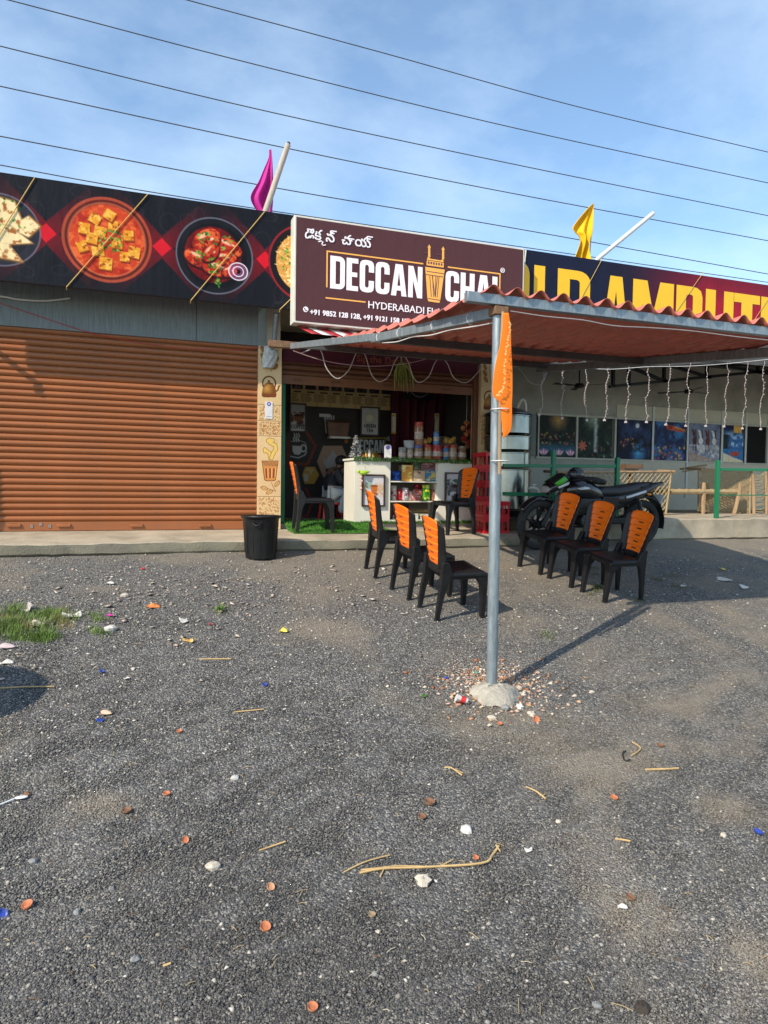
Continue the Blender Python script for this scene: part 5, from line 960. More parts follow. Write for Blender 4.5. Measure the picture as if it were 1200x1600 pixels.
def blades(name, pts, hgt, par, seed, mat=None, lean=.6, wd=.004):
    r_ = random.Random(seed); b = MB()
    for p in pts:
        h = hgt * r_.uniform(.5, 1.2); a = r_.uniform(0, 6.28); t_ = Vector((math.cos(a), math.sin(a), 0)) * h * lean * r_.random(); s_ = Vector((-math.sin(a), math.cos(a), 0)) * wd; p = Vector(p); b.add([p - s_, p + s_, p + t_ * .5 + Vector((0, 0, h * .6)) + s_ * .6, p + t_ * .5 + Vector((0, 0, h * .6)) - s_ * .6, p + t_ + Vector((0, 0, h))], [(0, 1, 2, 3), (3, 2, 4)])
    return tag(b.build(name, mat or gr, par, smooth=0), kind='stuff')
r_ = random.Random(1)
blades('grass_fringe', [(r_.uniform(cx0 - .02, cx1 + .02), CY - .024 + r_.uniform(-.012, .02), cz1 + r_.uniform(-.015, .032)) for i in range(2600)], .035, ctr, 2, lean=1.2)
blades('grass_fringe', [(r_.uniform(cx0 + .1, cx1), CY - .012 + r_.uniform(-.012, .01), cz0 - .005) for i in range(1500)], .045, ctr, 3)
# framed posters on the counter front, toy bird
def ptea(c):
    w, h = c.x1 - c.x0, c.z1 - c.z0; c.put(np.clip((c.noise(.07, 3) - .45) * 4, 0, 1) * (np.abs(c.Z - c.z0 - .52 * h) < .26 * h), (214, 170, 120)); c.ell((c.x0 + .3 * w, c.z0 + .68 * h), w * .16, h * .15, (150, 190, 186), .8); c.poly([(c.x0 + u * w, c.z0 + v * h) for u, v in ((.36, .66), (.72, .66), (.66, .38), (.42, .38))], (206, 116, 56)); c.ell((c.x0 + .54 * w, c.z0 + .66 * h), w * .18, h * .035, (150, 74, 34)); c.put(np.clip((c.noise(.03, 7) - .5) * 6, 0, 1) * (np.abs(c.Z - c.z0 - .34 * h) < .06 * h), (140, 74, 34))
def pbt(c):
    w, h = c.x1 - c.x0, c.z1 - c.z0; c.put(np.clip((c.noise(.05, 13) - .45) * 5, 0, 1) * (np.abs(c.Z - c.z0 - .56 * h) < .28 * h), (70, 92, 96)); c.ell((c.x0 + .45 * w, c.z0 + .55 * h), w * .3, h * .13, (120, 110, 120)); c.ell((c.x0 + .5 * w, c.z0 + .6 * h), w * .2, h * .06, (60, 50, 48)); [c.ell((c.x0 + u * w, c.z0 + v * h), .02, .012, (70, 120, 60)) for u, v in ((.3, .7), (.6, .72), (.4, .78), (.7, .5))]
framed(564.5, 601.5, 741.5, 791.5, CY - .012, 'framed poster of a clay cup of tea on the left of the counter front', ptea, [('CHAI', .34)], (224, 220, 226), .05)
framed(694, 728, 738.5, 790.5, CY - .012, 'framed blue herbal tea poster on the counter front behind an orange chair', pbt, [('BLUE', .35), ('TEA', .4)], (212, 212, 220), .055)
t = thing('toy_bird', 'small green toy bird hanging on a string at the counter corner', 'ornament', W(566, 738, CY - .06)); b = MB(); b.tube([(-.06, 0, .010), (-.02, 0, -.004), (.03, 0, -.008), (.07, 0, .005), (.115, 0, .012)], [.006, .026, .034, .018, .003], 10); b.ball((-.05, 0, .012), .022, 8); b.build('body', M('lime_plastic', (.35, .55, .03), .5), t); b = MB(); b.tube([(0, 0, .02), (-.01, .03, .21)], .002, 4); b.build('string', wwire, t); b = MB(); [b.ball((-.01 + .01 * math.sin(k * 2), 0, -.07 - .05 * k), .017, 8, noise=.3, seed=k) for k in range(4)]; b.build('bead', M('pink_bead', (.65, .35, .32), .5), t)
# ------------------------------------------------------------------ snacks on the shelves
def goods(name, px0, px1, py0, py1, cols, label, dY=.10, pillow=False, seed=0, cat=None):
    Y = CY + dY; (xa, za), (xb, zt) = XZ(px0, py1, Y), XZ(px1, py0, Y); r_ = random.Random(seed + int(px0 * 3)); c = Canvas(xa, xb, za, zt, .0055, cols[0]); w, h = xb - xa, zt - za
    for k in range(9):
        col = r_.choice(cols[1:]); u, v = xa + r_.random() * w, za + r_.random() * h
        if k % 3: c.ell((u, v), w * r_.uniform(.06, .25), h * r_.uniform(.04, .16), col, .95, r_.uniform(-.5, .5))
        else: c.rect(xa + w * r_.uniform(.05, .4), xa + w * r_.uniform(.5, .95), v, v + h * r_.uniform(.05, .14), col, .95)
    c.speckle(14, seed)
    b = MB(); d = .06 if pillow else .14
    if pillow:
        def pf(co):
            u = (co[:, 0] - xa) / w * 2 - 1; v = (co[:, 2] - za) / h * 2 - 1; co[:, 1] -= .035 * np.sqrt(np.clip((1 - u ** 2), 0, 1)) * np.clip(1 - v ** 4, 0, 1) + .004 * np.sin(u * 9 + v * 5 + seed); return co
        b.grid(lambda u, v: (xa + w * u, Y + .0015 + .03 * math.sqrt(max(0, 1 - (2 * u - 1) ** 2)) * (1 - (2 * v - 1) ** 4), za + h * v), 8, 8); o = b.build(name, M('foil_back', (.4, .38, .36), .3), smooth=60); c.sheet('print', Y, o, print_gloss, pf)
    else:
        b.box(xa, xb, Y + .001, Y + d, za, zt); o = b.build(name, M('card_back', tuple(float(v) for v in srgb(cols[1]) * .6), .6) if False else M('card_side', (.30, .24, .16), .6), bevel=.003); c.sheet('print', Y - .003, o, print_gloss)
    return tag(o, label, cat or name.split('_')[-1])
goods('snack_bag', 611.5, 626, 736, 752, [(24, 62, 150), (40, 96, 190), (16, 40, 110), (60, 120, 210)], 'crumpled blue bag at the left of the top counter shelf', .10, True, 1)
goods('biscuit_box', 627.5, 645, 727, 752, [(222, 160, 60), (240, 200, 120), (176, 96, 40), (250, 226, 170)], 'tall yellow biscuit box on the top counter shelf', .09, False, 2)
goods('biscuit_box', 646, 664, 735.5, 751.5, [(196, 170, 140), (150, 96, 60), (226, 206, 180), (120, 60, 40)], 'brown biscuit box between yellow and blue boxes on the top counter shelf', .08, False, 3)
goods('biscuit_box', 664.5, 682.5, 735, 751.5, [(70, 130, 170), (226, 190, 90), (40, 90, 140), (200, 210, 210)], 'blue box with a yellow burst on the top counter shelf', .08, False, 4)
goods('snack_box', 646, 656, 723.5, 735, [(50, 80, 60), (90, 130, 80), (150, 120, 90)], 'small green carton on the brown biscuit box', .10, False, 5)
goods('snack_box', 658, 681, 723.5, 734.5, [(130, 84, 90), (190, 150, 140), (90, 50, 60)], 'small pinkish carton on the blue box', .10, False, 6)
for i, (a, d, e, f, cols, lab) in enumerate(((611, 619.5, 759, 783, [(190, 180, 176), (150, 40, 50), (220, 214, 210)], 'white snack packet at the left end of the middle counter shelf'), (619, 629, 764, 783, [(190, 40, 48), (230, 220, 216), (140, 24, 34)], 'red and white snack packet, second on the middle counter shelf'), (628.5, 638, 762, 782, [(180, 170, 176), (150, 90, 110), (226, 220, 224)], 'silver pink snack packet, third on the middle counter shelf'), (634, 648, 767, 783, [(196, 150, 140), (150, 70, 70), (226, 206, 200)], 'pale pink puffed packet in the front of the middle counter shelf'), (645, 660, 765, 783, [(170, 110, 104), (206, 176, 170), (120, 50, 50)], 'dusky pink puffed packet, centre of the middle counter shelf'), (646.5, 658.5, 756.5, 768, [(150, 20, 34), (206, 120, 120), (96, 10, 20)], 'dark red packet lying on top of the pink packets'), (659.5, 672, 757.5, 783, [(90, 160, 40), (250, 220, 50), (40, 110, 40), (230, 230, 120)], 'green and yellow chips packet on the middle counter shelf'), (672.5, 682.5, 764, 783, [(140, 90, 80), (190, 140, 120), (96, 50, 60)], 'brown packet at the right end of the middle counter shelf'))):
    goods('snack_packet', a, d, e, f, cols, lab, .10 + .03 * (i % 2) + (.06 if i == 5 else 0), True, 20 + i)
goods('carton', 640, 671, 796, 806, [(130, 108, 74), (160, 136, 98), (96, 76, 50)], 'brown carton on the lowest counter shelf', .16, False, 40)
goods('cup_sleeve', 645, 653.5, 802.5, 812, [(206, 214, 206), (170, 190, 180), (226, 226, 220)], 'pale cup stack on the lowest counter shelf, left of the other', .06, False, 41, 'cups')
goods('cup_sleeve', 657, 669, 803, 812, [(200, 206, 190), (226, 220, 200), (160, 180, 170)], 'wider pale cup stack on the lowest counter shelf', .06, False, 42, 'cups')
goods('snack_box', 611, 618, 796, 811, [(60, 16, 20), (200, 200, 200), (110, 20, 30)], 'dark red carton in the left corner of the lowest counter shelf', .08, False, 43)
goods('snack_box', 622, 638, 788, 811, [(34, 24, 24), (60, 40, 36), (26, 18, 20)], 'dark carton on the lowest counter shelf behind the cups', .20, False, 44)
# ------------------------------------------------------------------ jars and other things on the counter top
TZ = cz1 + .031
def jar(px0, px1, py0, col, lidc, label, Y, base=None, var=.45, lid=True):
    x0, x1 = W(px0, 710, Y).x, W(px1, 710, Y).x; r = (x1 - x0) / 2; h = (W(px0, py0, Y).z - (base if base is not None else TZ)); t = thing('jar', label, 'jar', ((x0 + x1) / 2, Y, base if base is not None else TZ))
    b = MB(); b.lathe([(r * .92, 0), (r, .01), (r, h * .78), (r * .9, h * .84)], 20); b.build('body', M('jar_fill_%s' % '_'.join(str(int(v * 100)) for v in col), col, .12, var=var, vs=45, coat=.6), t)
    if lid: b = MB(); b.lathe([(r * .95, h * .83), (r * .97, h * .86), (r * .97, h * .98), (r * .8, h)], 20); b.build('lid', M('lid_%s' % '_'.join(str(int(v * 100)) for v in lidc), lidc, .35), t)
    b = MB(); b.lathe([(r * 1.004, h * .28), (r * 1.004, h * .58)], 20, cap0=False, cap1=False); b.build('label', M('jar_label', (.50, .40, .34), .4, var=.5, vs=30), t)
    return t
for a in ((623, 634, 699, (.30, .30, .28), (.30, .30, .30), 'grey lidded jar, first from the left on the counter', 9.3), (635, 645, 700, (.48, .38, .24), (.25, .24, .22), 'jar of cream biscuits, second from the left on the counter', 9.3), (646.5, 660, 696, (.32, .20, .10), (.10, .12, .40), 'blue lidded biscuit jar under the tall jar', 9.3), (661.5, 674, 694.5, (.42, .18, .06), (.40, .02, .02), 'red lidded jar of orange biscuits on the counter', 9.32), (675.5, 689.5, 695, (.42, .06, .05), (.36, .02, .03), 'red lidded jar of red sweets on the counter', 9.3), (691, 701, 696, (.05, .20, .45), (.30, .04, .05), 'jar of blue wrapped sweets on the counter', 9.32), (702, 713.5, 695, (.40, .24, .14), (.42, .03, .02), 'red lidded jar of brown biscuits, right of the blue jar', 9.3), (715, 728, 697, (.26, .14, .08), (.30, .25, .2), 'pale lidded jar of dark biscuits at the right end of the counter', 9.32)):
    jar(*a)
jar(647.5, 660.5, 659, (.34, .16, .08), (.42, .03, .02), 'tall red lidded jar standing on the blue lidded jar', 9.33, base=W(650, 696, 9.3).z)
jar(677, 685.5, 674, (.10, .28, .55), (.08, .12, .25), 'small blue can standing on the jar of red sweets', 9.3, base=W(680, 695, 9.3).z)
b = MB(); x0, x1 = W(631, 700, 9.34).x, W(647, 700, 9.34).x; b.lathe([((x1 - x0) * .42, 0), ((x1 - x0) * .5, .10), ((x1 - x0) * .52, .105)], 18); o = tag(b.build('plastic_tub', M('cloudy_plastic', (.42, .44, .46), .25), None, ((x0 + x1) / 2, 9.34, W(640, 700, 9.3).z + .002)), 'cloudy plastic tub standing on the two small jars', 'tub')
b = MB()
for i, (px, py) in enumerate(((664, 690), (671, 688), (697, 688), (704, 690), (708, 687))): b.ball(W(px, py, 9.36), .045, 8, noise=.4, seed=i)
tag(b.build('snack_pouch', M('mixed_wrapper', (.45, .26, .06), .35, var=.6, vs=22), smooth=30), 'heap of yellow and brown wrapped snacks lying behind the jars', 'snacks')
# payment stand (code left out)
t = thing('payment_stand', 'white payment stand with a round purple emblem on the counter', 'stand', (0, 0, 0)); a, d = XZ(600.5, 717, 9.12), XZ(611.5, 695, 9.12); b = MB(); b.prism(rr(a[0], d[0], TZ, d[1], (0, 0, .03, .03)), 9.115, 9.125); b.box(a[0], d[0], 9.10, 9.16, TZ - .001, TZ + .012); b.build('plate', M('white_sticker', (.72, .72, .74), .4), t); b = MB(); mx_ = (a[0] + d[0]) / 2; flat(b, [[(mx_ + .030 * math.cos(i * .4488), d[1] - .04 + .030 * math.sin(i * .4488)) for i in range(14)]], 9.1135); b.build('emblem', M('indigo_ink', (.10, .08, .38), .5), t)
# tinsel tree
t = thing('tinsel_tree', 'small black and silver tinsel tree on the left end of the counter', 'ornament', (W(556, 717, 9.25).x, 9.25, TZ)); b = MB(); b.tube([(0, 0, 0), (0, 0, .33)], [.012, .004], 6); b.build('stem', black_st, t); r_ = random.Random(3); b = MB()
for i in range(620):
    h = r_.random() ** 1.3 * .30 + .02; rad = (.115 * (1 - h / .34) + .008) * math.sqrt(r_.random()); a = r_.uniform(0, 6.28); p = Vector((rad * math.cos(a), rad * math.sin(a), h)); b.obox(p, (.018, .002, .005), Matrix.Rotation(r_.uniform(0, 6), 3, 'Z') @ Matrix.Rotation(r_.uniform(-1, 1), 3, 'Y'), int(r_.random() < .5))
tag(b.build('needles', [M('tinsel_black', (.02, .02, .02), .4), M('tinsel_silver', (.6, .6, .6), .3)], t, smooth=0), kind='stuff')
b = MB()
for i, (px, h, cidx) in enumerate(((572, .10, 0), (577, .13, 1), (583, .09, 0), (593, .06, 2), (568, .06, 2))): x = W(px, 716, 9.2).x; b.lathe([(.022, 0), (.026, h * .5), (.018, h * .8), (.010, h)], 10, (x, 9.2, TZ), mi=cidx)
tag(b.build('figurine', [M('brass', (.45, .28, .06), .35, .6), M('ivory', (.55, .5, .42), .5), M('dark_red_paint', (.25, .02, .03), .5)]), 'row of little brass figurines beside the tinsel tree', 'figurines')
# basket cover with newspaper, red garland
t = thing('food_cover', 'domed mesh food cover lined with newspaper at the right of the counter', 'food cover', (W(700, 700, 9.45).x, 9.45, TZ)); b = MB(); c_ = 20
b.grid(lambda u, v: (.02 + (-.16 + .34 * u) * 1.0, .12 * math.sin(v * 3.14159) * math.sqrt(max(0, 1 - (2 * u - 1) ** 2)) - .0, .10 + .27 * math.sqrt(max(0, 1 - (max(0, u - .15) / .85) ** 2.2)) * math.sin(.2 + v * 1.37)), 16, 14); b.build('dome', M('newspaper', (.36, .34, .30), .8, var=.45, vs=28), t, smooth=70, solid=.004)
b = MB(); b.grid(lambda u, v: (.02 - .13 + .28 * u, -.035 - .02 * math.sin(u * 9) * v, .05 + .17 * v * (1 - .5 * u)), 12, 8); b.build('filling', M('dry_noodles', (.24, .13, .05), .8, var=.6, vs=60, stretch=(1, 1, 3)), t, solid=.02)
b = MB(); b.box(-.15, .17, -.06, .06, 0, .06); b.build('tray', M('brown_laminate', (.16, .06, .03), .4, var=.3), t)
t = thing('garland', 'hanging red and orange cloth garland at the right jamb behind the counter', 'garland', W(729, 660, 9.45)); r_ = random.Random(5)
for i in range(14):
    b = MB(); y = -.03 * i; b.ball((r_.uniform(-.05, .05), r_.uniform(-.03, .03), y), (.045, .03, .035), 8, noise=.7, seed=i); b.build('flower', M('red_cloth' if i % 3 else 'orange_cloth_dull', (.30, .02, .015) if i % 3 else (.45, .16, .05), .8), t)
b = MB(); b.tube([(0, 0, -.40), (0, 0, .9)], .004, 5); b.build('string', wwire, t)
# turf mat
a = [G(445, 832), G(573, 833)]; r_ = random.Random(2)
def mat_z(x, y): return -.531 if y > 9.0 else -.655 + (.055) * max(0, (y - 7.9)) / 1.14 + .008 + max(0, (y - 8.86)) / .14 * .055
X_ = [1.90, 3.15]; P = [W(440, 833, 8.28), W(574, 834, 8.16)]; mx0, mx1, my0 = 1.86, 3.02, 8.45
mt = thing('turf_mat', 'bright green artificial turf mat in the tea stall doorway', 'mat', (0, 0, 0)); b = MB(); f_ = lambda u, v: (mx0 + (mx1 - mx0) * u + .25 * (1 - v) * u, my0 - .10 * u + (9.75 - my0) * v, mat_z(0, my0 + (9.75 - my0) * v) + .004)
b.grid(f_, 12, 40); b.build('backing', gr, mt, solid=.008)
pp = []
for i in range(9000):
    u, v = r_.random(), r_.random() ** 1.2; pp.append(f_(u, v))
blades('turf_pile', pp, .028, mt, 7, lean=.8, wd=.0045)
# ------------------------------------------------------------------ seated person behind the counter
def skin(name, joints, edges, mat, parent, root=0, sub=2):
    me = bpy.data.meshes.new(name); me.from_pydata([j[0] for j in joints], edges, []); o = bpy.data.objects.new(name, me); C.objects.link(o)
    if parent: o.parent = parent
    md = o.modifiers.new('skin', 'SKIN'); md.use_smooth_shade = True; s_ = o.modifiers.new('sub', 'SUBSURF'); s_.levels = sub; s_.render_levels = sub
    for v, j in zip(me.skin_vertices[0].data, joints): v.radius = j[1] if isinstance(j[1], tuple) else (j[1], j[1])
    me.skin_vertices[0].data[root].use_root = True; me.materials.append(mat); return o
PYY = 9.85; o3 = W(517, 772, PYY)
def pj(px, py, dy=0): w = W(px, py, PYY); return (w.x - o3.x, dy, w.z + .535)
per = thing('person', 'person in a dark shirt and pale trousers sitting bent over behind the counter', 'person', (o3.x, PYY, -.535))
skn = M('skin', (.16, .075, .04), .55); shirt = M('navy_shirt', (.012, .014, .022), .8, var=.3, vs=14); trou = M('pale_trousers', (.42, .45, .48), .8, var=.08)
J = [(pj(516, 771), .10), (pj(517, 755), .10), (pj(521, 741), (.10, .12)), (pj(528, 732), .05), (pj(531, 728), .05), (pj(534.5, 723.5), (.075, .085)), (pj(535, 719.5), (.06, .07)),
     (pj(521, 738, -.17), .055), (pj(527, 753, -.22), .042), (pj(538, 757, -.16), .033), (pj(543, 757, -.12), .028), (pj(521, 738, .17), .055), (pj(527, 753, .22), .042), (pj(540, 757, .16), .033), (pj(545, 757, .12), .028),
     (pj(519, 772, -.10), .08), (pj(537, 768, -.13), .06), (pj(531, 790, -.12), .048), (pj(530.5, 803, -.12), .036), (pj(536, 808, -.13), .03), (pj(519, 772, .10), .08), (pj(541, 767, .14), .06), (pj(537, 790, .13), .048), (pj(536, 803, .13), .036), (pj(542, 808, .13), .03)]
E_ = [(0, 1), (1, 2), (2, 3), (3, 4), (4, 5), (5, 6), (2, 7), (7, 8), (8, 9), (9, 10), (2, 11), (11, 12), (12, 13), (13, 14), (0, 15), (15, 16), (16, 17), (17, 18), (18, 19), (0, 20), (20, 21), (21, 22), (22, 23), (23, 24)]
skin('body', J, E_, skn, per)
big = lambda j, d: (j[0], tuple(r + d for r in j[1]) if isinstance(j[1], tuple) else j[1] + d)
skin('shirt', [big(J[k], .022) for k in (0, 1, 2, 7, 8, 11, 12)] + [big((Vector(J[8][0]).lerp(Vector(J[9][0]), .6), .035), .02), big((Vector(J[12][0]).lerp(Vector(J[13][0]), .6), .035), .02)], [(0, 1), (1, 2), (2, 3), (3, 4), (2, 5), (5, 6), (4, 7), (6, 8)], shirt, per)
skin('trousers', [big(J[k], .024) for k in (0, 15, 16, 17, 18, 20, 21, 22, 23)], [(0, 1), (1, 2), (2, 3), (3, 4), (0, 5), (5, 6), (6, 7), (7, 8)], trou, per)
b = MB(); h0 = Vector(J[5][0]); b.ball(h0 + Vector((-.012, 0, .035)), (.095, .088, .085), 14, noise=.06, seed=2); b.build('hair', M('black_hair', (.008, .007, .007), .6), per)
for dy in (-.035, .035): b = MB(); b.ball(h0 + Vector((.078, dy, .0)), .010, 8); b.build('eye', M('eye_white', (.5, .5, .48), .3), per)
b = MB(); b.ball(h0 + Vector((.088, 0, -.022)), (.018, .013, .02), 8); b.build('nose', skn, per)
for k in (19, 24): b = MB(); f0 = Vector(J[k][0]); b.ball(f0 + Vector((-.015, 0, -.012)), (.10, .042, .032), 10); b.build('shoe', M('brown_sandal', (.06, .03, .02), .5), per)
for k in (10, 14):
    for f in range(5): b = MB(); h_ = Vector(J[k][0]); dy = (f - 2) * .016; ln = (.045, .07, .075, .07, .055)[f]; b.tube([h_ + Vector((.0, dy, -.005)), h_ + Vector((ln * .55, dy * 1.2, -.012)), h_ + Vector((ln, dy * 1.25, -.035))], [.011, .010, .008], 6); b.build('finger', skn, per)
t = thing('plastic_stool', 'low red plastic stool under the seated person', 'stool', (o3.x, PYY, -.535)); b = MB(); b.box(-.16, .16, -.16, .16, .235, .27); b.build('seat', M('red_plastic', (.42, .008, .018), .35), t, bevel=.012)
for sx in (-1, 1):
    for sy in (-1, 1): b = MB(); b.bar((sx * .15, sy * .15, 0), (sx * .125, sy * .125, .24), .035, .035); b.build('leg', M('red_plastic', (.42, .008, .018), .35), t)
# ================================================================== plastic chairs
def loft(mb, secs, mi=0):                              # stack of rectangles (centre, half x, half y)
    V_ = []; F_ = []
    for (cx, cy, cz), hx, hy in secs: V_ += [(cx - hx, cy - hy, cz), (cx + hx, cy - hy, cz), (cx + hx, cy + hy, cz), (cx - hx, cy + hy, cz)]
    n = len(secs)
    for i in range(n - 1):
        for k in range(4): F_.append((i * 4 + k, i * 4 + (k + 1) % 4, i * 4 + 4 + (k + 1) % 4, i * 4 + 4 + k))
    F_ += [(3, 2, 1, 0), tuple(4 * (n - 1) + k for k in range(4))]
    up = secs[-1][0][2] > secs[0][0][2]
    return mb.add(V_, F_ if up else [f[::-1] for f in F_], mi)
CG = 'orange and black plastic chairs'
def make_chair(label):
    t = thing('plastic_chair', label, 'chair', (0, 0, 0), 0, CG)
    b = MB()                                           # dished seat with a rolled edge
    def sf(u, v):
        x = -.185 + .39 * u; y = (2 * v - 1) * (.205 - .012 * (1 - u)); e = max(abs(2 * u - 1), abs(2 * v - 1)); z = .428 - .014 * (1 - (2 * v - 1) ** 2) * (1 - (2 * u - 1) ** 2) - (.045 * max(0, (e - .90) / .10) ** 1.6) + (.0 if u < .9 else -.010 * (u - .9) / .1)
        return (x, y * (1 if e < .97 else 1.0), z)
    b.grid(sf, 30, 30); b.build('seat', black_pl, t, smooth=50, solid=.008)
    b = MB()
    for s_ in (-1, 1): b.box(-.165, .185, s_ * .188 - .006, s_ * .188 + .006, .365, .405)
    b.box(.178, .190, -.17, .17, .375, .403); b.box(-.178, -.168, -.17, .17, .35, .405); b.build('apron', black_pl, t, bevel=.003)
    for s_ in (-1, 1):
        b = MB(); y = s_ * .172; loft(b, [((.203, s_ * .176, 0), .019, .022), ((.199, s_ * .175, .16), .024, .026), ((.186, y, .30), .031, .030), ((.165, y * .97, .37), .052, .038), ((.13, y * .94, .412), .085, .040)]); b.box(.188, .228, s_ * .178 - .022, s_ * .178 + .022, 0, .014); b.build('leg', black_pl, t, bevel=.006)
        b = MB(); loft(b, [((-.245, s_ * .178, 0), .019, .017), ((-.228, s_ * .177, .18), .025, .019), ((-.206, y, .32), .034, .023), ((-.185, y * .99, .41), .055, .026), ((-.198, y * .99, .47), .040, .024), ((-.212, s_ * .172, .52), .030, .024)]); b.box(-.268, -.222, s_ * .178 - .022, s_ * .178 + .022, 0, .014); b.build('leg', black_pl, t, bevel=.006)
    xb = lambda z: -.205 - .085 * (max(0, z - .44) / .42) ** 1.15
    hw = lambda z: .176 + .030 * (z - .44) / .42       # outer half width
    iw = lambda z: .092 + .062 * min(1, max(0, (z - .46)) / .36)       # orange half width
    b = MB()
    for s_ in (-1, 1):
        def fr(u, v):
            z = .44 + .425 * v; y = iw(z) - .006 + (hw(z) - iw(z) + .006) * u; zz = z if v < 1 else z - .02 * u; return (xb(z) - .024 * (1 - (y / .2) ** 2) + .018 * u ** 2, s_ * y, zz - .03 * u ** 3 * max(0, (v - .8) / .2))
        b.grid(fr, 8, 20, flip=s_ < 0)
    b.grid(lambda u, v: (xb(.44) - .024 * (1 - ((2 * u - 1) * .13 / .2) ** 2), (2 * u - 1) * .12, .40 + .075 * v), 10, 4)
    b.build('back_frame', black_pl, t, smooth=50, solid=.014)
    b = MB(); st = 6
    def pf(u, v):
        z = .468 + .397 * v; s_ = (v * st) % 1.0; y = (2 * u - 1) * iw(z); e = abs(2 * u - 1); return (xb(z) - .024 * (1 - (y / .2) ** 2) + .010 * (1 - s_) - .004 + .004 * e ** 4, y, z - .010 * e ** 4 * (v > .97) + .014 * (1 - e ** 2) * max(0, (v - .85) / .15))
    b.grid(pf, 18, 6 * 9); b.build('back_panel', orange_pl, t, smooth=30, solid=.010)
    for k in range(1, 6):
        b = MB(); z = .468 + .397 * (k / 6) - .028; zz = xb(z) - .024; b.box(zz - .006, zz + .0185, -.028, .026, z - .0042, z + .0042); b.build('slot', M('slot_black', (.01, .01, .01), .6), t)
    return t
ch0 = make_chair('orange and black plastic chair nearest the canopy post on its left')
def slope_at(y): return math.atan((float(gz(y + .2)) - float(gz(y - .2))) / .4)
def put(ch, x, y, deg, sc_=1.0, z=None, tilt=None):
    tl = slope_at(y) if tilt is None else tilt; zz = (float(gz(y)) + .002) if z is None else z
    ch.rotation_mode = 'XYZ'; ch.matrix_world = Matrix.Translation((x, y, zz)) @ Matrix.Rotation(tl, 4, 'X') @ Matrix.Rotation(math.radians(deg), 4, 'Z') @ Matrix.Scale(sc_, 4)
spots = [(2.70, 5.63, 2.5, None, 1.0), (2.65, 6.215, 7, 'orange and black plastic chair in the middle of the left row', 1.0), (2.60, 6.92, -2, 'farthest chair of the left row, seen edge on before the counter', 1.0),
         (4.575, 5.84, -178, 'nearest chair of the right row, at the end of the post shadow', 1.0), (4.515, 6.36, -173, 'middle chair of the right row, before the motorbike engine', 1.0), (4.445, 6.87, -170, 'farthest chair of the right row, before the motorbike front wheel', 1.0)]
for i, (x, y, dg_, lab, s_) in enumerate(spots):
    o = ch0 if i == 0 else copy_tree(ch0, None, lab); put(o, x, y, dg_, s_)
bpy.context.view_layer.update()
o = copy_tree(ch0, None, 'lone chair on the green turf mat in the doorway'); put(o, 2.16, 8.62, -4, 1.0, -.600, .02)
o = copy_tree(ch0, None, 'lone chair on the step before the counter, beside the red crates'); put(o, 3.97, 8.35, -167, 1.0, -.632, .03)

# ================================================================== bin
bp = W(406, 872, 7.72); t = thing('waste_bin', 'black plastic bucket bin standing against the concrete step', 'bin', (bp.x, 7.66, float(gz(7.66)) - .005))
b = MB(); prof = [(.155, 0), (.165, .006), (.168, .03), (.196, .43), (.200, .44), (.218, .452), (.222, .465), (.216, .475), (.206, .474), (.190, .46), (.186, .42), (.158, .02), (.0, .018)]
b.lathe(prof, 44, cap1=False); b.build('body', black_pl, t)
for k, (a0, nm) in enumerate(((-1.95, 'handle'), (1.2, 'handle'))):
    b = MB(); P = [Vector(((.196 + .03 * math.sin(s_ * math.pi)) * math.cos(a0 + (s_ - .5) * .5), (.196 + .03 * math.sin(s_ * math.pi)) * math.sin(a0 + (s_ - .5) * .5), .405 - .035 * math.sin(s_ * math.pi))) for s_ in [i / 12 for i in range(13)]]; b.tube(P, .009, 8); b.build(nm, black_pl, t)
for i in range(14): 
    if i == 0: q_ = MB(); q_.bar((.1745, 0, .06), (.1945, 0, .40), .010, .004, up=(1, 0, 0)); o0 = q_.build('rib', black_pl, t)
    else: o_ = link_copy(o0, t, (0, 0, 0), i * 2 * math.pi / 14)

# ================================================================== crates
redp = M('crate_red', (.58, .010, .020), .35, var=.12, dirt=((.30, .03, .03), .4, 4))
def crate_mesh(w, d, h):
    b = MB(); th = .008; bands = [(0, .042), (h - .055, h - .002)]
    for ax in (0, 1):
        L_, D_ = (w, d) if ax == 0 else (d, w); n = max(3, int(L_ / .085))
        for s_ in (-1, 1):
            for z0, z1 in bands:
                p = s_ * (D_ / 2 - th / 2); e = L_ / 2
                if ax == 0: b.box(-e, e, p - th / 2, p + th / 2, z0, z1)
                else: b.box(p - th / 2, p + th / 2, -e + th, e - th, z0, z1)
            for i in range(n + 1):
                x = -L_ / 2 + .012 + (L_ - .024) * i / n; wd = .022 if i in (0, n) else .017
                p = s_ * (D_ / 2 - th / 2 - .0015)
                if ax == 0: b.box(x - wd / 2, x + wd / 2, p - th / 2, p + th / 2, .02, h - .01)
                else: b.box(p - th / 2, p + th / 2, x - wd / 2, x + wd / 2, .02, h - .01)
    b.box(-w / 2 - .006, w / 2 + .006, -d / 2 - .006, d / 2 + .006, h - .022, h - .0005); 
    b.v = b.v[:-8]; b.f = b.f[:-6]; b.m = b.m[:-6]
    for s_ in (-1, 1): b.box(-w / 2 - .007, w / 2 + .007, s_ * d / 2 - .007, s_ * d / 2 + .007, h - .018, h); b.box(s_ * w / 2 - .007, s_ * w / 2 + .007, -d / 2 + .0075, d / 2 - .0075, h - .0185, h - .0005)
    b.box(-w / 2 + th, w / 2 - th, -d / 2 + th, d / 2 - th, .004, .012); return b
cm1 = crate_mesh(.385, .315, .218).mesh('crate', redp, 30)
def crate(x, y, z, rz, label): o = bpy.data.objects.new('crate', cm1); C.objects.link(o); o.location = (x, y, z); o.rotation_euler = (0, 0, rz); return tag(o, label, 'crate', 'red plastic bottle crates')
ca = W(767.5, 835, 8.30)
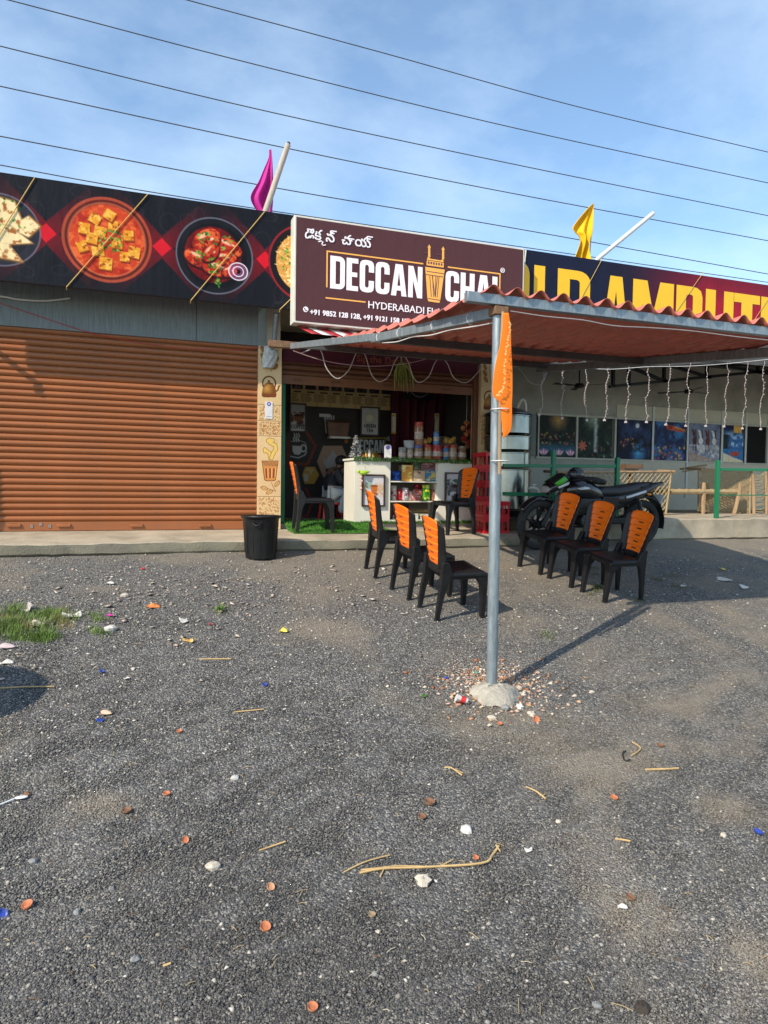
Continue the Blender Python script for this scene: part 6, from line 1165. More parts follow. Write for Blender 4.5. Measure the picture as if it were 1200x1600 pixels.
crate(4.592, 8.41, -.640, .02, 'red crate at the front, bottom of the short stack behind the post'); crate(4.597, 8.41, -.4205, -.02, 'red crate at the front, top of the short two crate stack')
for k in range(5): crate(4.755 + .006 * math.sin(k * 3), 8.782, -.618 + k * .2195, math.pi / 2 + .02 * math.sin(k * 5), '%s red crate from the bottom in the tall stack by the shaded pillar' % ORD[k])

# ================================================================== stainless steel water tower behind the post
t = thing('water_dispenser', 'tall tiered stainless steel water dispenser behind the green railing', 'dispenser', (5.05, 8.80, -.44)); zb0 = -.44
def zz(py): return W(805, py, 8.8).z - zb0
R_ = .335
tiers = [(795, 733), (731, 707), (705, 682), (680, 650)]
for i, (pa, pb_) in enumerate(tiers):
    z0, z1 = zz(pa), zz(pb_); b = MB(); b.lathe([(R_ - .02, z0), (R_, z0 + .012), (R_, z1 - .03), (R_ + .012, z1 - .026), (R_ + .012, z1 - .016), (R_, z1 - .012), (R_ - .015, z1)], 40); b.build('tier', steel, t)
b = MB(); z1 = zz(650); b.lathe([(R_ + .008, z1 + .002), (R_, z1 + .02), (R_ * .55, z1 + .09), (.05, z1 + .12)], 36); b.build('lid', M('dull_steel', (.20, .20, .20), .4, .8), t)
hx = W(820, 640, 8.7).x - 5.05; b = MB(); b.tube(smooth_pts([(hx, -.12, zz(673)), (hx + .005, -.12, zz(640)), (hx - .02, -.12, zz(628)), (hx - .07, -.12, zz(627)), (hx - .13, -.10, zz(640))], 5), .020, 8); b.build('handle', M('ivory_pipe', (.55, .50, .40), .5), t)
b = MB(); xs1 = W(818, 700, 8.62).x - 5.05; b.obox((xs1, -.235, (zz(735) + zz(655)) / 2), (.055, .012, zz(655) - zz(735)), Matrix.Rotation(.7, 3, 'Z')); b.build('copper_strip', M('copper', (.45, .20, .09), .4, .7, var=.3), t)
b = MB(); b.lathe([(R_ * .95, zz(812)), (R_ * .95, zz(806)), (R_ * .6, zz(803)), (R_ * .7, zz(797))], 24); b.build('base', black_st, t)
for a in range(3): b = MB(); b.bar((R_ * .8 * math.cos(a * 2.1), R_ * .8 * math.sin(a * 2.1), 0), (R_ * .8 * math.cos(a * 2.1), R_ * .8 * math.sin(a * 2.1), zz(810)), .04, .04); b.build('leg', black_st, t)
t = thing('water_tap', 'ivory plastic tap on an upright pipe left of the motorbike', 'tap', W(824, 805, 8.55)); o_ = W(824, 805, 8.55); L0 = lambda px, py: W(px, py, 8.55) - o_
b = MB(); g0 = -.44 - o_.z; b.tube([Vector((L0(823, 800).x, 0, g0)), L0(823, 766)], .014, 8); b.build('pipe', M('ivory_pipe', (.55, .50, .40), .5), t)
b = MB(); b.tube([L0(823, 765), L0(829, 762), L0(838, 763.5), L0(841, 766), L0(841.5, 771)], [.017, .020, .020, .019, .016], 8); b.tube([L0(834, 762), L0(834.5, 757)], .012, 8); b.bar(L0(831, 757), L0(838, 757), .014, .012); b.build('tap_body', M('ivory_plastic', (.68, .64, .54), .4), t)
b = MB(); b.bar(W(797, 797, 8.62), W(813, 797.5, 8.62), .05, .03); tag(b.build('ledge_bar', galv), 'short pale steel bar behind the motorbike front wheel', 'bar')

# ================================================================== motorbike
fa, ra = W(839, 819.5, 7.72), W(998, 817, 7.86)
mk_ = thing('motorbike', 'black motorbike with green headlamp visor parked before the hall', 'motorbike', (0, 0, 0))
WB = (ra - fa).length; gY = 7.79; RW = .325
mid = (fa + ra) / 2; ang = math.atan2(fa.y - ra.y, fa.x - ra.x); mk_.location = (mid.x, mid.y, float(gz(gY)) + .0); mk_.rotation_euler = (-.09, 0, ang); h = WB / 2
paint = M('gloss_black_paint', (.008, .008, .010), .22, var=.1, coat=.35); tyre = M('tyre_rubber', (.018, .018, .018), .85, bump=.3, bs=80, dirt=((.10, .085, .065), .4, 9)); alloy = M('dark_alloy', (.022, .022, .024), .35, .7); engm = M('engine_metal', (.06, .06, .062), .45, .8, var=.3, vs=20); chrome = M('chrome', (.55, .56, .58), .18, 1.0)
def wheel(cx, name):
    b = MB(); b.lathe([(RW - .085, -.030), (RW - .05, -.048), (RW - .015, -.042), (RW, -.016), (RW, .016), (RW - .015, .042), (RW - .05, .048), (RW - .085, .030)], 44, (0, 0, 0), (0, 1, 0), cap0=False, cap1=False); w = b.build('wheel', tyre, mk_, (cx, 0, RW))
    b = MB(); b.lathe([(RW - .083, -.031), (RW - .10, -.028), (RW - .105, 0), (RW - .10, .028), (RW - .083, .031)], 40, (0, 0, 0), (0, 1, 0), cap0=False, cap1=False); b.lathe([(.02, -.05), (.05, -.045), (.055, 0), (.05, .045), (.02, .05)], 20, (0, 0, 0), (0, 1, 0))
    for k in range(6):
        a = k * math.pi / 3 + .3; b.bar((.05 * math.cos(a), 0, .05 * math.sin(a)), ((RW - .10) * math.cos(a + .06), 0, (RW - .10) * math.sin(a + .06)), .026, .018, up=(0, 1, 0))
    b.build('rim', alloy, w)
    if cx > 0: b = MB(); b.lathe([(.06, -.004), (.115, -.004), (.115, .004), (.06, .004)], 28, (0, -.06, 0), (0, 1, 0)); b.build('brake_disc', chrome, w)
    return w
wheel(h, 'front'); wheel(-h, 'rear')
for s_ in (-1, 1):
    b = MB(); b.tube([(h, s_ * .085, RW), (h - .11, s_ * .085, RW + .25)], .030, 12); b.tube([(h - .11, s_ * .085, RW + .25), (h - .30, s_ * .085, .98)], .019, 10, 1); b.build('fork_leg', [black_st, M('dull_fork_tube', (.09, .09, .095), .35, .8)], mk_)
    b = MB(); b.tube([(-h, s_ * .12, RW), (-.12, s_ * .09, .40)], .022, 8); b.build('swing_arm', black_st, mk_)
    b = MB(); b.lathe([(.012, 0), (.03, .02), (.03, .30), (.012, .32)], 12, (-h + .12, s_ * .135, .42), (.25, 0, 1)); b.build('rear_shock', [engm], mk_)
b = MB()
def fend(cx, a0, a1, r, w):
    def f(u, v): a = a0 + (a1 - a0) * u; t_ = 2 * v - 1; return (cx + (r - .03 * t_ * t_) * math.cos(a), w * t_, RW + (r - .03 * t_ * t_) * math.sin(a))
    return f
b.grid(fend(h, .55, 2.75, RW + .045, .065), 22, 8); b.build('front_fender', paint, mk_, solid=.006)
b = MB(); b.grid(fend(-h, 1.0, 3.35, RW + .07, .075), 22, 6); b.build('rear_fender', black_pl, mk_, solid=.006)
def body(secs, n=16, sq=2.6):                          # rounded loft along x: (x, z centre, half width, half height)
    b = MB(); V_ = []
    for x, z, hw_, hh in secs:
        for k in range(n): a = 2 * math.pi * k / n; ca, sa = math.cos(a), math.sin(a); V_.append((x, hw_ * math.copysign(abs(ca) ** (2 / sq), ca), z + hh * math.copysign(abs(sa) ** (2 / sq), sa)))
    m = len(secs); F_ = [(i * n + k, i * n + (k + 1) % n, (i + 1) * n + (k + 1) % n, (i + 1) * n + k) for i in range(m - 1) for k in range(n)]; b.add(V_, F_ + [tuple(range(n - 1, -1, -1)), tuple((m - 1) * n + k for k in range(n))]); return b
tank = body([(.50, .84, .06, .10), (.44, .86, .13, .15), (.34, .88, .165, .155), (.18, .87, .16, .155), (.04, .83, .13, .13), (-.08, .79, .10, .09)]).build('fuel_tank', paint, mk_)
for s_ in (-1, 1):
    b = MB(); b.add([(.42, s_ * .150, .90), (.30, s_ * .172, .935), (.24, s_ * .170, .925), (.36, s_ * .166, .885), (.30, s_ * .170, .89), (.22, s_ * .168, .90)], [(0, 1, 2, 3) if s_ > 0 else (3, 2, 1, 0), (3, 2, 5, 4) if s_ > 0 else (4, 5, 2, 3)]); b.build('tank_badge', M('silver_decal', (.62, .63, .66), .3), tank)
body([(-.02, .83, .09, .07), (-.10, .84, .12, .085), (-.30, .845, .14, .085), (-.50, .885, .13, .085), (-.66, .935, .115, .07), (-.78, .965, .07, .04)]).build('seat', M('seat_vinyl', (.016, .016, .018), .42, bump=.1, bs=160), mk_)
tail = body([(-.16, .70, .10, .13), (-.42, .735, .125, .13), (-.66, .83, .11, .105), (-.88, .94, .07, .05), (-1.03, 1.0, .035, .02)]).build('tail_panel', paint, mk_)
for s_ in (-1, 1):
    b = MB(); b.bar((-.40, s_ * .132, .765), (-.70, s_ * .118, .868), .006, .034); b.build('tail_stripe', M('silver_decal', (.62, .63, .66), .3), tail)
b = MB(); b.tube([(-.62, -.13, .93), (-.80, -.12, .985), (-.86, 0, 1.0), (-.80, .12, .985), (-.62, .13, .93)], .012, 8); b.build('grab_rail', black_st, mk_)
b = MB(); b.add([(-.80, -.06, .90), (-.80, .06, .90), (-1.02, .05, .62), (-1.02, -.05, .62), (-.78, -.06, .87), (-.78, .06, .87), (-.99, .05, .60), (-.99, -.05, .60)], [(0, 1, 2, 3), (7, 6, 5, 4), (0, 3, 7, 4), (1, 5, 6, 2), (2, 6, 7, 3), (0, 4, 5, 1)]); b.build('tail_flap', black_pl, mk_)
b = MB(); b.bar((-.985, 0, .66), (-1.02, 0, .80), .15, .008); b.build('number_plate', M('plate_white', (.5, .5, .5), .5), mk_)
for s_ in (-1, 1): b = MB(); b.ball((-.84, s_ * .14, .82), (.035, .022, .022), 10); b.build('indicator', M('orange_lens', (.75, .25, .02), .25), mk_)
for s_ in (-1, 1): b = MB(); b.ball((h - .16, s_ * .13, .74 - .22), (.030, .022, .030), 10); b.build('indicator', M('orange_lens', (.75, .25, .02), .25), mk_)
# engine, frame, exhaust
b = MB(); b.box(-.10, .24, -.11, .11, .30, .46); b.lathe([(.10, -.15), (.11, -.13), (.11, .13), (.10, .15)], 20, (.0, 0, .40), (0, 1, 0)); b.lathe([(.07, -.13), (.075, -.12), (.075, .12)], 18, (.20, 0, .38), (0, 1, 0)); e_ = b.build('engine', engm, mk_, bevel=.012)
for k in range(7): q_ = MB(); q_.obox((.25 + .012 * k, 0, .48 + .028 * k), (.17, .19, .009), Matrix.Rotation(.3, 3, 'Y')); q_.build('cooling_fin', engm, e_)
b = MB(); b.tube([(.42, 0, .84), (.36, 0, .60), (.33, 0, .34), (.10, 0, .29), (-.14, 0, .33)], .022, 8); b.tube([(.42, 0, .88), (.0, 0, .74), (-.3, 0, .72), (-.75, 0, .86)], .020, 8); b.tube([(-.14, 0, .33), (-.16, 0, .72)], .02, 8); b.build('frame', black_st, mk_)
b = MB(); b.tube(smooth_pts([(.33, -.06, .52), (.42, -.10, .40), (.30, -.14, .27), (.0, -.15, .25), (-.25, -.16, .28)], 5), .018, 8); b.tube([(-.25, -.16, .28), (-.32, -.16, .29), (-.78, -.17, .40), (-.83, -.17, .41)], [.02, .045, .05, .035], 14); b.build('exhaust', engm, mk_)
b = MB(); b.box(-h + .02, -.08, .095, .125, .33, .42); b.build('chain_cover', black_pl, mk_, bevel=.02)
for s_ in (-1, 1):
    b = MB(); b.add([(-.06, s_ * .13, .78), (-.34, s_ * .135, .77), (-.26, s_ * .13, .54), (-.02, s_ * .125, .56), (-.06, s_ * .10, .78), (-.34, s_ * .10, .77), (-.26, s_ * .10, .54), (-.02, s_ * .10, .56)], [(0, 1, 2, 3) if s_ > 0 else (3, 2, 1, 0), (0, 4, 5, 1), (1, 5, 6, 2), (2, 6, 7, 3), (3, 7, 4, 0)]); b.build('side_panel', paint, mk_, bevel=.01)
b = MB(); b.tube([(.02, -.26, .31), (.02, .26, .31)], .014, 8); b.build('footrest', black_st, mk_)
b = MB(); b.tube([(.0, .14, .30), (-.10, .26, .01)], .012, 8); b.build('side_stand', black_st, mk_)
# head: visor, lamp, bars, mirrors, instruments
b = body([(h - .04, .84, .03, .04), (h - .08, .87, .10, .085), (h - .18, .93, .12, .10), (h - .30, .98, .11, .085), (h - .36, 1.0, .08, .06)]); hd = b.build('headlamp_cowl', paint, mk_)
b = body([(h - .028, .845, .02, .02), (h - .045, .86, .07, .05), (h - .085, .875, .088, .062)]); b.build('headlamp', M('lamp_glass', (.30, .28, .27), .1, var=.3, vs=20), hd)
for s_ in (-1, 1):
    b = MB(); b.add([(h - .12, s_ * .108, .968), (h - .26, s_ * .116, 1.085), (h - .32, s_ * .120, 1.03), (h - .18, s_ * .124, .93)], [(0, 1, 2, 3) if s_ > 0 else (3, 2, 1, 0)]); b.build('visor_side', M('kawasaki_lime' if False else 'lime_paint', (.07, .42, .03), .3), hd, solid=.01)
    b = MB(); b.add([(h - .165, s_ * .124, .918), (h - .35, s_ * .115, 1.0), (h - .34, s_ * .115, .955), (h - .19, s_ * .124, .895)], [(0, 1, 2, 3) if s_ > 0 else (3, 2, 1, 0)]); b.build('white_stripe', M('white_gloss', (.75, .75, .75), .3), hd, solid=.01)
b = MB(); b.grid(lambda u, v: (h - .11 - .20 * v, (2 * u - 1) * .10, .97 + .13 * v + .02 * (1 - (2 * u - 1) ** 2)), 8, 6); b.build('visor_top', black_pl, hd, solid=.008)
b = MB(); b.box(h - .38, h - .28, -.09, .09, 1.02, 1.09); b.build('instrument_panel', black_pl, mk_, bevel=.015)
hb = MB(); hb.tube(smooth_pts([(h - .56, -.38, 1.03), (h - .50, -.27, 1.06), (h - .40, -.10, 1.02), (h - .40, .10, 1.02), (h - .50, .27, 1.06), (h - .56, .38, 1.03)], 5), .013, 8); hbo = hb.build('handlebar', black_st, mk_)
for s_ in (-1, 1):
    b = MB(); b.tube([(h - .52, s_ * .29, 1.055), (h - .565, s_ * .41, 1.025)], .020, 10); b.build('grip', black_pl, hbo)
    b = MB(); b.tube([(h - .50, s_ * .26, 1.07), (h - .44, s_ * .42, 1.05)], .006, 6); b.build('lever', chrome, hbo)
body([(.34, .60, .06, .16), (.24, .66, .11, .16), (.05, .66, .12, .15), (-.14, .64, .12, .15), (-.34, .67, .11, .14), (-.60, .73, .10, .10), (-.85, .83, .07, .05)]).build('air_box', M('satin_black', (.010, .010, .011), .5), mk_)
SQ = .84
for ch in [o for o in bpy.data.objects if o.parent == mk_ and not o.name.startswith(('wheel', 'front_fender', 'rear_fender', 'swing_arm', 'chain_cover', 'engine'))]:
    sx_ = 1.19 if ch.name.startswith(('seat', 'tail', 'grab_rail', 'number_plate')) else 1.0
    ch.scale = (sx_, 1, SQ); ch.location = (-.0 if sx_ == 1 else .03, 0, RW * (1 - SQ))
def on_bike(x, y, z):
    z = RW + (z - RW) * SQ; return Matrix.Translation(mk_.location) @ mk_.rotation_euler.to_matrix().to_4x4() @ Vector((x, y, z))
t = thing('helmet', 'black helmet with a grey visor resting on the motorbike handlebar', 'helmet', on_bike(.34, .02, 1.02)); t.rotation_euler = (0, 0, ang); t.scale = (.84, .84, .80)
b = MB(); b.ball((0, 0, .085), (.135, .115, .125), 22); b.build('shell', paint, t); b = MB(); b.grid(lambda u, v: (.139 * math.cos((u - .5) * 1.9) * math.sin(1.15 + v * .75), .120 * math.sin((u - .5) * 1.9) * math.sin(1.15 + v * .75) * 1.02, .085 + .130 * math.cos(1.15 + v * .75)), 14, 8); b.build('visor', M('grey_visor', (.05, .052, .058), .12), t, solid=.004)
t = tag(body([(.26, 1.02, .06, .02), (.20, 1.03, .14, .045), (.02, 1.02, .15, .055), (-.08, 1.0, .13, .05), (-.13, .985, .05, .02)]).build('tank_bag', M('black_fabric', (.014, .014, .015), .8, bump=.3, bs=120), None, mk_.location), 'soft black bag lying on the motorbike tank', 'bag'); t.rotation_euler = mk_.rotation_euler; t.scale = (1, 1, SQ); t.location = on_bike(0, 0, 0)
# ================================================================== loose chips: real stones, dense near the camera
def rock_field(name, n, sizef, seed, ramp, label, kind_='stuff', y0=1.45, y1=7.95, lift=.25, flatk=.7, maskf=None, centre=None):
    g = np.random.default_rng(seed); P = []
    m = n * 6
    # uniform over the ground, thinned with distance so that the near yard is covered
    py = 855 + (1640 - 855) * g.random(m) ** .80; px = -60 + 1320 * g.random(m)
    d = ((px - 600) / FOC)[:, None] * CR + ((py - 800) / FOC)[:, None] * CD + CF
    lo = np.full(m, .5); hi = np.full(m, 40.0)
    for _ in range(36):
        md = (lo + hi) / 2; below = d[:, 2] * md > gz(d[:, 1] * md); lo = np.where(below, md, lo); hi = np.where(below, hi, md)
    pts = d * lo[:, None]
    if centre: pts[:, 0] = centre[0] + g.normal(0, centre[2], m) * centre[3]; pts[:, 1] = centre[1] + g.normal(0, centre[2], m)
    ok = (pts[:, 1] < y1)
    if maskf is not None: ok &= g.random(m) < maskf(pts)
    pts = pts[ok][:n]; k = len(pts); s = sizef(g, pts)
    base = np.array([(1, 0, 0), (0, 1, 0), (-1, 0, 0), (0, -1, 0), (0, 0, 1.0), (0, 0, -1.0)]); F6 = np.array([(0, 1, 4), (1, 2, 4), (2, 3, 4), (3, 0, 4), (1, 0, 5), (2, 1, 5), (3, 2, 5), (0, 3, 5)])
    V = base[None] * (1 + (g.random((k, 6, 1)) - .5) * .7) + (g.random((k, 6, 3)) - .5) * .45; sc3 = np.stack([1 + .5 * g.random(k), .75 + .4 * g.random(k), flatk * (.6 + .6 * g.random(k))], 1)
    V *= sc3[:, None, :]
    # random tumble then turn about Z
    a = g.random(k) * 6.283; tl = (g.random(k) - .5) * .9; ca, sa, ct_, st_ = np.cos(a), np.sin(a), np.cos(tl), np.sin(tl)
    x, y, z = V[..., 0], V[..., 1], V[..., 2]; x2 = x * ct_[:, None] + z * st_[:, None]; z2 = -x * st_[:, None] + z * ct_[:, None]; V = np.stack([x2 * ca[:, None] - y * sa[:, None], x2 * sa[:, None] + y * ca[:, None], z2], -1)
    V = V * (s / 2)[:, None, None]; base_z = gz(pts[:, 1]); V += np.stack([pts[:, 0], pts[:, 1], base_z + s * lift * .5], 1)[:, None, :]
    F = (F6[None] + (np.arange(k) * 6)[:, None, None]).reshape(-1, 3); me = bpy.data.meshes.new(name); me.vertices.add(k * 6); me.vertices.foreach_set('co', V.reshape(-1)); nf = len(F); me.loops.add(nf * 3); me.loops.foreach_set('vertex_index', F.reshape(-1).astype(np.int32)); me.polygons.add(nf); me.polygons.foreach_set('loop_start', np.arange(0, nf * 3, 3, dtype=np.int32)); me.update(calc_edges=True)
    at = me.color_attributes.new('Col', 'FLOAT_COLOR', 'POINT'); r = g.random(k); ramp = np.array(ramp, float); idx = np.interp(r, np.linspace(0, 1, len(ramp)), np.arange(len(ramp))); i0 = np.clip(idx.astype(int), 0, len(ramp) - 2); col = ramp[i0] + (ramp[i0 + 1] - ramp[i0]) * (idx - i0)[:, None]; col = col * (.85 + .3 * g.random((k, 1)))
    c4 = np.ones((k, 6, 4)); c4[:, :, :3] = col[:, None, :]; at.data.foreach_set('color', c4.reshape(-1).astype(np.float32)); me.materials.append(MP('dusty_chip' if 'chip' in label and 'mortar' not in label else 'stone_chip', .88)); o = bpy.data.objects.new(name, me); C.objects.link(o); return tag(o, label, 'gravel' if 'chip' in label else 'pebbles', kind=kind_)
gray = [(.052, .051, .050), (.070, .069, .067), (.090, .088, .085), (.112, .109, .103), (.140, .135, .125), (.182, .172, .155), (.27, .25, .215)]
nd = np.random.default_rng(77).random((40, 40))
def patch(p):
    u = np.clip((p[:, 0] + 3) * 2.6, 0, 38.9); v = np.clip(p[:, 1] * 4.2, 0, 38.9); i, j = u.astype(int), v.astype(int); fu, fv = u - i, v - j; fu = fu * fu * (3 - 2 * fu); fv = fv * fv * (3 - 2 * fv)
    return (nd[i, j] * (1 - fu) + nd[i + 1, j] * fu) * (1 - fv) + (nd[i, j + 1] * (1 - fu) + nd[i + 1, j + 1] * fu) * fv
rock_field('gravel', 190000, lambda g, p: .0064 + .0072 * g.random(len(p)) ** 2, 1, gray, 'dark grey stone chip gravel covering the yard', maskf=lambda p: np.clip(1.15 - .75 * patch(p) * (.35 + .65 * np.clip((p[:, 0] - .2) / 1.2, 0, 1)) - np.clip((p[:, 1] - 6.0) / 2.4, 0, .75), .05, 1))
rock_field('gravel', 5000, lambda g, p: .012 + .010 * g.random(len(p)) ** 3, 2, [(.07, .07, .075), (.12, .12, .12), (.2, .19, .175), (.3, .28, .25)], 'larger grey stone chips lying on the finer chips', flatk=.6)
rock_field('pebbles', 13000, lambda g, p: (.0058 + .020 * g.random(len(p)) ** 4.6) * np.clip(p[:, 1] / 5, .9, 1.35), 3, [(.24, .20, .15), (.34, .30, .24), (.45, .41, .34), (.56, .53, .48)], 'pale crumbs of stone and mortar scattered over the yard', flatk=.55, maskf=lambda p: np.clip(.04 + (p[:, 1] - 3.2) * .30, .035, 1))
rock_field('pebbles', 420, lambda g, p: .018 + .040 * g.random(len(p)) ** 2.2, 8, [(.30, .25, .19), (.42, .34, .27), (.50, .44, .37), (.46, .32, .25), (.58, .55, .5)], 'flat pale flakes of stone and paper lying in the left yard', flatk=.16, lift=.5, centre=(.7, 6.3, .55, 1.7))
rock_field('pebbles', 160, lambda g, p: .012 + .03 * g.random(len(p)) ** 2.2, 9, [(.30, .25, .19), (.42, .34, .27), (.50, .44, .37), (.58, .55, .5)], 'flat pale flakes of stone lying between the chairs and the post', flatk=.16, lift=.5, centre=(2.9, 5.2, .6, 1.7))
# rubble round the canopy footing and pale chips by the step
def near(cx, cy, r): return lambda p: np.exp(-(((p[:, 0] - cx) / r) ** 2 + ((p[:, 1] - cy) / r) ** 2) * 1.5)
rub = [(.36, .12, .05), (.42, .26, .15), (.52, .42, .30), (.58, .52, .44), (.40, .16, .07), (.6, .56, .5)]
rock_field('pebbles', 750, lambda g, p: .012 + .030 * g.random(len(p)) ** 2.5, 4, rub, 'broken brick and mortar rubble round the canopy footing', flatk=.55, centre=(PX + .08, PY + .06, .19, 1.2))
rock_field('pebbles', 1500, lambda g, p: .006 + .008 * g.random(len(p)), 5, rub, 'reddish brick crumbs behind the canopy footing', flatk=.5, centre=(PX + .08, PY + .24, .13, 1.6))
rock_field('pebbles', 500, lambda g, p: .014 + .03 * g.random(len(p)) ** 2, 6, [(.28, .24, .19), (.40, .34, .27), (.5, .45, .38)], 'pale mortar crumbs along the foot of the concrete step', flatk=.5, maskf=lambda p: np.exp(-np.abs(p[:, 1] - 7.6) * 4) * (p[:, 0] < 2.5))
# fine straw and leaf crumbs that nobody would count
r_ = random.Random(12); b = MB()
for i in range(420):
    py = 862 + 720 * r_.random() ** 1.6; p = G(r_.uniform(-20, 1220), py, .006); a = r_.uniform(0, 3.14); L_ = r_.uniform(.012, .05) * (.8 if i % 9 else 1.6); d = Vector((math.cos(a), math.sin(a), r_.uniform(-.05, .1))) * L_; b.tube([p - d / 2, p + Vector((0, 0, .004)), p + d / 2], .0013, 4, mi=i % 3)
tag(b.build('straw_litter', [M('straw_bits', (.42, .31, .16), .9), M('brown_bits', (.17, .10, .05), .9), M('pale_bits', (.50, .44, .33), .9)]), 'fine crumbs of straw and dry stem strewn over the chips', 'litter', kind='stuff')
# ------------------------------------------------------------------ individual litter
pale = M('pale_stone', (.50, .44, .36), .9, var=.15, vs=20, bump=.4); greys = M('grey_stone', (.22, .22, .215), .9, var=.2, vs=20, bump=.4); clay = M('terracotta', (.50, .17, .075), .75, var=.2, vs=30); claybr = M('brown_clay', (.20, .10, .055), .8, var=.25, vs=30); paperw = M('white_paper', (.56, .54, .50), .75, var=.25, vs=50, dirt=((.28, .25, .2), .5, 60)); straw = M('dry_straw', (.50, .34, .15), .8, var=.2, vs=20); bluep = M('blue_cap_plastic', (.02, .06, .38), .45, dirt=((.12, .12, .14), .5, 60))
def stone(px, py, w, label, m=pale, seed=0):
    p = G(px, py); d = np.dot(np.array(p), CF); s = w / FOC * d; b = MB(); b.ball((0, 0, 0), (s * .5, s * .42, s * .30), 8, noise=.45, seed=seed); o = b.build('stone', m, None, p + Vector((0, 0, s * .14)), smooth=25); o.rotation_euler = (0, 0, seed); return tag(o, label, 'stone')
def cap(px, py, w, label, m=clay, tilt=(.2, .1)):
    p = G(px, py); d = np.dot(np.array(p), CF); r = w / FOC * d / 2; b = MB(); b.lathe([(r * .72, 0), (r * .95, r * .18), (r, r * .5), (r * 1.0, r * .56), (r * .86, r * .52), (r * .6, r * .22), (0.0004, r * .20)], 22, cap1=False); b.lathe([(r * .30, r * .215), (r * .36, r * .27), (r * .42, r * .22)], 16, cap0=False, cap1=False); o = b.build('clay_cap', m, None, p + Vector((0, 0, .006))); o.rotation_euler = (tilt[0], tilt[1], 0); return tag(o, label, 'cap')
def scrap(px, py, w, label, m=paperw, seed=0, asp=.7, crumple=.25, name='paper_scrap', cat='litter'):
    p = G(px, py); d = np.dot(np.array(p), CF); s = w / FOC * d; r_ = random.Random(seed); ph = r_.uniform(0, 6); b = MB()
    b.grid(lambda u, v: ((u - .5) * s * (1 + .15 * math.sin(v * 5 + ph)), (v - .5) * s * asp * (1 + .2 * math.sin(u * 6 + ph)), s * crumple * (.5 + .5 * math.sin(u * 5 + v * 4 + ph)) * (.3 + v * .7)), 9, 7); o = b.build(name, m, None, p + Vector((0, 0, .008)), smooth=45, solid=.0012); o.rotation_euler = (r_.uniform(-.1, .2), 0, r_.uniform(-1, 1)); return tag(o, label, cat)
def twig(pts, r, label, m=straw, forks=(), name='twig'):
    P = [G(*p, .006 + .006 * (i % 2)) for i, p in enumerate(pts)]; b = MB(); r0 = r[0] if isinstance(r, list) else r; b.tube(smooth_pts(P, 4), r0, 6)
    for f in forks: Q = [G(*p, .010) for p in f]; b.tube(Q, [r0 * .8] + [r0 * .5] * (len(Q) - 1), 5)
    return tag(b.build(name, m), label, 'twig')
stone(661, 1380, 30, 'biggest pale stone, just below the long dry stalk', pale, 1)
stone(730, 1300, 22, 'white chalky stone above the end of the long dry stalk', paperw, 2)
stone(332, 1357, 24, 'flat pale yellow stone chip left of the long dry stalk', pale, 3)
stone(212, 1501, 18, 'grey stone in the lower left, below the two clay caps', greys, 4); stone(121, 1426, 14, 'light grey stone right of the leftmost clay cap', greys, 5); stone(52, 1348, 15, 'dark grey stone near the left edge above the blue cap', greys, 6); stone(367, 1217, 15, 'round whitish pebble above the middle of the left yard', paperw, 7); stone(174, 1390, 12, 'small light grey stone beside the flat pale chip', greys, 8)
stone(932, 1573, 16, 'pale grey stone in the lower right, left of the dark clod', greys, 9); stone(1130, 1306, 11, 'whitish pebble left of the blue bottle cap on the right', pale, 10); stone(872, 1285, 10, 'cream pebble right of the white chalky stone', pale, 11); stone(586, 1524, 12, 'grey stone near the bottom centre', greys, 12)
stone(173, 985, 20, 'flat white stone right of the grass tuft', paperw, 13); stone(830, 1118, 16, 'pale stone right of the canopy footing', pale, 14); stone(768, 1124, 14, 'cream stone in front of the canopy footing', pale, 15); stone(925, 1083, 10, 'cream stone lying off to the right of the footing rubble', pale, 16); stone(812, 1106, 15, 'whitish mortar lump touching the canopy footing', paperw, 17); stone(790, 1108, 16, 'grey lump at the right of the canopy footing', greys, 18)
stone(195, 932, 14, 'pale flat stone between grass tuft and orange wrapper', pale, 19); stone(590, 1457, 9, 'small cream pebble below the biggest pale stone', pale, 20)
cap(414, 1452, 17, 'clay cap lying open in the lower left, nearest the long dry stalk', clay, (.35, .15)); cap(43, 1418, 17, 'clay cap near the left edge beside the blue cap', clay, (.2, -.2)); cap(488, 1578, 17, 'clay cap at the bottom centre edge of the view', clay, (.15, .1)); cap(422, 1389, 13, 'pale clay cap lying above the open clay cap', M('pale_terracotta', (.55, .28, .15), .8), (.5, .3)); cap(959, 1249, 12, 'clay cap in the right yard beside a pale chip', clay, (.2, .2)); cap(743, 1343, 10, 'small clay cap touching the long dry stalk', clay, (.3, .2)); cap(671, 1257, 17, 'dark brown clay cap, upper of two above the long dry stalk', claybr, (.1, .1)); cap(659, 1279, 13, 'dark brown clay cap, lower of two above the long dry stalk', claybr, (.2, .1)); cap(260, 1243, 11, 'orange brown clay cap in the left yard', clay, (.1, .1)); cap(837, 1126, 11, 'round clay cap right of the canopy footing', clay, (.9, .1)); cap(289, 1315, 11, 'clay cap standing on edge left of the long stalk', clay, (.8, .2)); cap(984, 1406, 15, 'brown clay cap in the right foreground', claybr, (.2, .3)); cap(198, 1270, 14, 'flat brown clay cap in the left foreground', claybr, (.1, 0)); cap(781, 1133, 9, 'small clay cap before the cream stone by the footing', clay, (.1, .1)); cap(1032, 1167, 11, 'brown clay cap near the short straw on the right', claybr, (.1, .1)); cap(280, 1145, 9, 'small clay cap in the middle of the left yard', clay, (.1, .1)); cap(581, 1433, 12, 'dusty tan clay cap below the biggest stone', M('tan_clay', (.30, .22, .13), .9), (.05, .05))
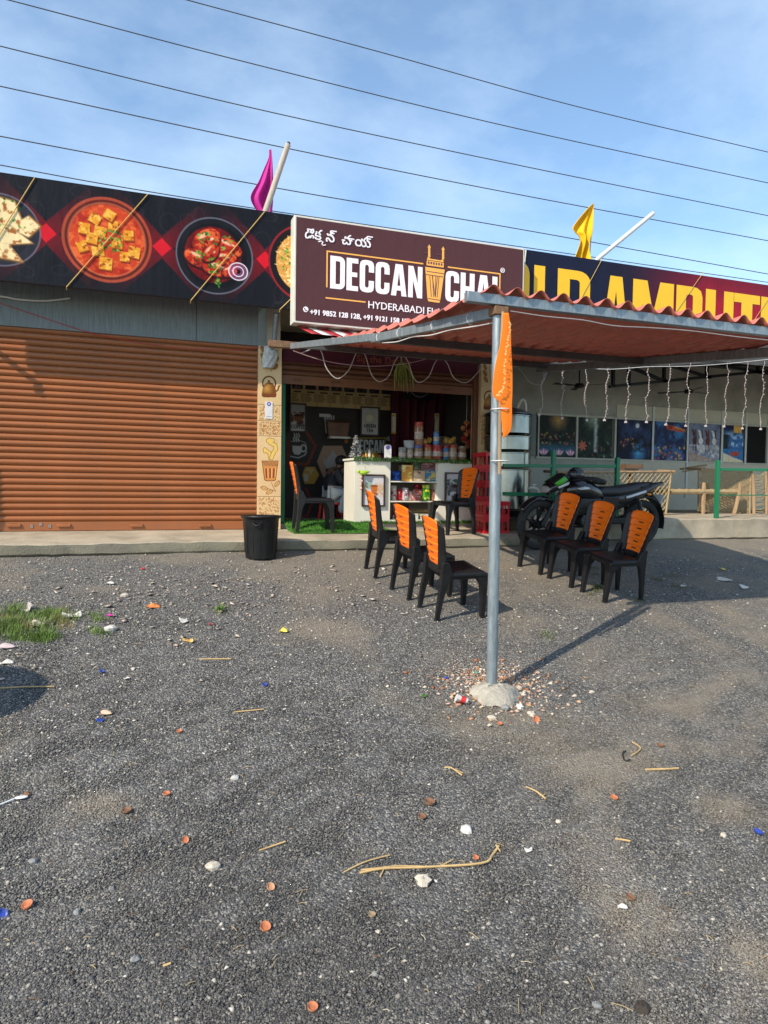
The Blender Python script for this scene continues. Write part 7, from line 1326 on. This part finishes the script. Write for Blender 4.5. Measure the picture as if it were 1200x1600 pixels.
cap(2, 1432, 17, 'blue bottle cap cut by the left edge', bluep, (.8, .4)); cap(1184, 1303, 14, 'blue bottle cap near the right edge', bluep, (.2, .3)); cap(413, 1072, 8, 'tiny blue cap in the middle distance', bluep, (.3, .3)); cap(159, 1051, 7, 'tiny blue scrap cap below the grass tuft', bluep, (.3, .3))
twig([(562, 1366), (600, 1361), (660, 1357), (752, 1353), (769, 1338), (779, 1326)], [.0052] * 21, 'long bent dry stalk lying in the centre foreground', forks=(((564, 1363), (620, 1356), (662, 1357)), ((594, 1373), (600, 1361)), ((690, 1356), (708, 1346)), ((775, 1324), (782, 1334))))
twig([(537, 1365), (570, 1351), (609, 1338)], .0035, 'short dry stalk lying left above the long bent stalk'); twig([(822, 1231), (838, 1240), (853, 1250)], .0042, 'short straw pointing down right, above the right foreground', forks=(((848, 1246), (852, 1243)),)); twig([(1008, 1204), (1035, 1205), (1060, 1202)], .006, 'thick short straw in the right middle yard'); twig([(961, 1312), (985, 1318)], .0045, 'short straw in the right foreground above the clay cap'); twig([(405, 1331), (446, 1319)], .004, 'short straw in the left foreground'); twig([(311, 1031), (361, 1032)], .0045, 'thin straight straw left of the dusty patch'); twig([(-5, 1077), (40, 1076), (85, 1074)], .0045, 'long straw crossing the dark shadow at the left edge'); twig([(694, 1201), (705, 1203), (722, 1213)], .004, 'forked straw below the canopy footing', forks=(((705, 1203), (716, 1207), (724, 1211)),)); twig([(988, 1161), (1001, 1172), (987, 1182)], .004, 'bent forked straw in the right middle yard'); twig([(255, 1512), (267, 1510)], .004, 'tiny straw in the lower left corner'); twig([(366, 1114), (412, 1111)], .004, 'thin pale straw in the centre left yard'); twig([(100, 877), (101, 902), (102, 932)], .003, 'thin dry stem standing behind the grass tuft', name='stem') if False else None
o = twig([(978, 1175), (973, 1180), (976, 1190), (985, 1190)], .004, 'thin black cord loop in the right middle yard', M('black_cord', (.015, .015, .015), .6), name='cord')
t = thing('plastic_spoon', 'white plastic spoon pointing away at the left edge', 'spoon', G(30, 1251, .01)); b = MB(); a0 = G(-8, 1264, .012) - G(30, 1251, .01); b.tube([a0, Vector((-.02, -.005, .004))], [.0035, .004], 6); b.build('handle', M('white_plastic', (.72, .72, .72), .35), t); b = MB(); b.ball((.008, .004, .004), (.030, .017, .005), 12); b.build('bowl', M('white_plastic', (.72, .72, .72), .35), t)
stone(42, 1243, 14, 'brown clod at the tip of the white plastic spoon', claybr, 21); stone(1004, 1578, 26, 'dark crumbly clod at the bottom right', M('dark_clod', (.045, .035, .028), .95, bump=.8, bs=120), 22)
scrap(239, 950, 17, 'bright orange wrapper scrap right of the grass tuft', M('orange_foil', (.60, .19, .05), .5, var=.5, vs=60), 1, .7, .3, 'wrapper'); scrap(294, 1003, 20, 'yellow and pink wrapper scrap in the left yard', M('yellow_foil', (.50, .32, .09), .5, var=.5, vs=40), 2, .35, .2, 'wrapper'); scrap(443, 988, 11, 'small bright yellow wrapper on the tan dust', M('bright_yellow_foil', (.60, .46, .06), .5, var=.3, vs=60), 3, .8, .5, 'wrapper'); scrap(172, 913, 13, 'white paper scrap before the step, left', paperw, 4); scrap(288, 973, 14, 'crumpled white paper below the orange wrapper', paperw, 5, .7, .5); scrap(112, 965, 26, 'torn white paper right beside the grass tuft', paperw, 6, .5, .3); scrap(58, 979, 18, 'crumpled cream paper in front of the grass tuft', pale, 7, .6, .5); scrap(42, 954, 26, 'faded printed packet lying on the grass tuft', M('faded_print', (.45, .40, .36), .5, var=.5, vs=40), 8, .6, .4, 'wrapper'); scrap(1132, 908, 21, 'white paper scrap in the canopy shadow at the right', paperw, 9, .4, .25); scrap(1163, 920, 13, 'crumpled white tissue, rightmost in the canopy shadow', paperw, 10, .7, .5); scrap(1130, 891, 8, 'small yellow wrapper in the canopy shadow', M('bright_yellow_foil', (.60, .46, .06), .5, var=.3, vs=60), 11, .8, .4, 'wrapper'); scrap(1068, 917, 12, 'thin white paper strip in the canopy shadow', paperw, 12, .3, .2); scrap(10, 1013, 20, 'pinkish torn packet at the left edge below the grass', M('pink_paper', (.5, .40, .40), .6), 13, .6, .3); scrap(10, 1038, 17, 'pale torn paper at the left edge above the shadow', paperw, 14, .5, .3); scrap(198, 1062, 9, 'small white paper square in the left yard', paperw, 15); scrap(166, 1117, 17, 'peach coloured scrap in the left yard', M('peach_paper', (.55, .38, .27), .7), 16, .5, .3); scrap(157, 1128, 12, 'dark blue plastic scrap beside the peach scrap', bluep, 17, .6, .3); scrap(972, 1421, 14, 'short white tube of paper in the right foreground', paperw, 18, .4, .4); scrap(826, 1332, 13, 'white plastic scrap right of the long stalk', paperw, 19, .5, .4); scrap(223, 890, 7, 'tiny red scrap beyond the orange wrapper', M('red_foil', (.6, .03, .03), .4), 20); scrap(171, 963, 8, 'tiny magenta scrap right of the torn paper', M('magenta_foil', (.6, .03, .3), .4), 21); scrap(330, 977, 8, 'small dark red scrap in the left yard', M('dark_red_foil', (.4, .03, .05), .5), 22); scrap(744, 1053, 8, 'tiny turquoise scrap behind the footing', M('turquoise_plastic', (.05, .40, .33), .4), 23); scrap(697, 1061, 7, 'tiny royal blue scrap left of the footing', bluep, 24); scrap(663, 1090, 9, 'tiny green leaf scrap left of the footing', M('leaf_green', (.06, .16, .02), .6), 25, .6, .5, 'leaf_scrap', 'leaf')
# crushed cup by the footing
t = thing('paper_cup', 'crushed white cup with a red band leaning on the canopy footing', 'cup', G(722, 1100, .03)); b = MB(); b.lathe([(.022, -.035), (.030, .04), (.032, .042)], 18, (0, 0, 0), (-.85, .25, .35)); b.v = [(x, y, z * .8) for x, y, z in b.v]; b.build('body', paperw, t); b = MB(); b.lathe([(.0255, -.018), (.0290, .015)], 18, (0, 0, 0), (-.85, .25, .35), cap0=False, cap1=False); b.v = [(x * 1.02, y * 1.02, z * .82) for x, y, z in b.v]; b.build('band', M('red_foil', (.6, .03, .03), .4), t)
# ------------------------------------------------------------------ grass and weeds
gg = M('yard_grass', (.125, .20, .035), .7, var=.5, vs=9)
def tuft(name, label, pts, hgt, seed, mat, n, wd=.0028, cat='grass', kind_='stuff'):
    r_ = random.Random(seed); P = []
    hub = []
    for i in range(max(6, n // 45)):
        px, py, sx, sy = r_.choice(pts); hub.append(G(px + r_.gauss(0, sx), py + r_.gauss(0, sy), -.003))
    for i in range(n):
        p = r_.choice(hub); x_, y_ = p.x + r_.gauss(0, .035), p.y + r_.gauss(0, .035); P.append(Vector((x_, y_, float(gz(y_)) - .003)))
    b = MB()
    for p in P:
        h = hgt * r_.uniform(.4, 1.15); a = r_.uniform(0, 6.28); l_ = Vector((math.cos(a), math.sin(a), 0)); s_ = Vector((-l_.y, l_.x, 0)) * wd; m = p + l_ * h * .25 + Vector((0, 0, h * .6)); e = p + l_ * h * r_.uniform(.4, .9) + Vector((0, 0, h * r_.uniform(.6, 1)))
        b.add([p - s_, p + s_, m + s_ * .8, m - s_ * .8, e], [(0, 1, 2, 3), (3, 2, 4)])
    return tag(b.build(name, mat, smooth=0), label, cat, kind=kind_)
tuft('grass', 'patch of bright green grass at the left edge', [(20, 968, 22, 8), (60, 962, 20, 9), (85, 965, 12, 8), (45, 985, 26, 5), (8, 985, 14, 6), (60, 998, 14, 3)], .082, 1, gg, 2700, .0020)
tuft('grass', 'dry straw coloured blades among the green grass at the left edge', [(25, 975, 24, 9), (70, 972, 20, 10), (100, 975, 10, 8)], .065, 11, M('dry_grass', (.30, .245, .11), .85, var=.3), 800, .0016)
tuft('grass', 'sparse dry green grass by the torn paper', [(150, 968, 12, 4), (160, 990, 10, 4)], .06, 2, gg, 160)
tuft('grass', 'thin patch of short grass under the right row of chairs', [(1030, 905, 22, 6), (925, 890, 10, 5), (1012, 938, 8, 4), (935, 925, 8, 4)], .035, 3, M('dull_grass', (.13, .14, .05), .8, var=.3), 700)
tuft('grass', 'few blades of grass right of the post', [(855, 992, 8, 3), (344, 953, 5, 2)], .05, 4, gg, 120)
def weed(px, py, n, hgt, label, lift=0.0, seed=0, spread=.5):
    p = G(px, py); t = thing('weed', label, 'weed', p + Vector((0, -.01, lift))); r_ = random.Random(seed)
    for i in range(n):
        a = r_.uniform(0, 6.28); L_ = hgt * r_.uniform(.5, 1); d = Vector((math.cos(a) * spread, math.sin(a) * spread, 1)).normalized(); b = MB(); b.tube([(0, 0, 0), d * L_], .0025, 4)
        for k in range(4):
            f = .4 + .2 * k; q0 = d * L_ * f; aa = r_.uniform(0, 6.28); u = Vector((math.cos(aa), math.sin(aa), .3)) * .022; w_ = Vector((-u.y, u.x, 0)) * .5; b.add([q0, q0 + u * .6 + w_, q0 + u * 1.6, q0 + u * .6 - w_], [(0, 1, 2, 3)])
        b.build('sprig', M('weed_green', (.11, .24, .03), .6, var=.3), t, smooth=0)
weed(561, 856, 9, .11, 'small green weed growing at the foot of the step before the counter', 0, 1); weed(1113, 841, 10, .22, 'green weed growing against the hall platform at the right', 0, 2, .35); weed(344, 955, 5, .05, 'tiny green seedling in the left yard', 0, 3)
